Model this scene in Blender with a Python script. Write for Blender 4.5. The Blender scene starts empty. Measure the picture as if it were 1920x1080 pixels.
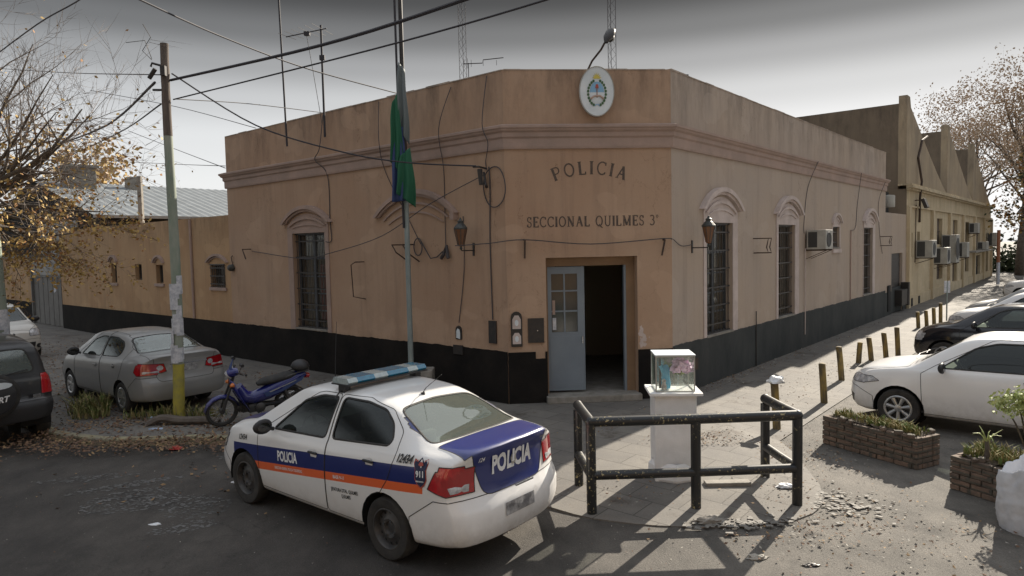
import bpy, bmesh, math, random
import numpy as np
from mathutils import Vector, Matrix
from mathutils.bvhtree import BVHTree
R = math.radians
SC = bpy.context.scene
COL = SC.collection

# ---------------------------------------------------------------- camera
CAM_H = 2.9
_p, _r = R(3.36), R(1.24)
_f = Vector((0, math.cos(_p), -math.sin(_p))); _x = Vector((1, 0, 0)); _u = _x.cross(_f)
_R = _x*math.cos(_r) - _u*math.sin(_r); _U = _u*math.cos(_r) + _x*math.sin(_r)
cam = bpy.data.cameras.new('camera'); camo = bpy.data.objects.new('camera', cam); COL.objects.link(camo)
m4 = Matrix((( _R.x, _U.x, -_f.x, 0), (_R.y, _U.y, -_f.y, 0), (_R.z, _U.z, -_f.z, CAM_H), (0, 0, 0, 1)))
camo.matrix_world = m4
cam.sensor_width = 36; cam.lens = 1296/1920*36; cam.clip_end = 2000; cam.clip_start = .05
SC.camera = camo

# ---------------------------------------------------------------- light
SUN_AZ, SUN_EL = 37.0, 28.5
w = bpy.data.worlds.new('World'); SC.world = w; w.use_nodes = True
nt = w.node_tree; nt.nodes.clear()
N = nt.nodes.new; L = nt.links.new
out = N('ShaderNodeOutputWorld'); bg = N('ShaderNodeBackground'); sky = N('ShaderNodeTexSky')
sky.sky_type = 'NISHITA'; sky.sun_disc = False; sky.sun_elevation = R(SUN_EL); sky.sun_rotation = R(SUN_AZ)
sky.dust_density = 2.0; sky.air_density = 1.0; sky.ozone_density = 1.0
hsv = N('ShaderNodeHueSaturation'); hsv.inputs['Saturation'].default_value = .48
tc = N('ShaderNodeTexCoord'); sep = N('ShaderNodeSeparateXYZ'); rmp = N('ShaderNodeValToRGB')
L(tc.outputs['Generated'], sep.inputs[0]); L(sep.outputs['Z'], rmp.inputs[0])
el = rmp.color_ramp.elements
stops = [(0.0, .42), (.085, .43), (.15, .39), (.20, .30), (.245, .19), (.285, .10), (.33, .042), (.40, .06), (.55, .38), (1.0, .58)]
while len(el) < len(stops): el.new(.5)
for e, (p, v) in zip(el, stops):
    e.position = p; e.color = (v, v, v, 1)
rmp.color_ramp.interpolation = 'EASE'
mx = N('ShaderNodeMix'); mx.data_type = 'RGBA'; mx.blend_type = 'MULTIPLY'; mx.inputs['Factor'].default_value = 1
# soft shoulder on the sky's brightness: c / (c + K), so that haze round the sun does not burn out
va = N('ShaderNodeVectorMath'); va.operation = 'ADD'; va.inputs[1].default_value = (1.2, 1.2, 1.2)
vd = N('ShaderNodeVectorMath'); vd.operation = 'DIVIDE'; vs_ = N('ShaderNodeVectorMath'); vs_.operation = 'SCALE'; vs_.inputs['Scale'].default_value = 12.0
L(sky.outputs[0], hsv.inputs['Color']); L(hsv.outputs[0], va.inputs[0]); L(hsv.outputs[0], vd.inputs[0]); L(va.outputs[0], vd.inputs[1]); L(vd.outputs[0], vs_.inputs[0])
L(vs_.outputs[0], mx.inputs['A']); L(rmp.outputs[0], mx.inputs['B'])
L(mx.outputs['Result'], bg.inputs['Color']); L(bg.outputs[0], out.inputs[0])
bg.inputs['Strength'].default_value = .10
sd = bpy.data.lights.new('sun', 'SUN'); sd.energy = 4.6; sd.angle = R(.5); sd.color = (1, .90, .76)
so = bpy.data.objects.new('sun', sd); COL.objects.link(so)
SUNV = Vector((math.sin(R(SUN_AZ))*math.cos(R(SUN_EL)), math.cos(R(SUN_AZ))*math.cos(R(SUN_EL)), math.sin(R(SUN_EL))))
so.rotation_euler = SUNV.to_track_quat('Z', 'Y').to_euler()
SC.view_settings.view_transform = 'Standard'; SC.view_settings.look = 'None'; SC.view_settings.gamma = 1
SC.view_settings.exposure = 1.08

# ---------------------------------------------------------------- materials
MT = {}
def mat(name, col, rough=.7, metal=0, var=None, vs=3.0, bump=0, bs=40, spec=.5, coat=0, rvar=0, trans=0, emit=None, thr=(.35, .65), coord='Object', det=6, stretch=None):
    """plain Principled material; var = second colour mixed in by noise"""
    if name in MT: return MT[name]
    m = bpy.data.materials.new(name); m.use_nodes = True; MT[name] = m
    t = m.node_tree; b = t.nodes['Principled BSDF']; n = t.nodes.new; l = t.links.new
    b.inputs['Base Color'].default_value = (*col, 1); b.inputs['Roughness'].default_value = rough
    b.inputs['Metallic'].default_value = metal; b.inputs['Specular IOR Level'].default_value = spec
    b.inputs['Coat Weight'].default_value = coat; b.inputs['Coat Roughness'].default_value = .04
    if trans: b.inputs['Transmission Weight'].default_value = trans; b.inputs['IOR'].default_value = 1.1
    if emit: b.inputs['Emission Color'].default_value = (*emit, 1); b.inputs['Emission Strength'].default_value = 1
    if var or bump:
        c = n('ShaderNodeTexCoord'); src = c.outputs[coord]
        if stretch:
            mp = n('ShaderNodeMapping'); mp.inputs['Scale'].default_value = stretch; l(src, mp.inputs[0]); src = mp.outputs[0]
    if var:
        z = n('ShaderNodeTexNoise'); z.inputs['Scale'].default_value = vs; z.inputs['Detail'].default_value = det; z.inputs['Roughness'].default_value = .65
        l(src, z.inputs['Vector'])
        r = n('ShaderNodeValToRGB'); r.color_ramp.elements[0].position = thr[0]; r.color_ramp.elements[1].position = thr[1]
        r.color_ramp.elements[0].color = (*col, 1); r.color_ramp.elements[1].color = (*var, 1)
        l(z.outputs['Fac'], r.inputs[0]); l(r.outputs[0], b.inputs['Base Color'])
        if rvar:
            mr = n('ShaderNodeMapRange'); mr.inputs['To Min'].default_value = rough; mr.inputs['To Max'].default_value = rough+rvar
            l(z.outputs['Fac'], mr.inputs['Value']); l(mr.outputs[0], b.inputs['Roughness'])
    if bump:
        z2 = n('ShaderNodeTexNoise'); z2.inputs['Scale'].default_value = bs; z2.inputs['Detail'].default_value = 5
        l(src, z2.inputs['Vector']); bp = n('ShaderNodeBump'); bp.inputs['Strength'].default_value = bump; bp.inputs['Distance'].default_value = .02
        l(z2.outputs['Fac'], bp.inputs['Height']); l(bp.outputs[0], b.inputs['Normal'])
    return m

class G:
    """tiny node-graph helper"""
    def __init__(s, name, rough=.8):
        s.m = bpy.data.materials.new(name); s.m.use_nodes = True; MT[name] = s.m
        s.t = s.m.node_tree; s.b = s.t.nodes['Principled BSDF']; s.b.inputs['Roughness'].default_value = rough
        s.tc = s.t.nodes.new('ShaderNodeTexCoord'); s.P = s.tc.outputs['Object']
    def L(s, a, b): s.t.links.new(a, b)
    def mapping(s, scale=(1,1,1), rot=(0,0,0), loc=(0,0,0), src=None):
        n = s.t.nodes.new('ShaderNodeMapping'); n.inputs['Scale'].default_value = scale; n.inputs['Rotation'].default_value = rot; n.inputs['Location'].default_value = loc
        s.L(src or s.P, n.inputs[0]); return n.outputs[0]
    def noise(s, scale, detail=6, rough=.6, src=None, dist=0):
        n = s.t.nodes.new('ShaderNodeTexNoise'); n.inputs['Scale'].default_value = scale; n.inputs['Detail'].default_value = detail
        n.inputs['Roughness'].default_value = rough; n.inputs['Distortion'].default_value = dist; s.L(src or s.P, n.inputs['Vector']); return n.outputs['Fac']
    def ramp(s, fac, a, b, ca=(0,0,0), cb=(1,1,1)):
        n = s.t.nodes.new('ShaderNodeValToRGB'); e = n.color_ramp.elements; e[0].position = a; e[1].position = b
        e[0].color = (*ca, 1); e[1].color = (*cb, 1); s.L(fac, n.inputs[0]); return n.outputs[0]
    def mix(s, fac, a, b, mode='MIX'):
        n = s.t.nodes.new('ShaderNodeMix'); n.data_type = 'RGBA'; n.blend_type = mode
        for k, v in (('Factor', fac), ('A', a), ('B', b)):
            if isinstance(v, (int, float)): n.inputs[k].default_value = v
            elif isinstance(v, tuple): n.inputs[k].default_value = (*v, 1)
            else: s.L(v, n.inputs[k])
        return n.outputs['Result']
    def math(s, op, a, b=0, c=0):
        n = s.t.nodes.new('ShaderNodeMath'); n.operation = op
        for i, v in enumerate((a, b, c)):
            if isinstance(v, (int, float)): n.inputs[i].default_value = v
            else: s.L(v, n.inputs[i])
        return n.outputs[0]
    def xyz(s, src=None):
        n = s.t.nodes.new('ShaderNodeSeparateXYZ'); s.L(src or s.P, n.inputs[0]); return n.outputs
    def bump(s, h, strength=.3, dist=.02):
        n = s.t.nodes.new('ShaderNodeBump'); n.inputs['Strength'].default_value = strength; n.inputs['Distance'].default_value = dist
        s.L(h, n.inputs['Height']); s.L(n.outputs[0], s.b.inputs['Normal'])
    def color(s, c): s.L(c, s.b.inputs['Base Color']); return s.m

def stucco(name, base, second, stain, zdirty=5.2, top=6.0, pale=None):
    g = G(name, .92)
    c = g.mix(g.ramp(g.noise(.55, 5), .35, .68), base, second)
    streak = g.noise(1.0, 6, .7, g.mapping((2.6, 2.6, .22)))
    c = g.mix(g.math('MULTIPLY', g.ramp(streak, .50, .78), .42), c, stain)
    z = g.xyz()[2]
    hi = g.t.nodes.new('ShaderNodeMapRange'); hi.inputs['From Min'].default_value = zdirty-.5; hi.inputs['From Max'].default_value = top; g.L(z, hi.inputs['Value'])
    gr = g.noise(1.5, 7, .75, g.mapping((1.6, 1.6, .45)))
    f = g.math('MULTIPLY', g.ramp(gr, .42, .72), hi.outputs[0])
    c = g.mix(g.math('MULTIPLY', f, .75), c, tuple(x*.42 for x in stain))
    # low damp band with flaking just above the dado
    lo = g.t.nodes.new('ShaderNodeMapRange'); lo.inputs['From Min'].default_value = 1.9; lo.inputs['From Max'].default_value = 1.0; g.L(z, lo.inputs['Value'])
    f2 = g.math('MULTIPLY', g.ramp(g.noise(1.2, 6, .7), .5, .62), lo.outputs[0])
    c = g.mix(g.math('MULTIPLY', f2, .4), c, pale or tuple(min(1, x*1.35) for x in second))
    sp = g.ramp(g.noise(9, 8, .8), .30, .42, (.72, .72, .72), (1, 1, 1)); c = g.mix(.6, c, sp, 'MULTIPLY')
    ck = g.ramp(g.math('ABSOLUTE', g.math('SUBTRACT', g.noise(.8, 6, .6, g.mapping((1.6, 1.6, .9), loc=(7, 1, 3)), .5), .5)), .0008, .0035, (.5, .46, .42), (1, 1, 1))
    c = g.mix(g.math('MULTIPLY', g.ramp(g.noise(.6, 3, .5, g.mapping(loc=(2, 9, 1))), .48, .60), .75), c, g.mix(1.0, c, ck, 'MULTIPLY'))
    drip = g.ramp(g.noise(1.0, 7, .75, g.mapping((7, 7, .16), loc=(3, 3, 3))), .56, .72); c = g.mix(g.math('MULTIPLY', drip, .28), c, tuple(x*.8 for x in stain))
    rp_ = g.ramp(g.noise(.9, 2, .4, g.mapping((1, 1, 1.3), loc=(11, 5, 2))), .625, .635); c = g.mix(g.math('MULTIPLY', rp_, .32), c, tuple(x*1.18 for x in second))
    g.bump(g.noise(14, 8, .7), .35, .015)
    return g.color(c)
stucco('wall_orange', (.38, .25, .168), (.425, .298, .21), (.19, .135, .105))
stucco('wall_pale', (.415, .33, .26), (.385, .32, .27), (.22, .185, .16))
stucco('wall_lane', (.39, .24, .13), (.44, .295, .17), (.18, .12, .075), 3.5, 4.0)
mat('moulding', (.39, .285, .24), .9, var=(.31, .235, .20), vs=2.2, bump=.2)
mat('surround_pale', (.56, .48, .45), .9, var=(.44, .37, .34), vs=3, bump=.15)
mat('dado_black', (.007, .0065, .0065), .85, var=(.018, .015, .013), vs=1.4, bump=.3, bs=12, spec=.2)
mat('dado_grey', (.036, .041, .043), .85, spec=.25, var=(.062, .066, .065), vs=1.6, bump=.2, bs=12, stretch=(1, 1, .5))
mat('roof_grey', (.16, .15, .14), .9, var=(.10, .10, .10))
mat('dark_void', (.012, .012, .012), .9)
mat('interior_wall', (.30, .26, .21), .9)
mat('black_iron', (.018, .017, .018), .5, var=(.035, .028, .024), vs=12)
mat('rust_iron', (.035, .022, .016), .7, var=(.07, .04, .025), vs=15)
mat('window_glass', (.03, .035, .035), .12, var=(.05, .045, .035), vs=1.5, spec=.4)
mat('curtain', (.20, .15, .105), .9, var=(.11, .085, .065), vs=3, stretch=(3, 3, .3))
mat('shutter', (.075, .055, .04), .8, var=(.13, .10, .07), vs=5, stretch=(5, 5, .2))
mat('door_grey', (.19, .23, .27), .5, var=(.16, .195, .235), vs=2)
mat('glass_car', (.016, .019, .018), .04, spec=.75)
mat('rubber', (.02, .02, .02), .75, var=(.035, .033, .03), vs=10)
mat('tyre', (.022, .021, .02), .85, var=(.045, .042, .038), vs=8)
mat('black_plastic', (.025, .025, .027), .5)
mat('chrome', (.55, .56, .58), .2, 1)
mat('alloy', (.50, .51, .52), .3, .8)
mat('steel_rim', (.05, .05, .052), .5, .3, var=(.09, .085, .08), vs=9)
mat('red_lens', (.48, .014, .02), .10, spec=.7, coat=.8, var=(.30, .008, .012), vs=3, thr=(.45, .55))
mat('clear_lens', (.60, .60, .62), .12, spec=.7, coat=.6, var=(.25, .26, .28), vs=18)
mat('amber_lens', (.6, .16, .02), .15, coat=.5)
mat('white_letter', (.72, .73, .74), .5)
mat('black_letter', (.03, .03, .03), .6)
mat('wall_letter', (.085, .066, .055), .85, var=(.16, .11, .085), vs=14, thr=(.45, .75))
mat('plate_white', (.5, .5, .5), .5, var=(.12, .12, .13), vs=8)
mat('concrete', (.20, .185, .16), .9, var=(.30, .28, .25), vs=6, bump=.3)
mat('white_pillar', (.80, .80, .80), .7, var=(.66, .66, .65), vs=2.5, bump=.1)
mat('yellow_post', (.27, .19, .06), .8, var=(.10, .08, .05), vs=9, thr=(.40, .6), stretch=(1, 1, .35))
mat('yellow_paint', (.42, .36, .05), .7, var=(.30, .27, .08), vs=8)
mat('post_wood', (.15, .12, .10), .9, var=(.085, .07, .06), vs=10, stretch=(2, 2, .2), bump=.3)
mat('post_green', (.20, .25, .20), .8, var=(.30, .32, .27), vs=6, stretch=(1, 1, .3))
mat('paper', (.60, .61, .64), .8, var=(.38, .40, .45), vs=16, thr=(.40, .62))
mat('rail_paint', (.010, .012, .014), .42, var=(.016, .016, .017), vs=5, coat=.15)
mat('wire', (.03, .028, .035), .7)
mat('wire_thin', (.06, .055, .06), .7)
mat('ac_white', (.42, .41, .37), .6, var=(.32, .31, .28), vs=4)
mat('ac_grille', (.05, .05, .05), .6)
mat('lamp_green', (.035, .038, .038), .5, var=(.06, .065, .06), vs=10)
mat('lamp_amber', (.20, .085, .03), .35, var=(.13, .06, .03), vs=8)
mat('galvanised', (.28, .33, .33), .6, .2, var=(.20, .24, .24), vs=7, stretch=(1, 1, .3))
mat('bark', (.075, .06, .05), .9, var=(.13, .11, .09), vs=6, bump=.4)
mat('twig', (.17, .14, .12), .9)
mat('soil', (.06, .045, .032), .95, var=(.10, .08, .055), vs=12, bump=.5)
mat('leaf_yellow', (.46, .32, .10), .7, var=(.33, .22, .08), vs=2.5)
mat('leaf_brown', (.32, .235, .165), .8, var=(.42, .32, .22), vs=1.3)
mat('leaf_green', (.13, .22, .04), .7, var=(.26, .30, .08), vs=6)
mat('leaf_dark', (.03, .045, .02), .8, var=(.06, .07, .03), vs=1)
mat('leaf_pale', (.45, .47, .22), .7, var=(.25, .32, .10), vs=12)
mat('corrugated', (.20, .22, .235), .65, .1, var=(.14, .155, .165), vs=2)
mat('gate_metal', (.16, .155, .145), .6, var=(.11, .105, .10), vs=2)
mat('sheet_grey', (.33, .33, .32), .7, var=(.26, .26, .25), vs=2)
mat('sign_white', (.70, .75, .78), .45, var=(.58, .64, .68), vs=4)
mat('navy', (.015, .02, .06), .5); mat('sky_blue', (.22, .42, .62), .5); mat('sun_yellow', (.60, .50, .10), .5); mat('laurel', (.06, .13, .06), .6); mat('cap_red', (.40, .08, .06), .6)
mat('skin_tone', (.45, .33, .27), .6)
mat('flag_green', (.01, .10, .05), .7); mat('flag_blue', (.035, .06, .17), .7); mat('flag_grey', (.13, .155, .16), .7)
mat('fabric_bag', (.60, .61, .64), .75, var=(.46, .48, .52), vs=4, bump=.5, bs=9)
mat('plastic_bag', (.70, .72, .74), .5)
mat('litter_red', (.45, .05, .04), .6); mat('litter_blue', (.30, .38, .50), .6)
def thin_glass(name, tint, refl=.08, haze=.0, hc=(.3, .35, .33)):
    m = bpy.data.materials.new(name); m.use_nodes = True; MT[name] = m; t = m.node_tree; t.nodes.clear(); n = t.nodes.new; l = t.links.new
    o = n('ShaderNodeOutputMaterial'); tr = n('ShaderNodeBsdfTransparent'); tr.inputs[0].default_value = (*tint, 1); gl = n('ShaderNodeBsdfGlossy'); gl.inputs['Roughness'].default_value = .03; gl.inputs['Color'].default_value = (.9, .95, .95, 1)
    fr = n('ShaderNodeLayerWeight'); fr.inputs[0].default_value = .5; pw = n('ShaderNodeMath'); pw.operation = 'POWER'; pw.inputs[1].default_value = 3.5; l(fr.outputs['Facing'], pw.inputs[0]); ad = n('ShaderNodeMath'); ad.operation = 'MULTIPLY_ADD'; ad.inputs[1].default_value = .75; ad.inputs[2].default_value = refl; l(pw.outputs[0], ad.inputs[0])
    df = n('ShaderNodeBsdfDiffuse'); df.inputs[0].default_value = (*hc, 1); m1 = n('ShaderNodeMixShader'); m1.inputs[0].default_value = haze; l(tr.outputs[0], m1.inputs[1]); l(df.outputs[0], m1.inputs[2])
    mx_ = n('ShaderNodeMixShader'); l(ad.outputs[0], mx_.inputs[0]); l(m1.outputs[0], mx_.inputs[1]); l(gl.outputs[0], mx_.inputs[2]); l(mx_.outputs[0], o.inputs[0]); return m
thin_glass('case_glass', (.98, .99, .98), .05, .05, (.8, .85, .78))
thin_glass('car_pane', (.36, .40, .37), .055, .03, (.12, .13, .12)); thin_glass('house_pane', (.75, .78, .76), .05, .10, (.20, .18, .15)); thin_glass('car_pane_sky_sheen', (.55, .62, .56), .14, .20, (.36, .42, .37))  # rear window pane: pale green film in its colour stands in for reflected sky
mat('seat_cloth', (.05, .05, .052), .9, var=(.08, .08, .08), vs=20)
mat('petal', (.70, .46, .68), .7, var=(.85, .65, .80), vs=30); mat('blue_cloth', (.05, .30, .50), .7, var=(.10, .42, .62), vs=20)
mat('figure', (.55, .52, .48), .6, var=(.2, .15, .15), vs=30)
mat('orange_plaster', (.26, .17, .10), .9, var=(.20, .13, .08), vs=1.5)
mat('ceramic', (.30, .12, .06), .7)
mat('cable_orange', (.5, .3, .1), .7)
def inside(g, c):
    ge = g.t.nodes.new('ShaderNodeNewGeometry'); return g.mix(ge.outputs['Backfacing'], c, (.03, .03, .032))
def paint(name, c, rough=.28, dirt=.0, dc=(.25, .22, .18)):
    g = G(name, rough); g.b.inputs['Coat Weight'].default_value = .5; g.b.inputs['Coat Roughness'].default_value = .06
    z = g.xyz()[2]
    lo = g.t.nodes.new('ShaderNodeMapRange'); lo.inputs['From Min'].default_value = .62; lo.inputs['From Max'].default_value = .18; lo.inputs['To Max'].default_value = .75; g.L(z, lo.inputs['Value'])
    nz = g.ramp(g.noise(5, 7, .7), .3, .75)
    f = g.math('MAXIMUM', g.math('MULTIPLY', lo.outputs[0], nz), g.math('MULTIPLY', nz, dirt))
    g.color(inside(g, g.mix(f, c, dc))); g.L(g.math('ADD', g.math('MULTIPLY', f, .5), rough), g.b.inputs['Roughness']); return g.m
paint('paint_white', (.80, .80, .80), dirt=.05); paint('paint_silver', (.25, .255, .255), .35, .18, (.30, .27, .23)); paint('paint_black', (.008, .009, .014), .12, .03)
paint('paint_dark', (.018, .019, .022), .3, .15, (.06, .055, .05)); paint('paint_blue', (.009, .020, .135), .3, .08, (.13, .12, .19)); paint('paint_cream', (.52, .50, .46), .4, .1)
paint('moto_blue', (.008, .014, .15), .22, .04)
def livery():
    g = G('livery', .28); g.b.inputs['Coat Weight'].default_value = .5; g.b.inputs['Coat Roughness'].default_value = .06
    X, Y, Z = g.xyz()
    top = g.math('MULTIPLY_ADD', X, -.086, .826); mid = g.math('MULTIPLY_ADD', X, -.097, .655); bot = g.math('MULTIPLY_ADD', X, -.100, .570)
    lim = g.math('MULTIPLY', g.math('LESS_THAN', X, 1.46), g.math('GREATER_THAN', X, -1.74))
    side = g.math('GREATER_THAN', g.math('ABSOLUTE', Y), .52); lim = g.math('MULTIPLY', lim, side)
    bl = g.math('MULTIPLY', g.math('MULTIPLY', g.math('LESS_THAN', Z, top), g.math('GREATER_THAN', Z, mid)), lim)
    lim2 = g.math('MULTIPLY', lim, g.math('LESS_THAN', X, 1.05))
    orr = g.math('MULTIPLY', g.math('MULTIPLY', g.math('LESS_THAN', Z, mid), g.math('GREATER_THAN', Z, bot)), lim2)
    nz = g.ramp(g.noise(5, 7, .7), .3, .75)
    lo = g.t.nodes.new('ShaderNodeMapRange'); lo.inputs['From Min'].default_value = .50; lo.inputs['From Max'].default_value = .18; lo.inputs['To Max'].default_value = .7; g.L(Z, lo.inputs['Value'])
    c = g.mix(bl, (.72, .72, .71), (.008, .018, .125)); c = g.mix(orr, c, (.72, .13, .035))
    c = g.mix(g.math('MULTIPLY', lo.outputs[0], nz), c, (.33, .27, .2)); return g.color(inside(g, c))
livery()

def ground_mats():
    # asphalt: dark, patched, with worn paint and lighter dust
    g = G('asphalt', .88)
    c = g.mix(g.ramp(g.noise(.35, 6), .38, .66), (.050, .045, .041), (.088, .079, .070))
    X, Y, Z = g.xyz()
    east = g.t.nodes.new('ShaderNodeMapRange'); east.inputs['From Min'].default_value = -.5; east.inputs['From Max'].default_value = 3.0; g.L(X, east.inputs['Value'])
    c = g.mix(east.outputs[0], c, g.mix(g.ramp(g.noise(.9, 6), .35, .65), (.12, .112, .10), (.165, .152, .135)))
    grain = g.ramp(g.noise(60, 4, .8), .35, .7, (.55, .55, .55), (1.25, 1.25, 1.25)); c = g.mix(.8, c, grain, 'MULTIPLY')
    c = g.mix(.75, c, g.ramp(g.noise(2.6, 8, .75, g.mapping((1, .55, 1), (0, 0, R(40)))), .34, .62, (.60, .60, .60), (1.28, 1.27, 1.24)), 'MULTIPLY')
    c = g.mix(g.math('MULTIPLY', g.ramp(g.noise(.9, 4, .6, g.mapping(loc=(3, 7, 0))), .60, .70), .6), c, (.020, .019, .018))
    spot = g.ramp(g.noise(16, 3, .5), .70, .74); c = g.mix(g.math('MULTIPLY', spot, .5), c, (.20, .19, .17))
    v = g.noise(1.1, 5, .6, dist=.4); crack = g.ramp(g.math('ABSOLUTE', g.math('SUBTRACT', v, .5)), .0015, .006, (.45, .45, .45), (1, 1, 1))
    c = g.mix(g.math('MULTIPLY', g.ramp(g.noise(.5, 3), .5, .6), .7), c, g.mix(1.0, c, crack, 'MULTIPLY'))
    g.bump(g.noise(45, 6, .8), .7, .02); g.color(c)
    # pavement of square tiles laid along the right-hand facade
    g = G('pavement_tiles', .85)
    P = g.mapping((1, 1, 1), (0, 0, R(40.3)))
    br = g.t.nodes.new('ShaderNodeTexBrick'); br.offset = .5; br.inputs['Scale'].default_value = 1; br.inputs['Brick Width'].default_value = .62; br.inputs['Row Height'].default_value = .42
    br.inputs['Mortar Size'].default_value = .007; br.inputs['Color1'].default_value = (.145, .136, .125, 1); br.inputs['Color2'].default_value = (.178, .168, .153, 1); br.inputs['Mortar'].default_value = (.085, .079, .070, 1)
    g.L(P, br.inputs['Vector'])
    c = g.mix(.75, br.outputs['Color'], g.ramp(g.noise(1.3, 7, .7), .3, .7, (.62, .62, .64), (1.2, 1.17, 1.1)), 'MULTIPLY')
    c = g.mix(g.ramp(g.noise(.8, 8, .75, g.mapping(loc=(5, 2, 0))), .56, .66), c, (.075, .062, .05))
    grain = g.ramp(g.noise(70, 4, .8), .35, .7, (.75, .75, .75), (1.15, 1.15, 1.15)); c = g.mix(.8, c, grain, 'MULTIPLY')
    g.bump(g.mix(.5, br.outputs['Fac'], g.noise(30, 6, .8)), .35, .02); g.color(c)
    g = G('kerb_paint', .85); c = g.mix(g.ramp(g.noise(4, 6, .7), .4, .6), (.30, .27, .16), (.19, .17, .13)); g.color(c)
    g = G('brickwork', .9)
    P = g.mapping((1, 1, 1))
    br = g.t.nodes.new('ShaderNodeTexBrick'); br.inputs['Scale'].default_value = 1; br.inputs['Brick Width'].default_value = .24; br.inputs['Row Height'].default_value = .075
    br.inputs['Mortar Size'].default_value = .012; br.inputs['Color1'].default_value = (.19, .13, .10, 1); br.inputs['Color2'].default_value = (.13, .10, .08, 1); br.inputs['Mortar'].default_value = (.10, .09, .075, 1)
    X, Y, Z = g.xyz(P); cx = g.t.nodes.new('ShaderNodeCombineXYZ'); g.L(g.math('ADD', X, Y), cx.inputs[0]); g.L(Z, cx.inputs[1])
    g.L(cx.outputs[0], br.inputs['Vector'])
    c = g.mix(.8, br.outputs['Color'], g.ramp(g.noise(8, 7, .7), .3, .7, (.5, .5, .5), (1.35, 1.3, 1.2)), 'MULTIPLY')
    g.bump(g.mix(.6, br.outputs['Fac'], g.noise(20, 5)), .8, .02); g.color(c)
ground_mats()
def chipped():
    g = G('rail_chipped', .45); g.b.inputs['Coat Weight'].default_value = .2
    n = g.noise(34, 3, .6); n2 = g.noise(2.2, 4)
    f = g.math('MULTIPLY', g.ramp(n, .60, .63), g.ramp(n2, .47, .60))
    g.color(g.mix(f, (.010, .012, .014), (.40, .34, .18)))
chipped()

# ---------------------------------------------------------------- object helpers
def tag(o, label=None, cat=None, group=None, kind=None):
    for k, v in (('label', label), ('category', cat), ('group', group), ('kind', kind)):
        if v: o[k] = v
    return o
def thing(name, label, cat, loc=(0, 0, 0), rz=0, group=None):
    o = bpy.data.objects.new(name, None); COL.objects.link(o); o.location = loc; o.rotation_euler = (0, 0, rz); o.empty_display_size = .2
    return tag(o, label, cat, group)
def link(name, me, parent=None):
    o = bpy.data.objects.new(name, me); COL.objects.link(o)
    if parent: o.parent = parent
    return o
def copy_tree(o, parent=None):
    c = o.copy(); COL.objects.link(c); c.parent = parent
    for ch in list(o.children): copy_tree(ch, c)
    return c

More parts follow.
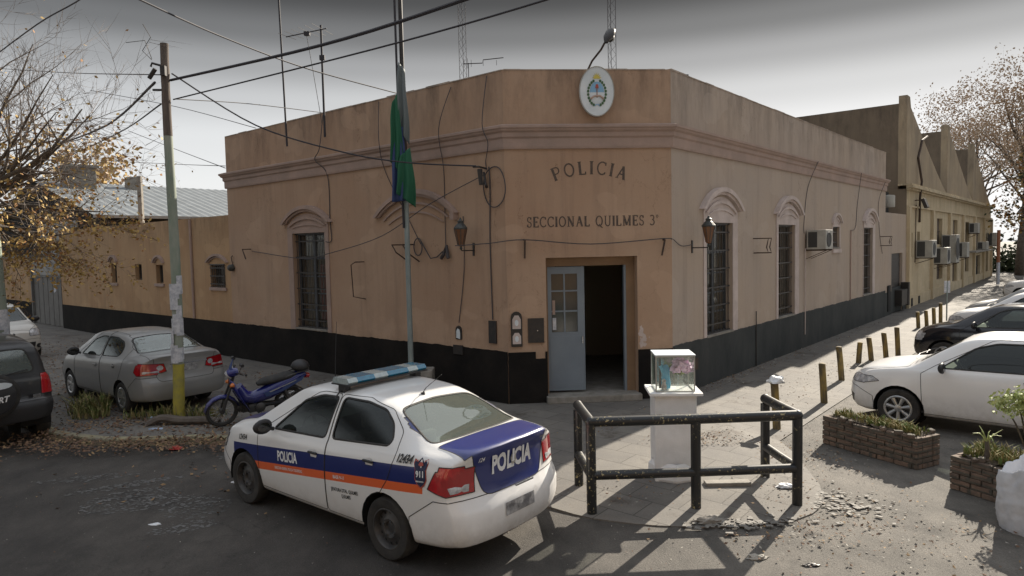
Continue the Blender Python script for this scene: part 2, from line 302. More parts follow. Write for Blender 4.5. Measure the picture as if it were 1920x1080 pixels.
class MB:
    """mesh builder; every shape takes an optional frame matrix"""
    def __init__(s, M=None): s.v = []; s.f = []; s.mi = []; s.M = M or Matrix.Identity(4); s.mats = []
    def m(s, name):
        if name is None: return 0
        if name not in s.mats: s.mats.append(name)
        return s.mats.index(name)
    def add(s, vs, fs, mt=None, M=None):
        M = M or s.M; b = len(s.v); k = s.m(mt)
        s.v += [tuple(M @ Vector(v)) for v in vs]; s.f += [tuple(b+i for i in f) for f in fs]; s.mi += [k]*len(fs); return s
    def box(s, x0, x1, y0, y1, z0, z1, mt=None, M=None, bev=0):
        if x0 > x1: x0, x1 = x1, x0
        if y0 > y1: y0, y1 = y1, y0
        if z0 > z1: z0, z1 = z1, z0
        if bev:
            bm = bmesh.new(); bmesh.ops.create_cube(bm, size=1)
            for v in bm.verts: v.co = Vector(((x0+x1)/2+v.co.x*(x1-x0), (y0+y1)/2+v.co.y*(y1-y0), (z0+z1)/2+v.co.z*(z1-z0)))
            bmesh.ops.bevel(bm, geom=bm.edges[:], offset=bev, segments=2, affect='EDGES', profile=.6)
            bm.verts.index_update()
            vs = [tuple(v.co) for v in bm.verts]; fs = [[v.index for v in f.verts] for f in bm.faces]; bm.free()
            return s.add(vs, fs, mt, M)
        v = [(x, y, z) for z in (z0, z1) for y in (y0, y1) for x in (x0, x1)]
        return s.add(v, [(0, 2, 3, 1), (4, 5, 7, 6), (0, 1, 5, 4), (2, 6, 7, 3), (0, 4, 6, 2), (1, 3, 7, 5)], mt, M)
    def tube(s, pts, r, n=8, mt=None, M=None, cap=True, flat=1):
        pts = [Vector(p) for p in pts]; rs = r if isinstance(r, (list, tuple)) else [r]*len(pts)
        vs = []; fs = []; prev = None
        for i, p in enumerate(pts):
            t = (pts[min(i+1, len(pts)-1)]-pts[max(i-1, 0)])
            t = t.normalized() if t.length > 1e-9 else Vector((0, 0, 1))
            if prev is None: a = Vector((0, 0, 1)).cross(t) if abs(t.z) < .9 else Vector((1, 0, 0)).cross(t)
            else: a = prev - t*prev.dot(t)
            a.normalize(); prev = a; b = t.cross(a)
            for k in range(n):
                q = 2*math.pi*k/n + (math.pi/4 if n == 4 else 0); vs.append(p+(a*math.cos(q)+b*math.sin(q)*flat)*rs[i])
        for i in range(len(pts)-1):
            for k in range(n): fs.append((i*n+k, i*n+(k+1) % n, (i+1)*n+(k+1) % n, (i+1)*n+k))
        if cap: fs += [tuple(range(n))[::-1], tuple((len(pts)-1)*n+k for k in range(n))]
        return s.add(vs, fs, mt, M)
    def lathe(s, prof, n=16, mt=None, M=None, axis='z', close=False):
        vs = []; fs = []; m = len(prof)
        for k in range(n):
            q = 2*math.pi*k/n; c, d = math.cos(q), math.sin(q)
            for r, h in prof: vs.append((r*c, r*d, h) if axis == 'z' else (r*c, h, r*d))
        for k in range(n):
            for i in range(m if close else m-1):
                j = (i+1) % m; k2 = (k+1) % n
                fs.append((k*m+i, k2*m+i, k2*m+j, k*m+j))
        return s.add(vs, fs, mt, M)
    def prism(s, poly, y0, y1, mt=None, M=None):
        """poly in (x,z), extruded along y"""
        n = len(poly); vs = [(x, y0, z) for x, z in poly]+[(x, y1, z) for x, z in poly]
        fs = [tuple(range(n)), tuple(range(2*n-1, n-1, -1))]+[(i, (i+1) % n, n+(i+1) % n, n+i) for i in range(n)]
        return s.add(vs, fs, mt, M)
    def build(s, name, mt, parent=None, smooth=False, origin=None, angle=40):
        me = bpy.data.meshes.new(name); off = Vector(origin) if origin else Vector((0, 0, 0))
        me.from_pydata([tuple(Vector(v)-off) for v in s.v], [], s.f)
        names = s.mats if s.mats else [mt]
        for q in names: me.materials.append(MT[q or mt])
        if s.mats:
            for p, k in zip(me.polygons, s.mi): p.material_index = k
        bm = bmesh.new(); bm.from_mesh(me); bmesh.ops.remove_doubles(bm, verts=bm.verts, dist=1e-5)
        bmesh.ops.recalc_face_normals(bm, faces=bm.faces); bm.to_mesh(me); bm.free()
        if smooth:
            me.polygons.foreach_set('use_smooth', [True]*len(me.polygons)); me.set_sharp_from_angle(angle=R(angle))
        o = link(name, me, parent)
        if origin: o.location = off
        return o

def az(a): return Vector((math.sin(R(a)), math.cos(R(a)), 0))
def frame(P0, d, outn):
    return Matrix(((d.x, outn.x, 0, P0[0]), (d.y, outn.y, 0, P0[1]), (d.z, outn.z, 1, 0), (0, 0, 0, 1)))
cR = Vector((2.9015, 12.4977, 0)); cL = Vector((-.0893, 12.2518, 0))
dR, dC, dL = az(40.3), az(85.3), az(-49.7)
nR = Vector((dR.y, -dR.x, 0)); nC = Vector((dC.y, -dC.x, 0)); nL = Vector((-dL.y, dL.x, 0))
FR, FC, FL = frame(cR, dR, nR), frame(cL, dC, nC), frame(cL, dL, nL)   # local (along, outward, up)
CW = 3.0009

# ---------------------------------------------------------------- ground
KE = [(-60, 67.2), (-30.0, 41.6), (-14.5, 16.97), (-10.6, 13.66), (-8.6, 11.95), (-7.88, 11.33), (-7.45, 10.98), (-6.98, 10.72), (-6.24, 10.46), (-5.43, 10.44), (-4.5, 10.45), (-3.2, 10.1), (-1.6, 9.1), (-.2, 8.0), (.6, 7.3), (1.43, 6.95), (2.34, 6.9), (3.0, 7.1), (3.45, 7.6), (3.7, 8.6), (3.85, 9.9)]
KE = KE[2:]
def _cr(P, n):
    P = [Vector((x, y, 0)) for x, y in P]; o = []
    for i in range(len(P)-1):
        p0, p1, p2, p3 = P[max(0, i-1)], P[i], P[i+1], P[min(len(P)-1, i+2)]
        for k in range(n):
            t = k/n; o.append(.5*((2*p1)+(p2-p0)*t+(2*p0-5*p1+4*p2-p3)*t*t+(3*p1-p0-3*p2+p3)*t**3))
    return o+[P[-1]]
_re = random.Random(3)
KE = [(p.x+_re.uniform(-.025, .025)*(p.x > -.5), p.y+_re.uniform(-.025, .025)*(p.x > -.5)) for p in _cr(KE, 4)]
far = cR + dR*75 + nR*2.4
near = cR + dR*.5 + nR*2.4
def kerb_h(x, y):
    """pavement height: 10 cm, ramping down to the road around the corner"""
    return .1
line = [Vector((cL + dL*60 + nL*5.7).to_tuple())] + [Vector((x, y, 0)) for x, y in KE] + [near, far]
def pav_top(i): 
    p = line[i]
    t = min(1, max(0, (p.x+1.5)/2.2)); return .1*(1-t)+.014*t
def setting():
    m = MB(); S = 400; NQ = 24
    m.add([(-S, -S, 0), (S, -S, 0), (S, S, 0), (-S, S, 0)], [(0, 1, 2, 3)])
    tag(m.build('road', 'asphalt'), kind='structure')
    inner = [cL + dL*60 - nL*1.5, cL - nL*.5, cR - nR*.5 - nC*.2, cR + dR*75 - nR*1.5]
    # pavement sheet: outer line -> offset band -> building
    m = MB(); vs = []; fs = []
    n = len(line)
    def toward(p, k):
        q = Vector((1.2, 14.5, 0)) if k is None else k
        return q
    rows = []
    for i, p in enumerate(line):
        if i == 0: q = inner[0]
        elif i == n-1: q = inner[3]
        else:
            t = (p - cL).dot(dL); s_ = (p - cR).dot(dR)
            if t > 1.0: q = cL + dL*t - nL*.5
            elif s_ > 0.2: q = cR + dR*s_ - nR*.5
            else: q = cL.lerp(cR, min(1, max(0, (p.x+3.4)/7.3))) - nC*.5
        z = pav_top(i); row = []
        L_ = (q-p).length
        for d_ in (0, .02, .3, .7, 1.2, 2.0): row.append((p.lerp(q, min(1, d_/L_)), z + (.1-z)*min(1, d_/2.0)))
        row.append((q, .1)); rows.append(row)
    for row in rows:
        vs.append((row[0][0].x, row[0][0].y, -.02))
        for p, z in row: vs.append((p.x, p.y, z))
    k = len(rows[0])+1
    for i in range(n-1):
        for j in range(k-1): fs.append((i*k+j, (i+1)*k+j, (i+1)*k+j+1, i*k+j+1))
    m.add(vs, fs); tag(m.build('pavement', 'pavement_tiles', smooth=True, angle=30), kind='structure')
    # painted kerb on the left street corner
    m = MB(); vs = []; fs = []
    pts = [p for p in line if p.x < -.6]
    for i, p in enumerate(pts):
        t = (pts[min(i+1, len(pts)-1)]-pts[max(i-1, 0)]).normalized(); o_ = Vector((t.y, -t.x, 0)); o_ = o_ if o_.dot(Vector((0, -1, 0))) > 0 else -o_
        zt = pav_top(i)+.012
        for a, z in ((.05, -.01), (.05, zt-.02), (.03, zt), (-.10, zt), (-.11, zt-.03)): vs.append((p.x+o_.x*a, p.y+o_.y*a, z))
    for i in range(len(pts)-1):
        for j in range(4): fs.append((i*5+j, (i+1)*5+j, (i+1)*5+j+1, i*5+j+1))
    m.add(vs, fs); tag(m.build('kerb', 'kerb_paint'), kind='structure')
setting()
def gz(x, y):
    """approximate walking height"""
    p = Vector((x, y, 0))
    if (p-cR).dot(nR) < 2.4 and (p-cR).dot(dR) > .5: return .1
    if (p-cL).dot(nL) < 5.6 and (p-cL).dot(dL) > 3: return .1
    if y > 9.4 and x < 3.4: return .1
    if y > 7.3 and 0 < x < 3.4: return .05
    return 0.0

# worn white paint remains on the asphalt
def paint_patch(name, cx, cy, rx, ry, ang, dens, seed, label):
    rnd = random.Random(seed); m = MB()
    for i in range(dens):
        a = rnd.uniform(0, 6.28); q = rnd.random()**.5
        x = math.cos(a)*rx*q; y = math.sin(a)*ry*q; c, s = math.cos(ang), math.sin(ang)
        X, Y = cx+x*c-y*s, cy+x*s+y*c; k = rnd.randint(5, 8); r0 = rnd.uniform(.006, .03); b = rnd.uniform(0, 6)
        el_ = rnd.uniform(.3, 1); vs = [(X+math.cos(b+6.283*j/k)*r0*rnd.uniform(.6, 1.2), Y+math.sin(b+6.283*j/k)*r0*el_*rnd.uniform(.6, 1.2), .004+i*1e-6) for j in range(k)]
        m.add(vs, [tuple(range(k))])
    tag(m.build(name, 'old_paint'), kind='structure')
mat('old_paint', (.095, .092, .088), .85, var=(.145, .142, .137), vs=2)
mat('tile_bits', (.22, .21, .19), .8, var=(.15, .14, .125), vs=9)
for q in [(-4.55, 8.05, .55, .42, .3, 120), (-3.4, 9.55, .9, .25, -.25, 150), (-3.7, 7.8, .35, .45, .9, 70), (-5.6, 8.9, .6, .15, .2, 50), (-3.55, 7.2, .35, .15, .4, 30), (-4.9, 8.6, .7, .12, .5, 60)]:
    paint_patch('road_marking', *q[:5], q[5]*4, int(q[0]*10) & 99, '')

# ---------------------------------------------------------------- vehicles
def pchip(tab, x):
    xs = np.array([p[0] for p in tab], float); ys = np.array([p[1] for p in tab], float)
    h = np.diff(xs); dl = np.diff(ys)/h; mth = np.zeros_like(xs)
    for i in range(1, len(xs)-1):
        if dl[i-1]*dl[i] > 0:
            w1, w2 = 2*h[i]+h[i-1], h[i]+2*h[i-1]; mth[i] = (w1+w2)/(w1/dl[i-1]+w2/dl[i])
    mth[0], mth[-1] = dl[0], dl[-1]
    i = np.clip(np.searchsorted(xs, x)-1, 0, len(xs)-2); t = np.clip((x-xs[i])/h[i], 0, 1)
    return ys[i]*(1+2*t)*(1-t)**2 + h[i]*mth[i]*t*(1-t)**2 + ys[i+1]*t*t*(3-2*t) + h[i]*mth[i+1]*t*t*(t-1)
def rnd_poly(P, r=.04, n=3):
    out = []; k = len(P); rr = r if isinstance(r, (list, tuple)) else [r]*k
    for i in range(k):
        a, b, c = Vector(P[i-1]), Vector(P[i]), Vector(P[(i+1) % k]); u = (a-b); v = (c-b); q = rr[i]
        if q <= 0: out.append(tuple(b)); continue
        q = min(q, u.length*.45, v.length*.45); p0 = b+u.normalized()*q; p1 = b+v.normalized()*q
        for j in range(n+1):
            t = j/n; out.append(tuple((1-t)**2*p0+2*t*(1-t)*b+t*t*p1))
    return out
def body_bm(st, dx=.045):
    xr, xf = st['x']; nx = int((xf-xr)/dx)
    xs = np.linspace(xr, xf, nx+1)
    top, edg, sh, plan = st['top'], st['edge'], st['belt'], st['plan']
    offr, offf = st['rear_off'], st['front_off']; bow = st.get('bow', .13)
    def section(x):
        W = float(pchip(plan, x)); zt = float(pchip(top, x)); ew = float(pchip(edg, x)); zs = float(pchip(sh, x)); zb = float(pchip(st['bottom'], x))
        crown = float(pchip(st['crown'], x)) if 'crown' in st else .05
        ze = zt-crown; zs = min(zs, ze-.012)
        P = [(0, zb), (.78*W, zb), (.93*W, zb+.03), (.975*W, zb+.12), (1.0*W, (zb+zs)*.5+.02), (.99*W, zs-.13), (.955*W, zs-.03), (.925*W, zs+.004)]
        a = Vector((.925*W, zs)); b = Vector((min(ew, .90*W), ze)); nrm = .012
        P += [tuple(a.lerp(b, .33)+Vector((nrm, 0))), tuple(a.lerp(b, .66)+Vector((nrm, 0))), tuple(b), (b.x*.88, zt-crown*.30), (b.x*.55, zt-crown*.08), (0, zt)]
        return P
    def shape(Q):
        # light rounding by corner subdivision
        o = [Q[0]]
        for i in range(1, len(Q)-1):
            a, b, c = Vector(Q[i-1]), Vector(Q[i]), Vector(Q[i+1]); k = min(.5, 1)
            o.append(tuple(b.lerp(a, .25))); o.append(tuple(b.lerp(c, .25)))
        o.append(Q[-1]); return o
    def tabl(tab, z): return float(pchip(tab, min(max(z, tab[0][0]), tab[-1][0])))
    vs = []; rows = []
    for x in xs:
        Q = shape(shape(section(x)))
        wr = max(0, 1-(x-xr)/.32)**1.5; wf = max(0, 1-(xf-x)/.45)**1.5
        W = float(pchip(plan, x)); row = []
        full = [(-y, z) for y, z in Q[::-1]][:-1]+Q if False else Q
        for y, z in Q:
            k = (abs(y)/max(W, .01))
            xx = x + wr*(tabl(offr, z)+bow*k**3) + wf*(tabl(offf, z)-bow*1.5*k**2.5)
            row.append((xx, y, z))
        rows.append(row)
    bm = bmesh.new(); grid = []
    for row in rows:
        l = [bm.verts.new(p) for p in row]
        r = [l[0]]+[bm.verts.new((p[0], -p[1], p[2])) for p in row[1:-1]]+[l[-1]]
        grid.append((l, r))
    nn = len(rows[0])
    for i in range(len(rows)-1):
        for s_ in (0, 1):
            A, B = grid[i][s_], grid[i+1][s_]
            for j in range(nn-1):
                f = (A[j], B[j], B[j+1], A[j+1]) if s_ == 0 else (A[j], A[j+1], B[j+1], B[j])
                try: bm.faces.new(f)
                except ValueError: pass
    # end caps with a horizontal grid
    for e, x, wgt in ((0, xr, 'r'), (len(rows)-1, xf, 'f')):
        l, r = grid[e]; M_ = 12; W = float(pchip(plan, x)); lines = []
        for j in range(nn):
            yl, z = rows[e][j][1], rows[e][j][2]
            if j == 0 or j == nn-1: lines.append([l[j]]*(M_+1)); continue
            ln = [l[j]]
            for q in range(1, M_):
                y = yl*(1-2*q/M_); k = abs(y)/W
                xx = x + (tabl(offr, z)+bow*k**3 if wgt == 'r' else tabl(offf, z)-bow*1.5*k**2.5)
                ln.append(bm.verts.new((xx, y, z)))
            ln.append(r[j]); lines.append(ln)
        for j in range(nn-1):
            for q in range(M_):
                vsq = []
                for v in (lines[j][q], lines[j][q+1], lines[j+1][q+1], lines[j+1][q]):
                    if v not in vsq: vsq.append(v)
                if len(vsq) > 2:
                    try: bm.faces.new(vsq)
                    except ValueError: pass
    bmesh.ops.recalc_face_normals(bm, faces=bm.faces)
    return bm
AX = {'xz': (0, 2, 1), 'xy': (0, 1, 2), 'yz': (1, 2, 0)}
def cut_region(bm, lay, idn, poly, plane, pred):
    a, b, c = AX[plane]; pts = [Vector(p) for p in poly]
    area = sum(pts[i-1].x*pts[i].y-pts[i].x*pts[i-1].y for i in range(len(pts)))
    if area < 0: pts = pts[::-1]
    lo = (min(p.x for p in pts)-.14, min(p.y for p in pts)-.14); hi = (max(p.x for p in pts)+.14, max(p.y for p in pts)+.14)
    n = len(pts)
    def cand():
        o = []
        for f in bm.faces:
            if f[lay]: continue
            ce = f.calc_center_median()
            if lo[0] < ce[a] < hi[0] and lo[1] < ce[b] < hi[1] and pred(ce, f.normal): o.append(f)
        return o
    cf = cand()
    for i in range(n):
        p, q = pts[i], pts[(i+1) % n]; d = q-p
        if d.length < 1e-6: continue
        no = [0, 0, 0]; no[a] = d.y; no[b] = -d.x; co = [0, 0, 0]; co[a] = p.x; co[b] = p.y
        cf = [f for f in cf if f.is_valid]
        ed = {e for f in cf for e in f.edges}; vv = {v for f in cf for v in f.verts}
        r = bmesh.ops.bisect_plane(bm, geom=cf+list(ed)+list(vv), dist=1e-5, plane_co=co, plane_no=no)
        new = [g for g in r['geom'] if isinstance(g, bmesh.types.BMFace)]
        cf = list(set(cf) | set(new)); cf = [f for f in cf if f.is_valid]
        nn = Vector((d.y, -d.x))   # drop what lies outside this edge
        cf = [f for f in cf if (Vector((f.calc_center_median()[a], f.calc_center_median()[b]))-p).dot(nn) < 1e-5]
    for f in cf: f[lay] = idn
def split_out(bm, lay, idn, name, mt, parent, offset=0, seam=0, seam_mat='rubber'):
    fs = [f for f in bm.faces if f[lay] == idn]
    if not fs: return None
    nb = bmesh.new(); vm = {}
    for f in fs:
        for v in f.verts:
            if v not in vm: vm[v] = nb.verts.new(v.co + v.normal*offset)
        try: nb.faces.new([vm[v] for v in f.verts])
        except ValueError: pass
    for f in nb.faces: f.smooth = True
    if seam:
        nb.normal_update()
        be = [e for e in nb.edges if len(e.link_faces) == 1]
        for e in be:
            f = e.link_faces[0]; a, b = e.verts[0].co.copy(), e.verts[1].co.copy(); t = (b-a)
            if t.length < 1e-6: continue
            t.normalize(); nm = f.normal; s_ = nm.cross(t); up = nm*(-offset if offset < 0 else 0)
            q = [a+s_*seam+up+nm*.0015, a+nm*.004+up, a-s_*seam+up+nm*.0015, b+s_*seam+up+nm*.0015, b+nm*.004+up, b-s_*seam+up+nm*.0015]
            q = [nb.verts.new(x) for x in q]
            for F in ((q[0], q[1], q[4], q[3]), (q[1], q[2], q[5], q[4])):
                g = nb.faces.new(F); g.material_index = 1
    me = bpy.data.meshes.new(name); nb.to_mesh(me); nb.free()
    me.materials.append(MT[mt]); me.materials.append(MT[seam_mat])
    return link(name, me, parent)
def text_mesh(s, size=1, bold=0, xs=1, shear=0):
    cu = bpy.data.curves.new('t', 'FONT'); cu.body = s; cu.size = size; cu.offset = bold; cu.align_x = 'CENTER'; cu.align_y = 'CENTER'; cu.shear = shear; cu.resolution_u = 3
    o = bpy.data.objects.new('t', cu); COL.objects.link(o); dg = bpy.context.evaluated_depsgraph_get()
    me = bpy.data.meshes.new_from_object(o.evaluated_get(dg)); bpy.data.objects.remove(o); bpy.data.curves.remove(cu)
    V = [(v.co.x*xs, v.co.y) for v in me.vertices]; F = [tuple(p.vertices) for p in me.polygons]; bpy.data.meshes.remove(me); return V, F
def decal(bvh, V, F, name, mt, parent, side, c, rot=0, off=.004, to=None, zoff=0):
    """lay a flat drawing on the body: side 'l' (seen from +y) or 'r' rear (seen from -x)"""
    m = MB(); out = []
    for u, v in V:
        u2 = u*math.cos(rot)-v*math.sin(rot); v2 = u*math.sin(rot)+v*math.cos(rot)
        if side == 'l': o, d = Vector((c[0]-u2, 3, c[1]+v2)), Vector((0, -1, 0))
        elif side == 'f': o, d = Vector((4, c[0]+u2, c[1]+v2)), Vector((-1, 0, 0))
        else: o, d = Vector((-4, c[0]-u2, c[1]+v2)), Vector((1, 0, 0))
        h = bvh.ray_cast(o, d)
        p = h[0] if h[0] is not None else o+d*2
        out.append(p-d*off)
    m.add(out, F); return m.build(name, mt, parent)
def wheel(parent, x, y, r, wdt, rim, side):
    M = Matrix.Translation((x, y, r)) @ Matrix.Rotation(0 if side > 0 else math.pi, 4, 'Z')
    h = wdt/2; rr = r*.66
    t = MB(M); t.lathe([(rr, -h*.9), (rr+.02, -h), (r*.93, -h*.98), (r*.985, -h*.78), (r, -h*.4), (r, h*.4), (r*.985, h*.78), (r*.93, h*.98), (rr+.02, h), (rr, h*.9), (rr-.008, h*.6), (rr-.008, -h*.6)], 36, axis='y', close=True)
    ty = t.build('wheel', 'tyre', parent, smooth=True)
    k = MB(M)
    if rim == 'steel':
        k.lathe([(rr, h*.92), (rr-.012, h*.95), (rr-.022, h*.8), (rr*.84, h*.30), (rr*.62, h*.42), (rr*.45, h*.62), (rr*.33, h*.55), (rr*.28, h*.30), (rr*.22, h*.34), (0.0005, h*.36)], 36, 'steel_rim', axis='y')
        for q in range(12):
            a = q*math.pi/6; k.lathe([(0.0005, h*.385), (.015, h*.385)], 8, 'dark_void', M=M @ Matrix.Translation((math.cos(a)*rr*.73, 0, math.sin(a)*rr*.73)), axis='y')
        for q in range(4):
            a = q*math.pi/2+.4; k.tube([(math.cos(a)*rr*.38, h*.5, math.sin(a)*rr*.38), (math.cos(a)*rr*.38, h*.75, math.sin(a)*rr*.38)], .011, 6, 'chrome')
    else:
        n = {'alloy7': 7, 'cap': 6, 'alloy5': 5}[rim]; mt = 'alloy'
        k.lathe([(rr, h*.92), (rr-.014, h*.97), (rr-.026, h*.85), (rr-.03, h*.1), (0.0005, h*.05)], 36, 'steel_rim', axis='y')
        k.lathe([(rr+.002, h*.93), (rr-.014, h*1.0), (rr-.03, h*.93), (rr-.032, h*.8)], 36, mt, axis='y')
        k.lathe([(.06, h*.6), (.055, h*.86), (.03, h*.92), (0.0005, h*.93)], 14, mt, axis='y')
        for q in range(n):
            a = 2*math.pi*q/n+.2; wd = {'alloy7': .030, 'cap': .052, 'alloy5': .04}[rim]
            c_, s_ = math.cos(a), math.sin(a); T = Matrix(((c_, 0, -s_, 0), (0, 1, 0, 0), (s_, 0, c_, 0), (0, 0, 0, 1)))
            P = [(.04, -wd*.55), (rr-.02, -wd), (rr-.02, wd), (.04, wd*.55)]
            vs = [(x_, h*.80-(0 if i in (0, 3) else -.06*h), z_) for i, (x_, z_) in enumerate(P)]+[(x_, h*.3, z_*1.2) for x_, z_ in P]+[(.05, h*.90, 0), (rr-.02, h*.95, 0)]
            k.add(vs, [(0, 1, 9, 8), (8, 9, 2, 3), (0, 4, 5, 1), (3, 2, 6, 7), (1, 5, 6, 2)], mt, M=M @ T)
    k.build('rim', None, ty, smooth=True, angle=35)
def side_pred(s_=0, ymin=.35, nz=.25): return lambda c, n: abs(c.y) > ymin and abs(n.y) > nz
def make_car(name, label, loc, ang, st, group=None):
    root = thing(name, label, st.get('cat', 'car'), loc, ang, group)
    bm = body_bm(st); lay = bm.faces.layers.int.new('part'); bm.faces.ensure_lookup_table()
    bvh = BVHTree.FromBMesh(bm); ids = {}; reg = []
    body, glass = st['paint'], 'car_pane'
    def region(nm, polys, mt, offset=0, seam=.005, sm='rubber', par=None):
        k = len(reg)+2; reg.append((k, nm, mt, offset, seam, sm))
        for poly, plane, pred in polys: cut_region(bm, lay, k, poly, plane, pred)
        return k
    R_ = st['R']; ra = st['Rarch']
    for x in st['axles']:
        cut_region(bm, lay, 1, [(x+ra*math.cos(q*math.pi/12), R_+ra*math.sin(q*math.pi/12)) for q in range(24)], 'xz', lambda c, n: abs(c.y) > .48)
    gl = lambda s_: (lambda c, n: c.y*s_ > .30 and n.y*s_ > .35)
    for s_ in (1, -1):
        for poly in st['windows']: region('window', [(rnd_poly(poly, .05), 'xz', gl(s_))], glass, -.006, st.get('win_seam', .011))
    if st.get('windscreen'): region('windscreen', [(rnd_poly(st['windscreen'], .07), 'xy', lambda c, n: n.z > .15 and n.x > .12 and c.z > st['glass_z'])], glass, -.003, .010)
    if st.get('backlight'): region('rear_window', [(rnd_poly(st['backlight'], .09), st.get('back_plane', 'xy'), (lambda c, n: n.x < -.12 and c.z > st['glass_z'] and abs(n.y) < .8))], st.get('back_glass', glass), -.003, .012)
    for nm, polys, mt in st.get('lights', []):
        for s_ in (1, -1):
            region(nm, [([(s_*a if pl == 'yz' else a, b) for a, b in P], pl, (lambda c, n, k=s_, e=en, L_=pl: c.y*k > (.28 if L_ == 'yz' else .5) and c.x*e > 0 and (abs(n.x) > .3 if L_ == 'yz' else abs(n.y) > .25))) for P, pl, en in polys], mt, .004, .004)
    for nm, P, pl, pr, mt in st.get('extra', []): region(nm, [(P, pl, pr)], mt, 0, .004)
    if st.get('hood'): region('hood', [(rnd_poly(st['hood'], .05), 'xy', lambda c, n: n.z > .3 and c.x > 0)], st.get('hood_paint', body), 0, .004)
    if st.get('lid'): region('boot_lid', [(rnd_poly(st['lid'][0], .03), 'xy', lambda c, n: n.z > .3 and c.x < 0 and c.z > .9), (rnd_poly(st['lid'][1], [.02, .02, .09, .09]), 'yz', lambda c, n: n.x < -.3 and c.x < -1)], st.get('lid_paint', body), 0, .004)
    for s_ in (1, -1):
        for poly in st['doors']: region('door', [(rnd_poly(poly, .04), 'xz', (lambda c, n, k=s_: c.y*k > .3 and n.y*k > .12))], st.get('door_paint', body), 0, .004)
    if st.get('bumpers'):
        for P, sg in st['bumpers']: region('bumper', [(P, 'xz', (lambda c, n, k=sg: c.x*k > 0))], st.get('bumper_paint', body), 0, .004)
    objs = {}
    bm.normal_update()
    split_out(bm, lay, 0, 'body', body, root)
    for k, nm, mt, off, seam, sm in reg:
        o = split_out(bm, lay, k, nm, mt, root, off, seam, sm)
        if o: objs.setdefault(nm, []).append(o)
    bm.free()
    # wheel wells and arches' inner lips, floor
    for x in st['axles']:
        for s_ in (1, -1):
            wl = MB()
            y0, y1 = s_*.42, s_*(st['W']-.035)
            n = 20; vs = []; fs = []
            for q in range(n+1):
                a = -.2+(math.pi+.4)*q/n
                for y in (y0, y1): vs.append((x+ra*1.0*math.cos(a), y, R_+ra*math.sin(a)))
            for q in range(n): fs.append((2*q, 2*q+2, 2*q+3, 2*q+1))
            wl.add(vs, fs); wl.add([(x+ra*math.cos(2*math.pi*q/n), y0, R_+ra*math.sin(2*math.pi*q/n)) for q in range(n)], [tuple(range(n))])
            wl.build('wheel_well', 'dark_void', root)
    for x in st['axles']:
        for s_ in (1, -1): wheel(root, x, s_*(st['W']-.105), R_, st.get('tyre_w', .18), st['rim'], s_)
    # cabin
    sh_ = st.get('cabin', 0); bw = st['W']*.45; m = MB()
    m.box(-1.35+sh_, 1.0+sh_, -st['W']+.1, st['W']-.1, .26, .30); m.build('cabin_floor', 'seat_cloth', root)
    for y in (-bw*.92, bw*.92):
        m = MB(); m.box(-.30+sh_, .22+sh_, y-.24, y+.24, .30, .52, bev=.05); m.prism([(-.22+sh_, .46), (-.34+sh_, .46), (-.52+sh_, 1.02), (-.42+sh_, 1.04)], y-.23, y+.23); m.box(-.56+sh_, -.46+sh_, y-.12, y+.12, 1.07, 1.24, bev=.03); m.box(-.52+sh_, -.50+sh_, y-.02, y+.02, 1.0, 1.08); m.build('seat', 'seat_cloth', root)
    m = MB(); m.box(-1.15+sh_, -.68+sh_, -.62, .62, .30, .56, bev=.05); m.prism([(-1.06+sh_, .5), (-1.18+sh_, .5), (-1.34+sh_, 1.0), (-1.24+sh_, 1.02)], -.62, .62)
    for y in (-.35, .35): m.box(-1.36+sh_, -1.27+sh_, y-.11, y+.11, 1.03, 1.15, bev=.03)
    m.build('rear_seat', 'seat_cloth', root)
    m = MB(); m.prism([(.62+sh_, .55), (.60+sh_, .92), (.72+sh_, .97), (1.04+sh_, .96), (1.04+sh_, .55)], -st['W']+.14, st['W']-.14); m.build('dashboard', 'black_plastic', root)
    m = MB(Matrix.Translation((.46+sh_, bw*.92, .90)) @ Matrix.Rotation(R(-62), 4, 'Y')); m.lathe([(.175, -.012), (.187, 0), (.175, .012), (.163, 0)], 22, close=True); m.box(-.17, .17, -.015, .015, -.01, .01); m.tube([(0, 0, 0), (0, 0, .18)], .02, 6); m.build('steering_wheel', 'black_plastic', root)
    # mirrors
    mx_, my_, mz_ = st['mirror']
    for s_ in (1, -1):
        m = MB(); bm2 = bmesh.new(); bmesh.ops.create_uvsphere(bm2, u_segments=14, v_segments=8, radius=1)
        bm2.verts.index_update()
        m.add([(mx_+v.co.x*.06*(1.0 if v.co.x > 0 else .45), s_*(my_+.085)+v.co.y*.115, mz_+v.co.z*.082*(1-.12*s_*v.co.y)) for v in bm2.verts], [[v.index for v in f.verts] for f in bm2.faces]); bm2.free()
        m.tube([(mx_+.01, s_*(my_-.05), mz_-.05), (mx_, s_*(my_+.04), mz_-.02)], .022, 8)
        mo = m.build('wing_mirror', st.get('mirror_mat', 'black_plastic'), root, smooth=True)
        g = MB(); g.add([(mx_-.026, s_*(my_+.085)+.075*math.cos(a*math.pi/6), mz_+.048*math.sin(a*math.pi/6)) for a in range(12)], [tuple(range(12))]); g.build('mirror_glass', 'glass_car', mo)
    for hx, hz in st['handles']:
        for s_ in (1, -1):
            h = bvh.ray_cast(Vector((hx, s_*3, hz)), Vector((0, -s_, 0)))
            if h[0] is None: continue
            y = h[0].y; m = MB()
            cup = MB(); cup.add([(hx+.055*math.cos(a*math.pi/8), y+s_*.003, hz-.005+.048*math.sin(a*math.pi/8)) for a in range(16)], [tuple(range(16))], st.get('cup', 'black_plastic'))
            cup.box(hx-.07, hx+.07, y+s_*.006, y+s_*.028, hz+.004, hz+.026, st.get('handle_mat', 'black_plastic'), bev=.006); cup.build('door_handle', None, root)
    return root, objs, bvh
W0 = lambda st: st['W']
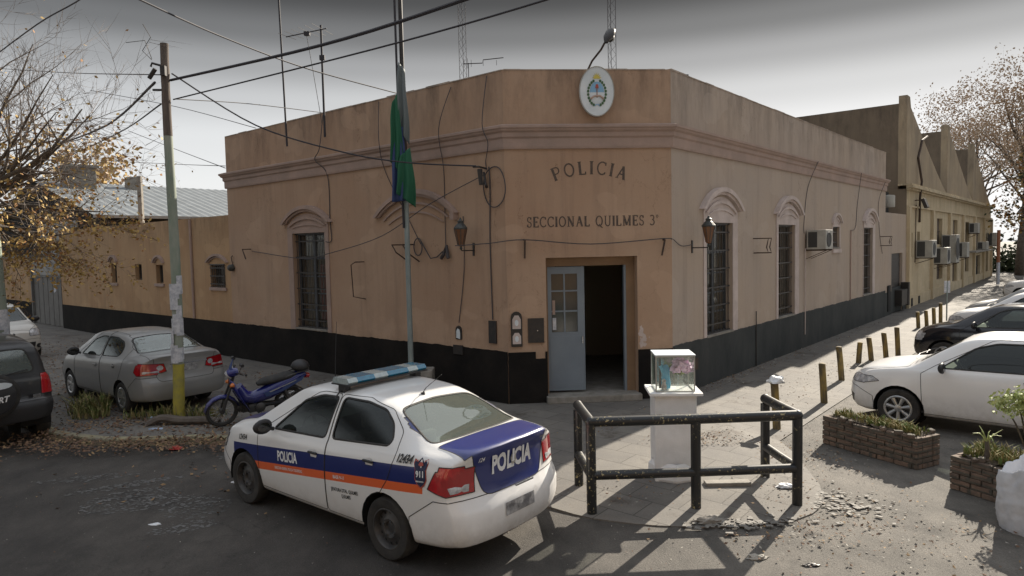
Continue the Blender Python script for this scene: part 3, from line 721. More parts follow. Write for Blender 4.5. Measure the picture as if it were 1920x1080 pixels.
SEDAN = dict(
    x=(-2.12, 1.95), W=.825, axles=(-1.2325, 1.2325), R=.30, Rarch=.355, tyre_w=.18,
    top=[(-2.16, 1.085), (-2.05, 1.12), (-1.72, 1.135), (-1.60, 1.16), (-1.30, 1.295), (-1.02, 1.40), (-.75, 1.445), (-.25, 1.468), (.2, 1.452), (.42, 1.41), (.62, 1.31), (.90, 1.14), (1.06, 1.045), (1.15, 1.015), (1.5, .955), (1.8, .86), (2.0, .74)],
    edge=[(-2.16, .60), (-1.75, .66), (-1.5, .63), (-1.0, .56), (-.3, .575), (.4, .575), (.8, .64), (1.1, .70), (1.6, .66), (2.0, .56)],
    crown=[(-2.16, .05), (-1.75, .04), (-1.0, .055), (0, .06), (.5, .055), (1.05, .03), (1.5, .05), (2.0, .06)],
    belt=[(-2.16, 1.0), (-1.7, 1.055), (-1.2, 1.03), (-.3, .985), (.6, .955), (1.1, .935), (1.6, .845), (2.0, .66)],
    plan=[(-2.16, .76), (-1.9, .805), (-1.4, .83), (0, .83), (1.0, .825), (1.6, .80), (2.0, .73)],
    bottom=[(-2.16, .28), (-1.9, .24), (-1.2, .20), (1.2, .20), (1.7, .21), (2.0, .24)],
    rear_off=[(.2, .05), (.30, -.03), (.45, -.07), (.58, -.07), (.66, -.03), (.72, -.005), (.95, .01), (1.08, -.015), (1.2, .0)],
    front_off=[(.2, -.04), (.32, .05), (.45, .07), (.56, .06), (.68, .02), (.78, -.03)],
    windows=[[(.66, .965), (-.27, 1.005), (-.30, 1.395), (-.02, 1.385), (.24, 1.31)], [(-.38, 1.015), (-1.22, 1.075), (-1.25, 1.13), (-1.17, 1.25), (-1.0, 1.35), (-.74, 1.395), (-.38, 1.40)]],
    glass_z=1.03, windscreen=[(1.03, .63), (1.07, .3), (1.08, 0), (1.07, -.3), (1.03, -.63), (.46, -.50), (.43, 0), (.46, .50)],
    back_glass='car_pane_sky_sheen', backlight=[(-1.67, .60), (-1.71, .3), (-1.72, 0), (-1.71, -.3), (-1.67, -.60), (-1.12, -.485), (-1.08, 0), (-1.12, .485)],
    hood=[(1.12, .66), (1.12, -.66), (1.7, -.64), (1.9, -.45), (1.93, 0), (1.9, .45), (1.7, .64)],
    lid=([(-1.74, .61), (-1.74, -.61), (-2.4, -.61), (-2.4, .61)], [(.61, 1.3), (-.61, 1.3), (-.41, .69), (.41, .69)]),
    doors=[[(.90, .29), (.93, .90), (.74, 1.01), (.24, 1.36), (-.02, 1.42), (-.325, 1.425), (-.325, .28)], [(-.335, .28), (-.335, 1.425), (-.72, 1.425), (-1.08, 1.355), (-1.33, 1.20), (-1.37, 1.02), (-1.29, .80), (-.90, .28)]],
    bumpers=[([(-3, .1), (-3, .70), (-1.86, .70), (-1.56, .5), (-1.50, .1)], -1), ([(3, .1), (3, .62), (1.80, .62), (1.58, .45), (1.55, .1)], 1)],
    lights=[('taillight', [([(-1.80, .80), (-1.88, .96), (-2.6, 1.02), (-2.6, .76), (-1.98, .75)], 'xz', -1), ([(.53, .79), (.60, 1.00), (.95, 1.0), (.95, .78)], 'yz', -1)], 'red_lens'),
            ('headlight', [([(1.62, .72), (1.72, .80), (2.4, .74), (2.4, .60), (1.9, .60)], 'xz', 1), ([(.40, .60), (.44, .70), (.95, .82), (.95, .60)], 'yz', 1)], 'clear_lens')],
    mirror=(.62, .84, 1.02), handles=[(-.14, .83), (-1.02, .90)], rim='steel', paint='paint_white')
def styled(base, **kw):
    d = dict(base); d.update(kw); return d

# ---- the police saloon
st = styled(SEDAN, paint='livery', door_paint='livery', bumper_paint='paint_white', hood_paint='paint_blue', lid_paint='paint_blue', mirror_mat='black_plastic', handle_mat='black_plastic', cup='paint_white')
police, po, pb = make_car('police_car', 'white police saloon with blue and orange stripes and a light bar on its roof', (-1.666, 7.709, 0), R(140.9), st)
def shield(k=1): return [(1.28*k*x, 1.28*k*z) for x, z in ((-.052, .085), (-.03, .075), (0, .105), (.03, .075), (.052, .085), (.06, .06), (.047, .02), (.05, -.04), (.03, -.075), (0, -.095), (-.03, -.075), (-.05, -.04), (-.047, .02), (-.06, .06))]
def polyF(P): return [(0, 0)]+P, [(0, i+1, (i+1) % len(P)+1) for i in range(len(P))]
door_f = [o for o in po['door'] if min(v.co.y for v in o.data.vertices) > 0]
door_f.sort(key=lambda o: -max(v.co.x for v in o.data.vertices))
lid = po['boot_lid'][0]
V, F = text_mesh('POLICIA', .150, .0055, .66); decal(pb, V, F, 'lettering', 'white_letter', door_f[0], 'l', (.335, .708), rot=R(5))
V, F = text_mesh('DIRECCION GENERAL POLICIA Y SEGURIDAD', .042, .0006, .60); decal(pb, V, F, 'small_lettering', 'white_letter', door_f[0], 'l', (.32, .582), rot=R(5.5))
V, F = text_mesh('BASE 9-11', .048, .001, .9); decal(pb, V, F, 'small_lettering', 'white_letter', door_f[1], 'l', (-.56, .667), rot=R(5.5))
V, F = text_mesh('JEFATURA DTAL. QUILMES', .050, .001, .72); decal(pb, V, F, 'lettering', 'black_letter', door_f[1], 'l', (-.64, .545), rot=R(4.5))
V, F = text_mesh('QUILMES', .050, .001, .72); decal(pb, V, F, 'lettering', 'black_letter', door_f[1], 'l', (-.66, .49), rot=R(4.5))
V, F = text_mesh('12434', .098, .003, .85, .25); decal(pb, V, F, 'fleet_number', 'black_letter', police, 'l', (-1.495, 1.012), rot=R(4), off=.012)
V, F = text_mesh('12434', .085, .002, .9, .25); decal(pb, V, F, 'fleet_number', 'black_letter', police, 'l', (1.25, .785), rot=R(6))
V, F = polyF(shield(1.12)); b_ = decal(pb, V, F, 'shield_badge', 'cap_red', police, 'l', (-1.715, .925), rot=R(5))
V, F = polyF([(x*.98, z*.98) for x, z in shield()]); decal(pb, V, F, 'badge_field', 'navy', b_, 'l', (-1.715, .925), rot=R(5), off=.007)
V, F = text_mesh('911', .074, .003, .9); decal(pb, V, F, 'badge_number', 'white_letter', b_, 'l', (-1.715, .915), rot=R(5), off=.010)
V, F = text_mesh('EMERGENCIAS', .016, .0006, .9); decal(pb, V, F, 'badge_text', 'white_letter', b_, 'l', (-1.715, .853), rot=R(5), off=.010)
V, F = polyF([(-.03, .0), (-.02, .022), (0, .028), (.02, .022), (.03, 0), (0, -.01)]); decal(pb, V, F, 'badge_crest', 'cap_red', b_, 'l', (-1.715, .995), rot=R(5), off=.010)
V, F = text_mesh('POLICIA', .225, .010, .68); decal(pb, V, F, 'lettering', 'white_letter', lid, 'r', (.02, .93))
V, F = text_mesh('124', .055, .001, .9, .25); decal(pb, V, F, 'lettering', 'white_letter', lid, 'r', (.43, 1.015))
V, F = text_mesh('Voyage', .035, .0006, .9); decal(pb, V, F, 'lettering', 'chrome', lid, 'r', (-.47, 1.035))
V, F = polyF([(.04*math.cos(a*math.pi/8), .055*math.sin(a*math.pi/8)) for a in range(16)]); decal(pb, V, F, 'maker_badge', 'chrome', lid, 'r', (0.0, .935), off=.010)
V, F = polyF([(-.21, .06), (.21, .06), (.21, -.06), (-.21, -.06)]); decal(pb, V, F, 'number_plate', 'plate_white', police, 'r', (0, .52), off=.012)
V, F = polyF([(-.30, .055), (.30, .055), (.36, -.0), (.26, -.04), (-.26, -.04), (-.36, 0)]);
for q, o_ in enumerate(po['taillight']):
    s_ = 1 if o_.data.vertices[0].co.y > 0 else -1
    V, F = polyF([(-.10, .028), (.10, .034), (.09, -.03), (-.08, -.03)]); decal(pb, [(u*1, v) for u, v in V], F, 'lamp_strip', 'clear_lens', o_, 'r', (s_*.66, .80), off=.008)
# roof light bar
LBX = -.27
mat('bar_blue', (.01, .13, .24), .12, spec=.7, coat=.5, var=(.02, .20, .32), vs=12); mat('bar_clear', (.42, .50, .50), .15, spec=.7, coat=.5, var=(.30, .36, .38), vs=18)
m = MB()
for a, b, c in ((-.55, -.42, 'bar_blue'), (-.42, -.28, 'bar_clear'), (-.28, .02, 'bar_blue'), (.02, .20, 'bar_clear'), (.20, .43, 'bar_blue'), (.43, .55, 'bar_clear')):
    bar_x = LBX
    m.prism([(bar_x-.125, 1.525), (bar_x-.14, 1.545), (bar_x-.11, 1.585), (bar_x+.11, 1.585), (bar_x+.14, 1.545), (bar_x+.125, 1.525)], a, b, c)
bar = m.build('light_bar', None, police)
m = MB(); m.box(LBX-.145, LBX+.145, -.56, .56, 1.508, 1.5245, bev=.004)
for y in (-.5, .5): m.box(LBX-.05, LBX+.05, y-.04, y+.04, 1.42, 1.515); m.tube([(LBX, y, 1.46), (LBX, y*1.13, 1.44), (LBX, y*1.24, 1.39)], .008, 6)
m.build('bar_bracket', 'black_plastic', bar)
m = MB(); m.tube([(-.98, .05, 1.39), (-.97, .05, 1.43)], .022, 8); m.tube([(-.97, .05, 1.42), (-1.02, .05, 1.48), (-1.25, .05, 1.64)], [.007, .004, .003], 5); m.build('aerial', 'black_plastic', police)
m = MB(); m.tube([(1.05, -.35, 1.02), (1.04, -.36, 1.5), (1.0, -.37, 2.02)], [.008, .004, .003], 5); m.build('whip_aerial', 'black_plastic', police)
m = MB(); m.tube([(1.06, .5, 1.055), (1.1, .1, 1.065), (1.0, -.12, 1.10)], .007, 5); m.tube([(1.06, -.1, 1.065), (1.1, -.5, 1.055), (.98, -.6, 1.09)], .007, 5); m.build('wiper', 'black_plastic', police)
m = MB(); m.box(-2.253, -2.236, -.13, .13, .725, .745, bev=.004); m.build('lid_handle', 'chrome', lid)

# ---- silver saloon on the left pavement
st2 = styled(SEDAN, paint='paint_silver', rim='cap', R=.285, Rarch=.335,
    top=[(-2.16, 1.05), (-2.0, 1.09), (-1.62, 1.105), (-1.52, 1.12), (-1.20, 1.27), (-.95, 1.355), (-.7, 1.395), (-.2, 1.42), (.2, 1.41), (.45, 1.37), (.62, 1.28), (.92, 1.10), (1.06, 1.01), (1.15, .985), (1.5, .93), (1.8, .84), (2.0, .70)],
    backlight=[(-1.56, .60), (-1.60, .3), (-1.61, 0), (-1.60, -.3), (-1.56, -.60), (-1.02, -.485), (-.97, 0), (-1.02, .485)], glass_z=1.0,
    windows=[[(.66, .955), (-.27, .985), (-.30, 1.335), (-.02, 1.33), (.26, 1.255)], [(-.34, .99), (-1.02, 1.02), (-1.12, 1.07), (-1.08, 1.18), (-.95, 1.27), (-.68, 1.33), (-.34, 1.34)]],
    belt=[(-2.16, .96), (-1.7, 1.02), (-1.2, 1.0), (-.3, .965), (.6, .93), (1.1, .905), (1.6, .82), (2.0, .62)],
    lid=([(-1.63, .62), (-1.63, -.62), (-2.4, -.62), (-2.4, .62)], [(.60, 1.3), (-.60, 1.3), (-.52, .62), (.52, .62)]),
    lights=[('taillight', [([(-1.80, .80), (-1.86, .93), (-2.6, 1.0), (-2.6, .76), (-1.9, .74)], 'xz', -1), ([(.36, .79), (.40, .93), (.95, .97), (.95, .77), (.45, .77)], 'yz', -1)], 'red_lens'),
            ('headlight', [([(1.62, .68), (1.72, .76), (2.4, .70), (2.4, .56), (1.9, .56)], 'xz', 1)], 'clear_lens')], handle_mat='paint_silver', cup='paint_silver', mirror_mat='black_plastic', handles=[(-.14, .80), (-.96, .84)], win_seam=.008)
silver, so_, sb = make_car('parked_car', 'dusty silver saloon with red tail lamps parked on the pavement beside the yellow footed pole', (-7.43, 13.52, .1), R(141.5), st2); silver.scale = (.955, .965, .975)
for s_ in (1, -1):
    V, F = polyF([(.055*math.cos(a*math.pi/8), .045*math.sin(a*math.pi/8)) for a in range(16)]); decal(sb, V, F, 'reversing_lamp', 'clear_lens', so_['taillight'][0 if s_ > 0 else 1], 'r', (s_*.47, .86), off=.008)
    V, F = polyF([(-.13, .02), (.13, .02), (.13, -.02), (-.13, -.02)]); decal(sb, V, F, 'lamp_strip', 'clear_lens', so_['taillight'][0 if s_ > 0 else 1], 'r', (s_*.62, .795), off=.008)
V, F = polyF([(-.20, .06), (.20, .06), (.20, -.06), (-.20, -.06)]); decal(sb, V, F, 'number_plate', 'plate_white', silver, 'r', (0, .82), off=.010)
m = MB(); m.box(-2.235, -2.205, -.34, .34, .905, .925, bev=.005); m.build('lid_trim', 'chrome', so_['boot_lid'][0])

# ---- white two-door hatchback, nose to the bollards
HATCH = styled(SEDAN, x=(-1.92, 2.0), rim='alloy7', paint='paint_white', cup='black_plastic',
    top=[(-1.92, 1.08), (-1.85, 1.18), (-1.70, 1.34), (-1.5, 1.41), (-.9, 1.45), (-.25, 1.465), (.2, 1.445), (.42, 1.39), (.62, 1.28), (.90, 1.09), (1.06, .995), (1.14, .975), (1.45, .94), (1.75, .885), (1.9, .82), (2.0, .73)],
    edge=[(-1.92, .58), (-1.5, .55), (-.3, .575), (.4, .575), (.8, .64), (1.1, .70), (1.6, .68), (2.0, .60)],
    crown=[(-1.92, .05), (0, .06), (.5, .055), (1.05, .03), (1.5, .05), (2.0, .06)],
    belt=[(-1.92, .97), (-1.2, 1.0), (-.3, .965), (.6, .945), (1.1, .92), (1.6, .865), (2.0, .67)],
    plan=[(-1.92, .74), (-1.6, .80), (-1.2, .83), (0, .83), (1.0, .825), (1.6, .80), (2.0, .74)],
    bottom=[(-1.92, .3), (-1.2, .20), (1.2, .20), (1.7, .19), (2.0, .22)],
    windows=[[(.68, .975), (-.42, .995), (-.46, 1.33), (-.36, 1.38), (0, 1.37), (.26, 1.29)], [(-.56, 1.0), (-1.35, 1.06), (-1.45, 1.12), (-1.2, 1.33), (-.62, 1.375)]],
    backlight=None, lid=None, back_plane='xy',
    doors=[[(.90, .27), (.93, .90), (.74, 1.01), (.24, 1.36), (-.02, 1.42), (-.5, 1.425), (-.52, .27)]],
    hood=[(1.10, .70), (1.10, -.70), (1.6, -.70), (1.86, -.5), (1.90, 0), (1.86, .5), (1.6, .70)],
    bumpers=[([(3, .1), (3, .58), (1.86, .58), (1.60, .45), (1.55, .1)], 1)],
    lights=[('headlight', [([(1.50, .70), (1.60, .76), (2.4, .76), (2.4, .64), (1.75, .64)], 'xz', 1), ([(.42, .64), (.48, .74), (.95, .76), (.95, .64)], 'yz', 1)], 'clear_lens')],
    extra=[('grille', [(-.36, .60), (.36, .60), (.36, .68), (-.36, .68)], 'yz', lambda c, n: c.x > 1.5 and n.x > .3, 'black_plastic'),
           ('lower_grille', [(-.66, .31), (.66, .31), (.74, .44), (-.74, .44)], 'yz', lambda c, n: c.x > 1.5 and n.x > .3, 'black_plastic')],
    handles=[(-.40, .86)], mirror=(.62, .84, 1.0))
fd = R(130.5)
fv = Vector((math.cos(fd), math.sin(fd), 0)); lv = Vector((-fv.y, fv.x, 0))
def car_at(fw, st, z=0):
    """car origin from where its front left wheel stands"""
    p = Vector((fw[0], fw[1], 0)) - fv*st['axles'][1] - lv*(st['W']-.09); return (p.x, p.y, z)
_gf = Vector((math.cos(R(136.5)), math.sin(R(136.5)), 0)); _gl = Vector((-_gf.y, _gf.x, 0)); _gp = Vector((5.94, 10.55, 0))-_gf*1.2325-_gl*.735; gol_pos = (_gp.x, _gp.y, 0)
gol, go_, gb = make_car('parked_car', 'white two door hatchback parked nose-in behind the brick planters', gol_pos, R(136.5), HATCH)
m = MB(); m.tube([(1.05, .5, 1.06), (1.1, .1, 1.075), (1.0, -.12, 1.11)], .008, 5); m.tube([(1.05, -.1, 1.065), (1.1, -.5, 1.06), (.98, -.6, 1.09)], .008, 5); m.build('wiper', 'black_plastic', gol)
V, F = polyF([(.055*math.cos(a*math.pi/8), .055*math.sin(a*math.pi/8)) for a in range(16)]); decal(gb, V, F, 'maker_badge', 'chrome', gol, 'f', (0, .655), off=.008)
BLK = styled(SEDAN, paint='paint_black', rim='alloy5', extra=HATCH['extra'])
bc = (9.62, 16.35); pz = Vector((bc[0], bc[1], 0))-fv*2.05
black, bo_, bb_ = make_car('parked_car', 'glossy black saloon parked nose-in between the white cars', (pz.x, pz.y, 0), fd, BLK)
for i, (c, lab) in enumerate((((12.5, 19.6), 'white car just behind the black saloon, only its bonnet and roof showing'), ((14.4, 21.9), 'pale car furthest up the parking row, partly hidden by the other cars'))):
    q = copy_tree(gol) if i == 0 else copy_tree(silver)
    p = Vector((c[0], c[1], 0))-fv*2.05; q.location = (p.x, p.y, 0); q.scale = (1, 1, 1); q.rotation_euler = (0, 0, fd); q['label'] = lab
for c, lab in (((22.5, 31.5), 'small white car far up the right-hand street under the trees'), ((26.0, 34.8), 'distant pale car at the end of the parking row under the trees')):
    q = copy_tree(gol); p = Vector((c[0], c[1], 0))-fv*2.05; q.location = (p.x, p.y, 0); q.rotation_euler = (0, 0, fd); q['label'] = lab

# ---- small white tall hatchback facing the camera, far left
UNO = styled(HATCH, x=(-1.8, 1.85), paint='paint_cream', rim='cap', W=.82,
    top=[(-1.8, 1.2), (-1.7, 1.38), (-1.3, 1.49), (-.25, 1.53), (.2, 1.51), (.45, 1.45), (.68, 1.30), (.90, 1.15), (1.02, 1.08), (1.10, 1.05), (1.45, 1.0), (1.7, .92), (1.85, .80)],
    edge=[(-1.8, .62), (-1.3, .60), (-.3, .60), (.45, .61), (.8, .66), (1.05, .71), (1.5, .68), (1.85, .62)],
    belt=[(-1.8, 1.0), (-.3, 1.0), (.6, .99), (1.1, .96), (1.5, .88), (1.85, .72)], plan=[(-1.8, .76), (-1.2, .82), (1.0, .82), (1.5, .80), (1.85, .75)],
    crown=[(-1.8, .05), (0, .06), (.5, .055), (1.05, .03), (1.5, .05), (1.85, .06)], bottom=[(-1.8, .3), (-1.2, .22), (1.2, .22), (1.85, .26)], axles=(-1.19, 1.19),
    front_off=[(.2, -.04), (.32, .05), (.45, .07), (.56, .06), (.72, .02), (.86, -.03)], windscreen=[(.99, .65), (1.03, .3), (1.04, 0), (1.03, -.3), (.99, -.65), (.50, -.53), (.47, 0), (.50, .53)],
    windows=[[(.64, 1.03), (-.30, 1.04), (-.33, 1.43), (0, 1.43), (.28, 1.36)], [(-.40, 1.04), (-1.3, 1.06), (-1.2, 1.40), (-.43, 1.43)]],
    hood=[(1.07, .68), (1.07, -.68), (1.5, -.68), (1.72, -.5), (1.75, 0), (1.72, .5), (1.5, .68)],
    doors=[[(.86, .29), (.90, .95), (.70, 1.06), (.26, 1.42), (0, 1.47), (-.36, 1.475), (-.36, .29)]],
    bumpers=[([(3, .1), (3, .62), (1.75, .62), (1.50, .45), (1.5, .1)], 1)], mirror=(.60, .85, 1.07),
    lights=[('headlight', [([(1.40, .76), (1.46, .88), (2.4, .86), (2.4, .68), (1.7, .70)], 'xz', 1), ([(.46, .72), (.48, .84), (.95, .90), (.95, .68)], 'yz', 1)], 'clear_lens')],
    extra=[('grille', [(-.55, .32), (.55, .32), (.60, .53), (-.60, .53)], 'yz', lambda c, n: c.x > 1.3 and n.x > .3, 'black_plastic')])
ul = R(-40.3)
uno, uo_, ub = make_car('parked_car', 'small cream hatchback facing the camera at the far left behind the dark off-roader', (-14.70, 19.35, .1), ul, UNO)
for y in (-.12, -.04, .04):
    V, F = polyF([(.030*math.cos(a*math.pi/6), .042*math.sin(a*math.pi/6)) for a in range(12)]); decal(ub, V, F, 'grille_slot', 'black_plastic', uno, 'f', (y+.06, .77), off=.006)
V, F = polyF([(.055*math.cos(a*math.pi/8), .04*math.sin(a*math.pi/8)) for a in range(16)]); decal(ub, V, F, 'maker_badge', 'chrome', uno, 'f', (-.22, .77), off=.006)
V, F = polyF([(-.20, .055), (.20, .055), (.20, -.055), (-.20, -.055)]); decal(ub, V, F, 'number_plate', 'plate_white', uno, 'f', (-.0, .57), off=.012)
for s_ in (-1, 1):
    V, F = polyF([(.07*math.cos(a*math.pi/8), .06*math.sin(a*math.pi/8)) for a in range(16)]); decal(ub, V, F, 'fog_lamp', 'black_plastic', uno, 'f', (s_*.68, .42), off=.008)

# ---- dark off-roader with spare wheel, seen from behind
SUV = styled(SEDAN, x=(-1.9, 1.95), W=.865, paint='paint_dark', rim='alloy5', R=.335, Rarch=.40, tyre_w=.2, axles=(-1.245, 1.245), bumper_paint='black_plastic',
    top=[(-1.9, 1.12), (-1.84, 1.38), (-1.74, 1.55), (-1.5, 1.63), (-.9, 1.67), (.2, 1.65), (.45, 1.58), (.72, 1.36), (1.0, 1.16), (1.15, 1.12), (1.5, 1.07), (1.8, .98), (1.95, .85)],
    edge=[(-1.9, .70), (-1.5, .62), (-.3, .62), (.45, .62), (.8, .68), (1.1, .74), (1.6, .72), (1.95, .66)],
    crown=[(-1.9, .04), (0, .06), (.5, .055), (1.05, .03), (1.95, .06)],
    belt=[(-1.9, 1.08), (-1.2, 1.08), (.6, 1.06), (1.1, 1.04), (1.6, .96), (1.95, .78)], plan=[(-1.9, .81), (-1.6, .85), (-1.2, .865), (1.0, .865), (1.6, .84), (1.95, .78)],
    bottom=[(-1.9, .40), (-1.2, .30), (1.2, .30), (1.95, .34)], bow=.08,
    rear_off=[(.3, .03), (.42, -.08), (.62, -.10), (.68, -.09), (.72, -.01), (1.0, .0), (1.2, .05)],
    windows=[[(.66, 1.10), (-.27, 1.11), (-.30, 1.55), (.1, 1.54), (.30, 1.47)], [(-.38, 1.11), (-1.65, 1.13), (-1.58, 1.50), (-.42, 1.55)]],
    glass_z=1.08, backlight=[(.60, 1.14), (-.60, 1.14), (-.50, 1.50), (.50, 1.50)], back_plane='yz', windscreen=None, hood=None, lid=None,
    doors=[[(-.335, .40), (-.335, 1.6), (-1.0, 1.6), (-1.0, .75), (-.83, .40)]],
    bumpers=[([(-3, .1), (-3, .70), (-1.6, .70), (-1.6, .1)], -1)],
    lights=[('taillight', [([(-1.80, .78), (-1.80, 1.10), (-2.6, 1.10), (-2.6, .78)], 'xz', -1), ([(.66, .78), (.66, 1.10), (.95, 1.10), (.95, .78)], 'yz', -1)], 'red_lens')],
    extra=[], mirror=(.6, .9, 1.15), handles=[(-1.0, .98)])
sdv = R(139.7); sf = Vector((math.cos(sdv), math.sin(sdv), 0)); sl = Vector((-sf.y, sf.x, 0))
p = Vector((-7.98, 11.0, 0)) - sf*SUV['axles'][0] + sl*.50
suv, su_, sub = make_car('parked_car', 'dark off-roader seen from behind with its spare wheel on the tailgate, at the left edge', (p.x, p.y, 0), sdv, SUV)
M_ = Matrix.Translation((-2.03, -.0, .86)) @ Matrix.Rotation(R(90), 4, 'Z')
m = MB(M_); m.lathe([(.22, -.1), (.32, -.09), (.335, -.03), (.335, .06), (.30, .09), (.24, .10)], 30, axis='y'); sw = m.build('spare_wheel', 'tyre', suv, smooth=True)
m = MB(M_); m.lathe([(.28, .09), (.27, .105), (.18, .115), (0.0005, .12)], 30, axis='y'); sc_ = m.build('wheel_cover', 'paint_dark', sw, smooth=True)
V, F = text_mesh('SPORT', .12, .004, 1.0, .25); m = MB(); m.add([(-2.155, -.0-u*.9, .80+v+u*.10) for u, v in V], F); m.build('lettering', 'white_letter', sc_)
V, F = polyF([(.16*math.cos(a*math.pi/8), .05*math.sin(a*math.pi/8)) for a in range(16)]); m = MB(); m.add([(-2.155, -.06-u, 1.02+v) for u, v in V], F); m.build('emblem', 'sign_white', sc_)
m = MB(); m.box(-1.965, -1.955, -.62, -.52, .74, .80); m.build('tailgate_badge', 'chrome', suv)
m = MB(); m.tube([(-1.93, -.10, 1.13), (-1.93, -.48, 1.19)], .01, 5); m.build('wiper', 'black_plastic', suv)

# ---------------------------------------------------------------- police station
def facade(name, F, s0, s1, z0, z1, holes, mt, parent, depth=.24, origin=None, flip=1):
    """front skin with real openings and reveals; holes = (sa, sb, za, zb)"""
    m = MB(F); xs = sorted({s0, s1}|{h[0] for h in holes}|{h[1] for h in holes}); zs = sorted({z0, z1}|{h[2] for h in holes}|{h[3] for h in holes})
    for i in range(len(xs)-1):
        for j in range(len(zs)-1):
            cx, cz = (xs[i]+xs[i+1])/2, (zs[j]+zs[j+1])/2
            if any(h[0] < cx < h[1] and h[2] < cz < h[3] for h in holes): continue
            m.add([(xs[i], 0, zs[j]), (xs[i+1], 0, zs[j]), (xs[i+1], 0, zs[j+1]), (xs[i], 0, zs[j+1])], [(0, 1, 2, 3)])
    for a, b, c, d in holes:
        for p, q in (((a, c), (a, d)), ((a, d), (b, d)), ((b, d), (b, c)), ((b, c), (a, c))):
            m.add([(p[0], 0, p[1]), (q[0], 0, q[1]), (q[0], -depth, q[1]), (p[0], -depth, p[1])], [(0, 1, 2, 3)])
    return m.build(name, mt, parent)
ORG = Vector((1.4, 12.37, .1))
ps = thing('police_station', 'low orange plastered corner police station with black dado and POLICIA lettered over the door', 'police station', ORG)
def child(o, parent, org):
    o.location = o.location - org if False else o.location; return o
class PB(MB):
    """builder whose result is parented to the station (world coordinates in)"""
    root = None
    def build(s, name, mt, parent=None, smooth=False, **k):
        o = MB.build(s, name, mt, parent or ps, smooth, **k)
        if (parent or ps) is ps: o.location = -ORG
        return o
_mb = MB
def fac(name, *a, **k):
    o = facade(name, *a, **k); o.location = -ORG; return o
L_END, R_END = 9.78, 16.42
LW = [(5.42, 6.73, 1.06, 3.34)]
RW = [(1.42, 2.70, 1.03, 3.31), (5.42, 6.62, 1.03, 3.31), (9.92, 10.60, 2.66, 3.30), (13.32, 14.55, 1.05, 3.30)]
DOOR = (.70, 2.36, .1, 2.70)
fac('wall', FL, 0, L_END, 0, 6.0, LW, 'wall_orange', ps)
fac('wall', FR, 0, R_END, 0, 6.0, RW, 'wall_pale', ps)
fac('wall', FC, 0, CW, 0, 6.0, [DOOR], 'wall_orange', ps, depth=.30)
# end walls, parapet top with thickness, roof
m = PB()
def wp(F, s, o, z): return tuple(F @ Vector((s, o, z)))
TH = .26
outer = [wp(FL, L_END, 0, 6.0), wp(FL, 0, 0, 6.0), wp(FR, 0, 0, 6.0), wp(FR, R_END, 0, 6.0)]
inner = [wp(FL, L_END, -TH, 6.0), wp(FL, .11, -TH, 6.0), wp(FR, .11, -TH, 6.0), wp(FR, R_END, -TH, 6.0)]
rt = random.Random(5)
for i in range(3): m.add([outer[i], outer[i+1], inner[i+1], inner[i]], [(0, 1, 2, 3)])
for i in range(3):
    a, b = inner[i], inner[i+1]; m.add([a, b, (b[0], b[1], 5.3), (a[0], a[1], 5.3)], [(0, 1, 2, 3)])
for F, e in ((FL, L_END), (FR, R_END)):
    m.add([wp(F, e, 0, 0), wp(F, e, -9.0, 0), wp(F, e, -9.0, 5.9), wp(F, e, 0, 6.0)], [(0, 1, 2, 3)])
m.build('side_wall', 'wall_pale')
m = PB(); a = [wp(FL, L_END-.02, -TH, 5.35), wp(FL, .11, -TH, 5.35), wp(FR, .11, -TH, 5.35), wp(FR, R_END-.02, -TH, 5.35), wp(FR, R_END-.02, -9, 5.35), wp(FL, L_END-.02, -9, 5.35)]
m.add(a, [(0, 1, 2, 3, 4, 5)]); m.build('roof', 'roof_grey')
# worn coping: small uneven lumps of render along the top edge
m = PB()
for F, e in ((FL, L_END), (FC, CW), (FR, R_END)):
    s_ = .02
    while s_ < e-.1:
        ln = rt.uniform(.12, .7); ln = min(ln, e-.02-s_); h = rt.choice([.004, .007, .012, .018]) if rt.random() < .6 else .003
        m.box(s_, s_+ln-.004, -TH+.005, .006+rt.random()*.006, 5.985, 6.0+h, M=F); s_ += ln
m.build('coping', 'wall_pale')
# cornice: stepped profile run round the three fronts, mitred
prof = [(.0, 4.62), (.035, 4.62), (.045, 4.66), (.045, 4.80), (.075, 4.83), (.075, 4.90), (.115, 4.93), (.125, 4.955), (.150, 4.975), (.150, 5.015), (.06, 5.045), (.0, 5.05)]
mit = math.tan(R(22.5))
def run(F_, s0, s1, m0, m1, prof, m):
    vs = []; n = len(prof)
    for s_, mm in ((s0, m0), (s1, m1)):
        for o, z in prof: vs.append(wp(F_, s_+mm*o, o, z))
    m.add(vs, [(i, i+1, n+i+1, n+i) for i in range(n-1)]+[tuple(range(n)), tuple(range(n, 2*n))])
m = PB(); run(FL, 0, L_END, -mit, 1, prof, m); run(FC, 0, CW, -mit, mit, prof, m); run(FR, 0, R_END, -mit, .5, prof, m)
# end blocks of the cornice are part of the same run
m.build('cornice', 'moulding')
line_p = [(.0, 5.06), (.018, 5.06), (.018, 5.09), (0, 5.10)]
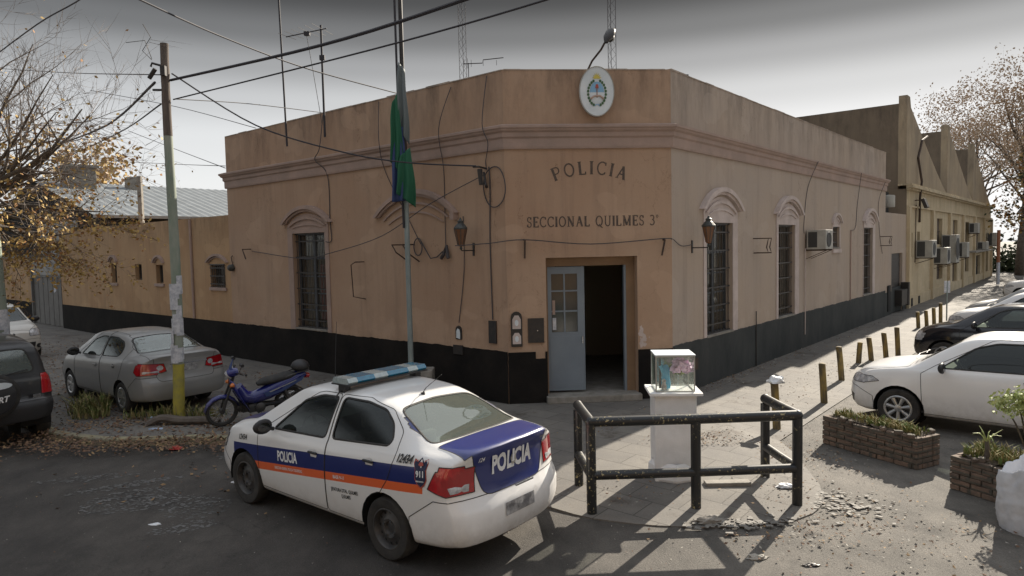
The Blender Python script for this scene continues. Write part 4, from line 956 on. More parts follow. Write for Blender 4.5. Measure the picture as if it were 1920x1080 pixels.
# dado, black round the left and the corner, chalky grey on the right front
dz = 1.035; t_ = .022
def dado_run(F, s0, s1, z, mt, amp=.009):
    m = PB(F); rr = random.Random(int(s1*10)); n = max(4, int((s1-s0)/.07)); vs = []; v = 0
    for i in range(n+1):
        v = v*.7+rr.uniform(-amp, amp); x = s0+(s1-s0)*i/n; t = t_-.004 if rr.random() < .06 else t_; vs += [(x, t_, 0), (x, t_, z+v), (x, .001, z+v+.004)]
    m.add(vs, [(3*i, 3*i+3, 3*i+4, 3*i+1) for i in range(n)]+[(3*i+1, 3*i+4, 3*i+5, 3*i+2) for i in range(n)]); m.build('dado', mt)
dado_run(FL, 0, L_END, dz, 'dado_black')
m = PB(); m.box(0.0, .49, .001, t_, 0, dz-.01, M=FC); m.box(.49, .665, .001, t_, 0, .90, M=FC); m.box(.665, DOOR[0], .001, t_, 0, dz-.01, M=FC); m.build('dado', 'dado_black')
m = PB(); m.box(DOOR[1], CW, .001, t_, 0, dz-.03, M=FC); m.build('dado', 'dado_black')
dado_run(FR, 0, R_END, dz, 'dado_grey')
def arc_pts(c, hw, z0, rise, n=18):
    r = (hw*hw+rise*rise)/(2*rise); a0 = math.asin(min(1, hw/r)); cz = z0+rise-r
    if rise > hw: a0 = math.pi-a0
    return [(c+r*math.sin(-a0+2*a0*i/n), cz+r*math.cos(-a0+2*a0*i/n)) for i in range(n+1)]
def arch_band(m, F, c, hw, z0, rise, wd, o0, o1, ret=0):
    A = arc_pts(c, hw, z0, rise); B = arc_pts(c, hw-wd, z0, rise-wd*.9)
    for i in range(len(A)-1):
        vs = [(A[i][0], o, A[i][1]) for o in (o0, o1)]+[(A[i+1][0], o, A[i+1][1]) for o in (o0, o1)]+[(B[i][0], o, B[i][1]) for o in (o0, o1)]+[(B[i+1][0], o, B[i+1][1]) for o in (o0, o1)]
        fs = [(0, 2, 3, 1), (1, 3, 7, 5), (4, 5, 7, 6)]
        if i == 0: fs.append((0, 1, 5, 4))
        if i == len(A)-2: fs.append((2, 3, 7, 6))
        m.add(vs, fs, M=F)
def surround(F, c, a, b, z0, zt, hw, spring, rise, mt, mt2, sc=1, jamb=.11):
    m = PB(); arch_band(m, F, c, hw, spring, rise, .10*sc, .0, .12*sc); arch_band(m, F, c, hw-.10*sc, spring-.0, rise-.09*sc, .06*sc, .0, .075*sc)
    m.build('hood_moulding', mt)
    m = PB(); arch_band(m, F, c, hw-.24*sc, spring-.06*sc, rise-.20*sc, .07*sc, 0, .055*sc); arch_band(m, F, c, hw-.38*sc, spring-.1*sc, rise-.32*sc, .05*sc, 0, .040*sc)
    m.build('arch_moulding', mt2)
    m = PB()
    A = arc_pts(c, hw-.17*sc, spring-.03*sc, rise-.16*sc)
    zb = zt
    poly = [(A[0][0], zb)]+[(A[0][0], max(A[0][1], zb+.01))]+A[1:-1]+[(A[-1][0], max(A[-1][1], zb+.01)), (A[-1][0], zb)]
    m.prism(poly, .001, .020*sc, M=F)
    l_, r_ = A[0][0], A[-1][0]
    m.box(l_, a, .001, .020*sc, z0, zb-.0005, M=F); m.box(b, r_, .001, .020*sc, z0, zb-.0005, M=F)
    m.build('window_surround', mt2)
def grille(F, a, b, z0, z1, parent, o=-.06, nv=9, nh=4, mt='black_iron', r=.009):
    m = _mb(F)
    for i in range(nv): s_ = a+(b-a)*(i+.5)/nv; m.tube([(s_, o, z0), (s_, o, z1)], r, 5)
    for j in range(nh): z = z0+(z1-z0)*(j+.5)/nh; m.box(a, b, o-.006, o+.006, z-.014, z+.014)
    for z in (z0+.015, z1-.015): m.box(a, b, o-.01, o+.01, z-.015, z+.015)
    return m.build('grille', mt, parent)
def win_root(F, a, b, z0, z1):
    return None
def window(F, a, b, z0, z1, style):
    m = PB(F) ; d = -.17
    fr = .055
    for q in ((a, a+fr, z0, z1), (b-fr, b, z0, z1), (a+fr, b-fr, z0, z0+fr), (a+fr, b-fr, z1-fr, z1)): m.box(q[0], q[1], d-.03, d+.03, q[2], q[3])
    mid = (a+b)/2
    m.box(mid-.035, mid+.035, d-.028, d+.028, z0+fr, z1-fr)
    if z1-z0 > 1.2:
        m.box(a+fr, b-fr, d-.025, d+.025, z1-.62, z1-.55)
        if style == 'glazed':
            for k in range(1, 4): z = z0+fr+(z1-.62-z0-fr)*k/4; m.box(a+fr, mid-.035, d-.015, d+.015, z-.015, z+.015); m.box(mid+.035, b-fr, d-.015, d+.015, z-.015, z+.015)
    fo = m.build('window', {'glazed': 'frame_blue', 'shut': 'shutter', 'dark': 'black_iron'}[style])
    g = _mb(F); g.add([(a+fr, d, z0+fr), (b-fr, d, z0+fr), (b-fr, d, z1-fr), (a+fr, d, z1-fr)], [(0, 1, 2, 3)]); g.build('pane', 'house_pane', fo)
    g = _mb(F); nn = 60; vs = []
    for i in range(nn+1): s_ = a+.01+(b-a-.02)*i/nn; o_ = d-.10+.022*math.sin(i*1.35)+.012*math.sin(i*.47+a*5); vs += [(s_, o_, z0+.02), (s_, o_-.01, z1-.02)]
    g.add(vs, [(2*i, 2*i+2, 2*i+3, 2*i+1) for i in range(nn)]); g.build('curtain', 'curtain' if style != 'dark' else 'shutter', fo)
    g = _mb(F); g.box(a-.0, b+.0, d+.03, .03, z0-.002, z0+.035); g.build('sill', 'concrete', fo)
    n = max(3, int((b-a)/.13)); grille(F, a+.01, b-.01, z0+.036, z1-.005, fo, nv=n, nh=max(2, int((z1-z0)/.36)))
    return fo
def fix(fo): return fo
mat('frame_blue', (.05, .06, .075), .5, var=(.08, .09, .10), vs=6)
mat('red_curtain', (.16, .025, .02), .9, var=(.10, .02, .02), vs=5)
fo = window(FL, *LW[0], 'glazed')
g = _mb(FL); g.box(5.52, 5.98, -.225, -.20, 1.3, 2.6); g.build('red_curtain', 'red_curtain', fo)
surround(FL, 6.10, 5.42, 6.73, 1.045, 3.34, 1.0, 3.56, .42, 'moulding', 'moulding')
# blind arch to the right of it
m = PB(); arch_band(m, FL, 2.36, 1.22, 3.57, .52, .10, 0, .11); arch_band(m, FL, 2.36, 1.12, 3.57, .43, .06, 0, .07); m.build('hood_moulding', 'moulding')
m = PB(); arch_band(m, FL, 2.36, .97, 3.50, .34, .05, 0, .035); arch_band(m, FL, 2.36, .82, 3.42, .24, .04, 0, .025)
m.box(1.17, 1.27, 0, .13, 3.44, 3.58, M=FL); m.build('arch_moulding', 'moulding')
for (a, b, c, d), st_, ctr, hw, sp, ri, sc in zip(RW, ('glazed', 'shut', 'dark', 'shut'), (2.12, 6.10, 10.27, 14.10), (1.0, .98, .50, .92), (3.56, 3.56, 3.40, 3.50), (.46, .46, .30, .44), (1, 1, .6, 1)):
    window(FR, a, b, c, d, st_); surround(FR, ctr, a, b, c-.01 if sc < 1 else 1.04, d, hw, sp, ri, 'surround_pale', 'surround_pale', sc)
m = PB(FR); m.box(9.84, 10.68, .0, .05, 2.54, 2.645); m.build('window_sill', 'surround_pale')
# doorway: hall behind, sill step, leaf with six panes
m = PB(FC); a, b = DOOR[0], DOOR[1]
m.add([(a-.9, -.301, .2), (a-.9, -4.5, .2), (b+.8, -4.5, .2), (b+.8, -.301, .2)], [(0, 1, 2, 3)]); m.build('hall_floor', 'concrete')
m = PB(FC)
m.add([(a-.9, -.301, .2), (a-.9, -4.5, .2), (a-.9, -4.5, 3.2), (a-.9, -.301, 3.2)], [(0, 1, 2, 3)]); m.add([(b+.8, -.301, .2), (b+.8, -4.5, .2), (b+.8, -4.5, 3.2), (b+.8, -.301, 3.2)], [(0, 1, 2, 3)])
m.add([(a-.9, -4.5, .2), (b+.8, -4.5, .2), (b+.8, -4.5, 3.2), (a-.9, -4.5, 3.2)], [(0, 1, 2, 3)]); m.add([(a-.9, -.301, 3.2), (b+.8, -.301, 3.2), (b+.8, -4.5, 3.2), (a-.9, -4.5, 3.2)], [(0, 1, 2, 3)])
m.build('hall_wall', 'interior_wall')
m = PB(FC); m.box(b-.85, b-.2, -4.48, -4.44, 1.6, 2.6); m.build('hall_window', 'window_glass')
m = PB(FC); m.box(a-.03, b+.03, -.30, .16, .1, .22, bev=.012); m.build('door_step', 'concrete')
m = PB(FC); d = -.24
m.box(a, a+.05, d-.05, d+.05, .22, 2.70); m.box(b-.16, b, d-.05, d+.05, .22, 2.70); m.box(a+.05, b-.16, d-.05, d+.05, 2.54, 2.70); m.build('door_frame', 'orange_plaster')
m = PB(FC); m.box(b-.20, b-.161, d-.06, d+.04, .22, 2.54); m.build('door_post', 'door_grey')
la, lb_ = a+.052, 1.43
m = PB(FC)
Z = lambda i: 1.34+i*.37
m.box(la, lb_, d-.02, d+.02, .26, 1.335)
m.box(la, la+.07, d-.02, d+.02, 1.335, 2.53); m.box(lb_-.13, lb_, d-.02, d+.02, 1.335, 2.53); m.box(la+.07, lb_-.13, d-.02, d+.02, 2.40, 2.53)
for i in (0, 1, 2): m.box(la+.07, lb_-.13, d-.02, d+.02, Z(i)-.005, Z(i)+.022) if i else None
m.box((la+lb_-.06)/2-.014, (la+lb_-.06)/2+.014, d-.018, d+.018, 1.335, 2.40)
m.box(la+.03, lb_-.03, d+.02, d+.028, .34, 1.26)
leaf = m.build('door', 'door_grey')
g = _mb(FC); g.box(la+.07, lb_-.13, d-.006, d+.004, 1.335, 2.40); g.build('pane', 'window_glass', leaf)
g = _mb(FC); g.box(la+.085, la+.135, d+.022, d+.026, 1.66, 1.92, 'moulding'); g.box(la+.085, la+.15, d+.022, d+.026, 1.38, 1.60, 'paper'); g.build('notice', None, leaf)
g = _mb(FC); g.tube([(lb_-.05, d+.02, 1.25), (lb_-.05, d+.06, 1.25), (lb_-.05, d+.06, 1.13), (lb_-.05, d+.02, 1.13)], .009, 6); g.build('door_handle', 'chrome', leaf)

# painted serif lettering, made of strokes
def serif(ch, h=1.0):
    """strokes on a 1-high grid: list of (points, thickness)"""
    T, t = .19, .10
    def arc(cx, cz, rx, rz, a0, a1, n=12): return [(cx+rx*math.cos(R(a0+(a1-a0)*i/n)), cz+rz*math.sin(R(a0+(a1-a0)*i/n))) for i in range(n+1)]
    S = {'I': (.30, [([(.15, .02), (.15, .98)], T)], [(.15, 0), (.15, 1)]),
     'P': (.66, [([(.15, .02), (.15, .98)], T), ([(.15, .96), (.36, .96)]+arc(.36, .72, .20, .24, 90, -90)+[(.15, .48)], .09)], [(.15, 0), (.15, 1)]),
     'L': (.62, [([(.15, .02), (.15, .98)], T), ([(.15, .035), (.55, .035)], t), ([(.54, .0), (.54, .22)], t)], [(.15, 0), (.15, 1)]),
     'O': (.80, [(arc(.39, .5, .32, .47, 60, 240), .12), (arc(.39, .5, .32, .47, 240, 420), .12)], []),
     'C': (.72, [(arc(.40, .5, .33, .47, 50, 310), .11), ([(.62, .72), (.62, .96)], t), ([(.62, .06), (.62, .24)], t)], []),
     'A': (.80, [([(.40, .98), (.12, .03)], t), ([(.38, .98), (.66, .03)], T), ([(.22, .36), (.56, .36)], t)], [(.12, 0), (.66, 0)]),
     'S': (.58, [(arc(.29, .73, .18, .23, 20, 270, 10)+arc(.29, .26, .20, .24, 90, -160, 10), .10), ([(.46, .72), (.46, .96)], t), ([(.10, .04), (.10, .28)], t)], []),
     'E': (.62, [([(.15, .02), (.15, .98)], T), ([(.15, .965), (.54, .965)], t), ([(.15, .5), (.42, .5)], t), ([(.15, .035), (.55, .035)], t), ([(.54, .80), (.54, 1.0)], t), ([(.55, 0), (.55, .20)], t), ([(.42, .40), (.42, .60)], t)], [(.15, 0), (.15, 1)]),
     'N': (.82, [([(.15, .02), (.15, .98)], t), ([(.13, .98), (.64, .02)], T), ([(.64, .02), (.64, .98)], t)], [(.15, 0), (.15, 1), (.64, 1)]),
     'M': (.96, [([(.15, .02), (.15, .98)], t), ([(.15, .98), (.46, .05)], T), ([(.46, .05), (.77, .98)], t), ([(.77, .98), (.77, .02)], T)], [(.15, 0), (.77, 0), (.15, 1), (.77, 1)]),
     'Q': (.82, [(arc(.39, .5, .32, .47, 60, 240), .12), (arc(.39, .5, .32, .47, 240, 420), .12), ([(.38, .20), (.52, .0), (.74, -.16)], .10)], []),
     'U': (.78, [([(.15, .98), (.15, .3)]+arc(.38, .3, .23, .28, 180, 360)+[(.61, .98)], .10)], [(.15, 1), (.61, 1)]),
     '3': (.56, [(arc(.24, .75, .20, .22, 150, -80, 10), .10), (arc(.24, .29, .23, .27, 85, -150, 10), .10)], []),
     '*': (.30, [(arc(.15, .86, .10, .12, 0, 360, 12), .05)], []), ' ': (.42, [], [])}
    return S[ch]
def paint_text(F, s, c, z, h, mt, name, bend=0, parent=None, gap=.10, wx=1.0, o=.004):
    tot = sum(serif(q)[0]+gap for q in s)-gap; m = PB(F); x = -tot/2; k = 0
    for q in s:
        wd, st_, ser = serif(q)
        def T(px, pz):
            X = (x+px)*h*wx; Zp = pz*h
            if bend:
                a = X/bend; return (c+(bend+Zp)*math.sin(a), z-bend+(bend+Zp)*math.cos(a))
            return (c+X, z+Zp)
        strokes = list(st_)+[([(px-.13, (.03 if pz == 0 else .97)), (px+.13, (.03 if pz == 0 else .97))], .05) for px, pz in ser]
        for pts, th in strokes:
            k += 1; oo = o+k*2e-5
            P = [Vector(T(*p)) for p in pts]
            for i in range(len(P)-1):
                d_ = P[i+1]-P[i]
                if d_.length < 1e-6: continue
                n_ = Vector((-d_.y, d_.x)).normalized()*th*h*.5
                q_ = [P[i]-n_, P[i+1]-n_, P[i+1]+n_, P[i]+n_]
                m.add([(v.x, oo, v.y) for v in q_], [(0, 1, 2, 3)])
        x += wd+gap
    return m.build(name, mt)
paint_text(FC, 'POLICIA', 1.52, 4.165, .235, 'wall_letter', 'lettering', bend=1.75, gap=.22, wx=1.0)
paint_text(FC, 'SECCIONAL QUILMES 3*', 1.565, 3.245, .185, 'wall_letter', 'lettering', gap=.08, wx=.93)
# little flush fittings of the front
m = PB(FC); m.box(.36, .645, .0, .03, 1.19, 1.63); m.build('meter_cover', 'black_iron')
m = PB(FC); m.box(.52, .536, .03, .04, 1.40, 1.42); m.build('meter_lock', 'chrome')
m = PB(FL); m.box(.26, .44, .0, .03, 1.17, 1.58); m.build('meter_cover', 'black_iron')
m = PB(FL); m.prism([(1.14, 1.18), (1.30, 1.18), (1.30, 1.36)]+[(1.22+.08*math.cos(R(a)), 1.36+.08*math.sin(R(a))) for a in range(30, 180, 30)]+[(1.14, 1.36)], .0, .02); m.build('niche_frame', 'black_iron')
m = PB(FL); m.prism([(1.18, 1.19), (1.275, 1.21), (1.27, 1.34), (1.24, 1.39), (1.19, 1.37), (1.175, 1.30)], .02, .026); m.build('niche_plate', 'sign_white')
m = PB(FL); m.box(1.10, 1.35, .023, .045, .90, 1.075); m.build('letter_box', 'black_iron')
m = PB(FC); m.prism([(.055, 1.13), (.255, 1.13), (.255, 1.66)]+[(.155+.10*math.cos(R(a)), 1.66+.10*math.sin(R(a))) for a in range(30, 180, 30)]+[(.055, 1.66)], 0, .03); pq = m.build('plaque', 'black_iron')
for z_, hh in ((1.18, .20), (1.45, .24)):
    g = _mb(FC); g.prism([(.08, z_), (.23, z_), (.23, z_+hh*.7), (.19, z_+hh), (.12, z_+hh), (.08, z_+hh*.7)], .03, .036, 'surround_pale'); g.prism([(.115+.04+.035*math.cos(a*.628), z_+hh*.45+.055*math.sin(a*.628)) for a in range(10)], .036, .041, 'sign_white'); g.build('plaque_panel', None, pq)
# bare plaster patches where the paint has come off
m = PB(FC)
for i in range(26):
    s_ = 2.41+abs(rt.gauss(0, .06)); z_ = 1.08+abs(rt.gauss(0, .16)); r0 = rt.uniform(.01, .045)
    m.add([(s_+math.cos(a)*r0*rt.uniform(.6, 1.2), .003+i*2e-5, z_+math.sin(a)*r0*rt.uniform(.8, 2)) for a in (0, 1, 2, 3, 4, 5)], [tuple(range(6))])
m.build('bare_plaster', 'surround_pale')
# iron brackets left on the walls
def bracket(F, pts, r=.014): m = PB(F); m.tube(pts, r, 6); m.build('iron_bracket', 'rust_iron')
bracket(FC, [(.32, .01, 3.03), (.33, .07, 3.02), (.32, .07, 2.70)], .018); bracket(FC, [(2.84, .01, 2.98), (2.85, .08, 2.98), (2.78, .12, 2.70)], .018)
bracket(FL, [(4.02, .01, 2.66), (4.05, .22, 2.66), (4.20, .22, 2.60), (4.15, .22, 1.92), (4.0, .01, 1.86)], .013)
bracket(FL, [(8.66, .01, 3.0), (8.75, .2, 3.0), (8.60, .2, 2.75)], .016)
for a in (2.30, 2.62): bracket(FL, [(a+.1, .01, 3.0), (a+.12, .3, 3.0), (a, .3, 2.85), (a-.08, .05, 2.66)], .015)
for a in (3.86, 4.05): bracket(FR, [(a-.02, .01, 2.98), (a, .34, 2.98), (a-.0, .30, 2.78), (a+.0, .34, 2.66), (a-.02, .02, 2.66)], .014)
for a in (15.6, 15.85): bracket(FR, [(a-.02, .01, 3.0), (a, .34, 3.0), (a-.0, .30, 2.8), (a+.0, .34, 2.68), (a-.02, .02, 2.68)], .014)
# pipes on the right front
m = PB(FR); m.tube([(11.75, .03, 1.03), (11.75, .03, 3.2)], .018, 6); m.build('wall_pipe', 'moulding')
m = PB(FR); m.tube([(7.35, .04, .45), (7.35, .04, 2.7), (7.5, .1, 2.72)], .014, 6); m.build('drain_hose', 'surround_pale')
m = PB(FR); m.tube([(3.95, .035, .1), (3.95, .035, 1.35)], .012, 6); m.build('wall_pipe', 'black_iron')
m = PB(FR); m.box(.75, .87, .02, .09, .50, .72); m.build('gas_cover', 'rust_iron')

# oval coat of arms
m = _mb(FC); c0, z0 = 1.645, 5.595
sg = thing('coat_of_arms_sign', 'white oval coat of arms sign fixed over the station cornice', 'sign', tuple(FC @ Vector((c0, .1, z0))))
def sgb(m, name, mt, par=None):
    o = m.build(name, mt, par or sg)
    if par is None: o.location = -sg.location
    return o
def oval(cx, cz, rx, rz, n=40, a0=0, a1=360): return [(cx+rx*math.cos(R(a0+(a1-a0)*i/n)), cz+rz*math.sin(R(a0+(a1-a0)*i/n))) for i in range(n+(0 if a1-a0 == 360 else 1))]
m.prism(oval(c0, z0, .312, .435), .08, .115); plate = sgb(m, 'plate', 'sign_white')
m = _mb(FC)
m.tube([(x, .118, z) for x, z in oval(c0, z0, .305, .427)+[oval(c0, z0, .305, .427)[0]]], .008, 5); sgb(m, 'rim', 'ac_white')
m = _mb(FC); m.prism(oval(c0, z0-.02, .125, .185, 24, 0, 180), .116, .122); sgb(m, 'blue_field', 'sky_blue')
m = _mb(FC); m.prism(oval(c0, z0-.02, .125, .185, 24, 180, 360), .116, .121); sgb(m, 'white_field', 'sign_white')
m = _mb(FC); m.tube([(c0, .126, z0-.11), (c0, .126, z0+.07)], .008, 5, 'ceramic'); m.prism([(c0-.03, z0+.05), (c0+.03, z0+.05), (c0+.02, z0+.11), (c0, z0+.125), (c0-.02, z0+.11)], .123, .130, 'cap_red'); sgb(m, 'pike_and_cap', None)
m = _mb(FC); m.tube([(c0-.115, .125, z0-.13), (c0-.05, .128, z0-.085), (c0+.05, .128, z0-.08), (c0+.115, .125, z0-.13)], [.022, .016, .016, .022], 6); sgb(m, 'clasped_hands', 'skin_tone')
m = _mb(FC)
for i in range(19):
    a = R(-70+i*(320/18.0)-0); x, z = c0+.16*math.sin(a+math.pi*0+0), z0-.02+.225*math.cos(a)
for i in range(22):
    a = R(22+i*(316/21.0)+0); a = math.pi*0+a
    x, z = c0+.158*math.sin(a), z0-.03+.222*math.cos(a)
    if abs(math.degrees(a)-180) < 14: continue
    m.prism(oval(x, z, .021, .026, 8), .117, .124+i*1e-4)
sgb(m, 'laurel_wreath', 'laurel')
m = _mb(FC); sx, sz = c0, z0+.215
m.prism([(sx+(.085 if i % 2 else .048)*math.cos(R(180-i*180/14.)), sz+(.105 if i % 2 else .06)*math.sin(R(180-i*180/14.))) for i in range(15)], .117, .123); sgb(m, 'sun', 'sun_yellow')
m = _mb(FC); m.prism([(c0-.05, z0-.27), (c0-.015, z0-.235), (c0+.015, z0-.235), (c0+.05, z0-.27), (c0+.03, z0-.225), (c0-.03, z0-.225)], .117, .124); sgb(m, 'ribbon', 'sky_blue')
# floodlight on an arm over the sign
fl = thing('street_lamp', 'dark cobra-head lamp on a bent arm above the coat of arms', 'lamp', tuple(FC @ Vector((1.50, -.1, 6.0))))
m = _mb(); a0 = FC @ Vector((1.50, -.12, 5.95)); a1 = Vector((1.60, 11.95, 6.22)); a2 = Vector((1.66, 11.80, 6.32)); m.tube([a0, (a0+a1)/2+Vector((-.02, 0, .02)), a1, a2], .018, 7); sgo = m.build('arm', 'rust_iron', fl); sgo.location = -fl.location
m = _mb(Matrix.Translation((1.70, 11.70, 6.36)) @ Matrix.Rotation(R(58), 4, 'Z') @ Matrix.Rotation(R(-42), 4, 'Y'))
m.tube([(-.17, 0, -.02), (-.13, 0, 0), (-.03, 0, .01), (.10, 0, .015), (.17, 0, .01), (.20, 0, .0)], [.03, .05, .085, .09, .07, .02], 14, flat=.75); sgo = m.build('lamp_head', 'black_iron', fl, smooth=True); sgo.location = -fl.location
m = _mb(Matrix.Translation((1.70, 11.70, 6.36)) @ Matrix.Rotation(R(58), 4, 'Z') @ Matrix.Rotation(R(-42), 4, 'Y'))
m.tube([(.0, 0, -.05), (.06, 0, -.062), (.13, 0, -.05)], [.05, .062, .04], 12); sgo = m.build('lamp_glass', 'lamp_green', fl, smooth=True); sgo.location = -fl.location

# wall lanterns
def lantern(F, s, z, label):
    b = F @ Vector((s, 0, z)); r = thing('wall_lantern', label, 'lantern', tuple(b), 0, 'wrought lanterns on the station walls')
    def fin(m, n, mt, par=None, sm=False):
        o = m.build(n, mt, par or r, smooth=sm)
        if par is None: o.location = -b
        return o
    oo = .34; T = F @ Matrix.Translation((s, oo, z))
    m = _mb(F); m.box(s-.02, s+.02, .0, .02, z-.12, z+.12); m.tube([(s, .02, z-.02), (s, oo-.03, z-.02), (s, oo, z+.0), (s, oo, z+.06)], .012, 6); fin(m, 'bracket', 'black_iron')
    m = _mb(T); m.lathe([(0.001, .05), (.04, .06), (.055, .08), (.115, .36), (.118, .38), (.0, .38)], 8); fin(m, 'lamp_glass', 'lamp_amber')
    m = _mb(T)
    for k in range(8):
        a = k*math.pi/4; m.tube([(.056*math.cos(a), .056*math.sin(a), .08), (.118*math.cos(a), .118*math.sin(a), .37)], .006, 4)
    m.lathe([(.125, .365), (.128, .39), (.08, .45), (.05, .475), (.05, .495), (.065, .505), (.03, .53), (.012, .57), (0.001, .58)], 12); m.lathe([(.02, .05), (.03, .03), (.014, .0), (.001, -.01)], 8)
    fin(m, 'lantern_cage', 'lamp_green')
lantern(FL, .78, 2.88, 'dark lantern with amber panes on the wall left of the station door')
lantern(FR, .80, 2.84, 'dark lantern with amber panes beside the first tall window of the right front')

# air conditioners
def ac_unit(F, s, z, w_, d_, h_, label, dish=False, fan=True):
    b = F @ Vector((s, 0, z)); r = thing('air_conditioner', label, 'air conditioner', tuple(b), 0, 'air conditioning units on the right hand street')
    def fin(m, n, mt):
        o = m.build(n, mt, r); o.location = -b; return o
    m = _mb(F); m.box(s-w_/2, s+w_/2, .05, .05+d_, z, z+h_, bev=.012); fin(m, 'casing', 'ac_white')
    m = _mb(F); m.box(s-w_/2-.004, s-w_/2+.002, .09, .05+d_*.55, z+.05, z+h_-.05)
    for k in range(6): zz = z+.06+k*(h_-.12)/6; m.box(s-w_/2-.012, s-w_/2+.0, .09, .05+d_*.55, zz, zz+.012)
    fin(m, 'side_grille', 'ac_grille')
    if fan:
        m = _mb(F @ Matrix.Translation((s-w_*.1, .052+d_, z+h_/2))); m.lathe([(0.001, .0), (h_*.36, .0)], 20, axis='y'); m.lathe([(h_*.36, .0), (h_*.38, .012), (h_*.40, .0)], 20, axis='y'); 
        for k in range(3): m.lathe([(h_*.1*(k+1)-.004, .006), (h_*.1*(k+1)+.004, .006)], 18, axis='y')
        fin(m, 'fan_grille', 'ac_grille')
    m = _mb(F)
    for q in (-.35, .35): m.box(s+q*w_-.015, s+q*w_+.015, .0, .05+d_, z-.04, z-.003); m.tube([(s+q*w_, .01, z-.25), (s+q*w_, .04+d_, z-.03)], .01, 4)
    fin(m, 'shelf_bracket', 'rust_iron')
    return r
ac = ac_unit(FR, 7.72, 2.68, .62, .48, .50, 'white air conditioner beside the second tall window of the police station')
def fin_at(m, name, mt, root, par=None, smooth=False):
    o = m.build(name, mt, par or root, smooth=smooth)
    if par is None: o.location = -root.location
    return o

# ---------------------------------------------------------------- lane wall, gate and yard buildings on the left
b = FL @ Vector((16.4, 0, .1)); lw = thing('boundary_wall', 'low orange wall with a black dado and small windows running left from the police station', 'wall', tuple(b))
holes = [(10.08, 10.86, 1.98, 2.60), (13.94, 14.44, 2.02, 2.60), (15.50, 16.02, 2.10, 2.62), (17.55, 18.02, 1.98, 2.64)]
o = facade('wall', FL, L_END+.004, 23.15, 0, 3.93, holes, 'wall_lane', lw, depth=.2); o.location = -b
m = MB(FL); m.add([(L_END+.004, 0, 3.93), (23.15, 0, 3.93), (23.15, -.25, 3.93), (L_END+.004, -.25, 3.93)], [(0, 1, 2, 3)]); m.add([(L_END+.004, -.25, 3.93), (23.15, -.25, 3.93), (23.15, -.25, 0), (L_END+.004, -.25, 0)], [(0, 1, 2, 3)]); m.add([(23.15, 0, 0), (23.15, -.25, 0), (23.15, -.25, 3.93), (23.15, 0, 3.93)], [(0, 1, 2, 3)])
fin_at(m, 'wall_back', 'wall_lane', lw)
m = MB(FL); m.box(L_END+.004, 23.15, .001, .02, 0, 1.04); fin_at(m, 'dado', 'dado_black', lw)
for k, (a, c, d, e) in enumerate(holes):
    m = MB(FL); m.box(a, c, -.19, -.15, d, e); wo = fin_at(m, 'window', 'dark_void' if k else 'window_glass', lw)
    g = MB(FL); g.box(a, a+.04, -.15, -.12, d, e); g.box(c-.04, c, -.15, -.12, d, e); g.box(a+.04, c-.04, -.15, -.12, d, d+.04); g.box(a+.04, c-.04, -.15, -.12, e-.04, e); g.build('window_frame', 'shutter', wo)
    if k == 0: grille(FL, a-.02, c+.02, d-.02, e+.02, wo, o=.03, nv=8, nh=3)
    if k in (0, 1, 3) or k == 2:
        if k != 2:
            m = MB(FL); arch_band(m, FL, (a+c)/2, (c-a)*.78, e+.06, .24, .07, 0, .08); arch_band(m, FL, (a+c)/2, (c-a)*.78-.09, e+.05, .17, .03, 0, .045); fin_at(m, 'hood_moulding', 'moulding', lw)
            m = MB(FL); m.box(a-.08, c+.08, 0, .045, d-.09, d-.005); fin_at(m, 'sill', 'moulding', lw)
m = MB(FL); m.tube([(11.95, .03, 1.05), (11.95, .03, 3.9)], .04, 8); fin_at(m, 'downpipe', 'moulding', lw)
bl = FL @ Vector((9.45, 0, 2.5)); r = thing('wall_lamp', 'small round bulkhead lamp on the left wall beside the barred window', 'lamp', tuple(bl))
m = MB(FL @ Matrix.Translation((9.62, 0, 2.52))); m.lathe([(.001, .16), (.06, .15), (.09, .10), (.095, .02), (.07, 0)], 14, axis='y'); fin_at(m, 'lamp_glass', 'lamp_green', r, smooth=True)
m = MB(FL @ Matrix.Translation((9.62, 0, 2.52))); m.tube([(0, .02, .09), (0, .05, .28), (0, .01, .32)], .012, 5); fin_at(m, 'bracket', 'rust_iron', r)
# gate
b = FL @ Vector((25.2, 0, .1)); gt = thing('metal_gate', 'tall grey sheet metal gate closing the yard at the end of the orange wall', 'gate', tuple(b))
m = MB(FL)
for k in range(12): m.box(23.25+k*.3, 23.25+k*.3+.296, -.10-(k % 2)*.012, -.06-(k % 2)*.012, .12, 2.08)
fin_at(m, 'gate_leaf', 'gate_metal', gt)
m = MB(FL); m.box(23.16, 23.25, -.14, .02, 0, 2.9); m.box(26.86, 26.96, -.14, .02, 0, 2.9); m.box(23.25, 26.86, -.12, -.02, 2.09, 2.16); fin_at(m, 'gate_frame', 'gate_metal', gt)
m = MB(FL); m.add([(24.0, -.055, 1.55), (24.28, -.055, 1.45), (24.28, -.055, 1.85), (24.05, -.055, 1.95)], [(0, 1, 2, 3)]); fin_at(m, 'poster', 'paper', gt)
m = MB(FL); m.box(23.25, 26.9, -.08, -.05, 2.17, 2.9); fin_at(m, 'top_panel', 'sheet_grey', gt)
m = MB(FL)
for k in range(18): m.box(22.9+k*.26, 22.9+k*.26+.25, -.62-(k % 2)*.02, -.58-(k % 2)*.02, 2.6, 4.35)
tag(m.build('metal_hoarding', 'sheet_grey'), 'pale corrugated sheet hoarding standing above the yard gate', 'hoarding')
b = FL @ Vector((35, 0, .1)); fw = thing('boundary_wall', 'far orange wall with a dark base beyond the grey gate', 'wall', tuple(b))
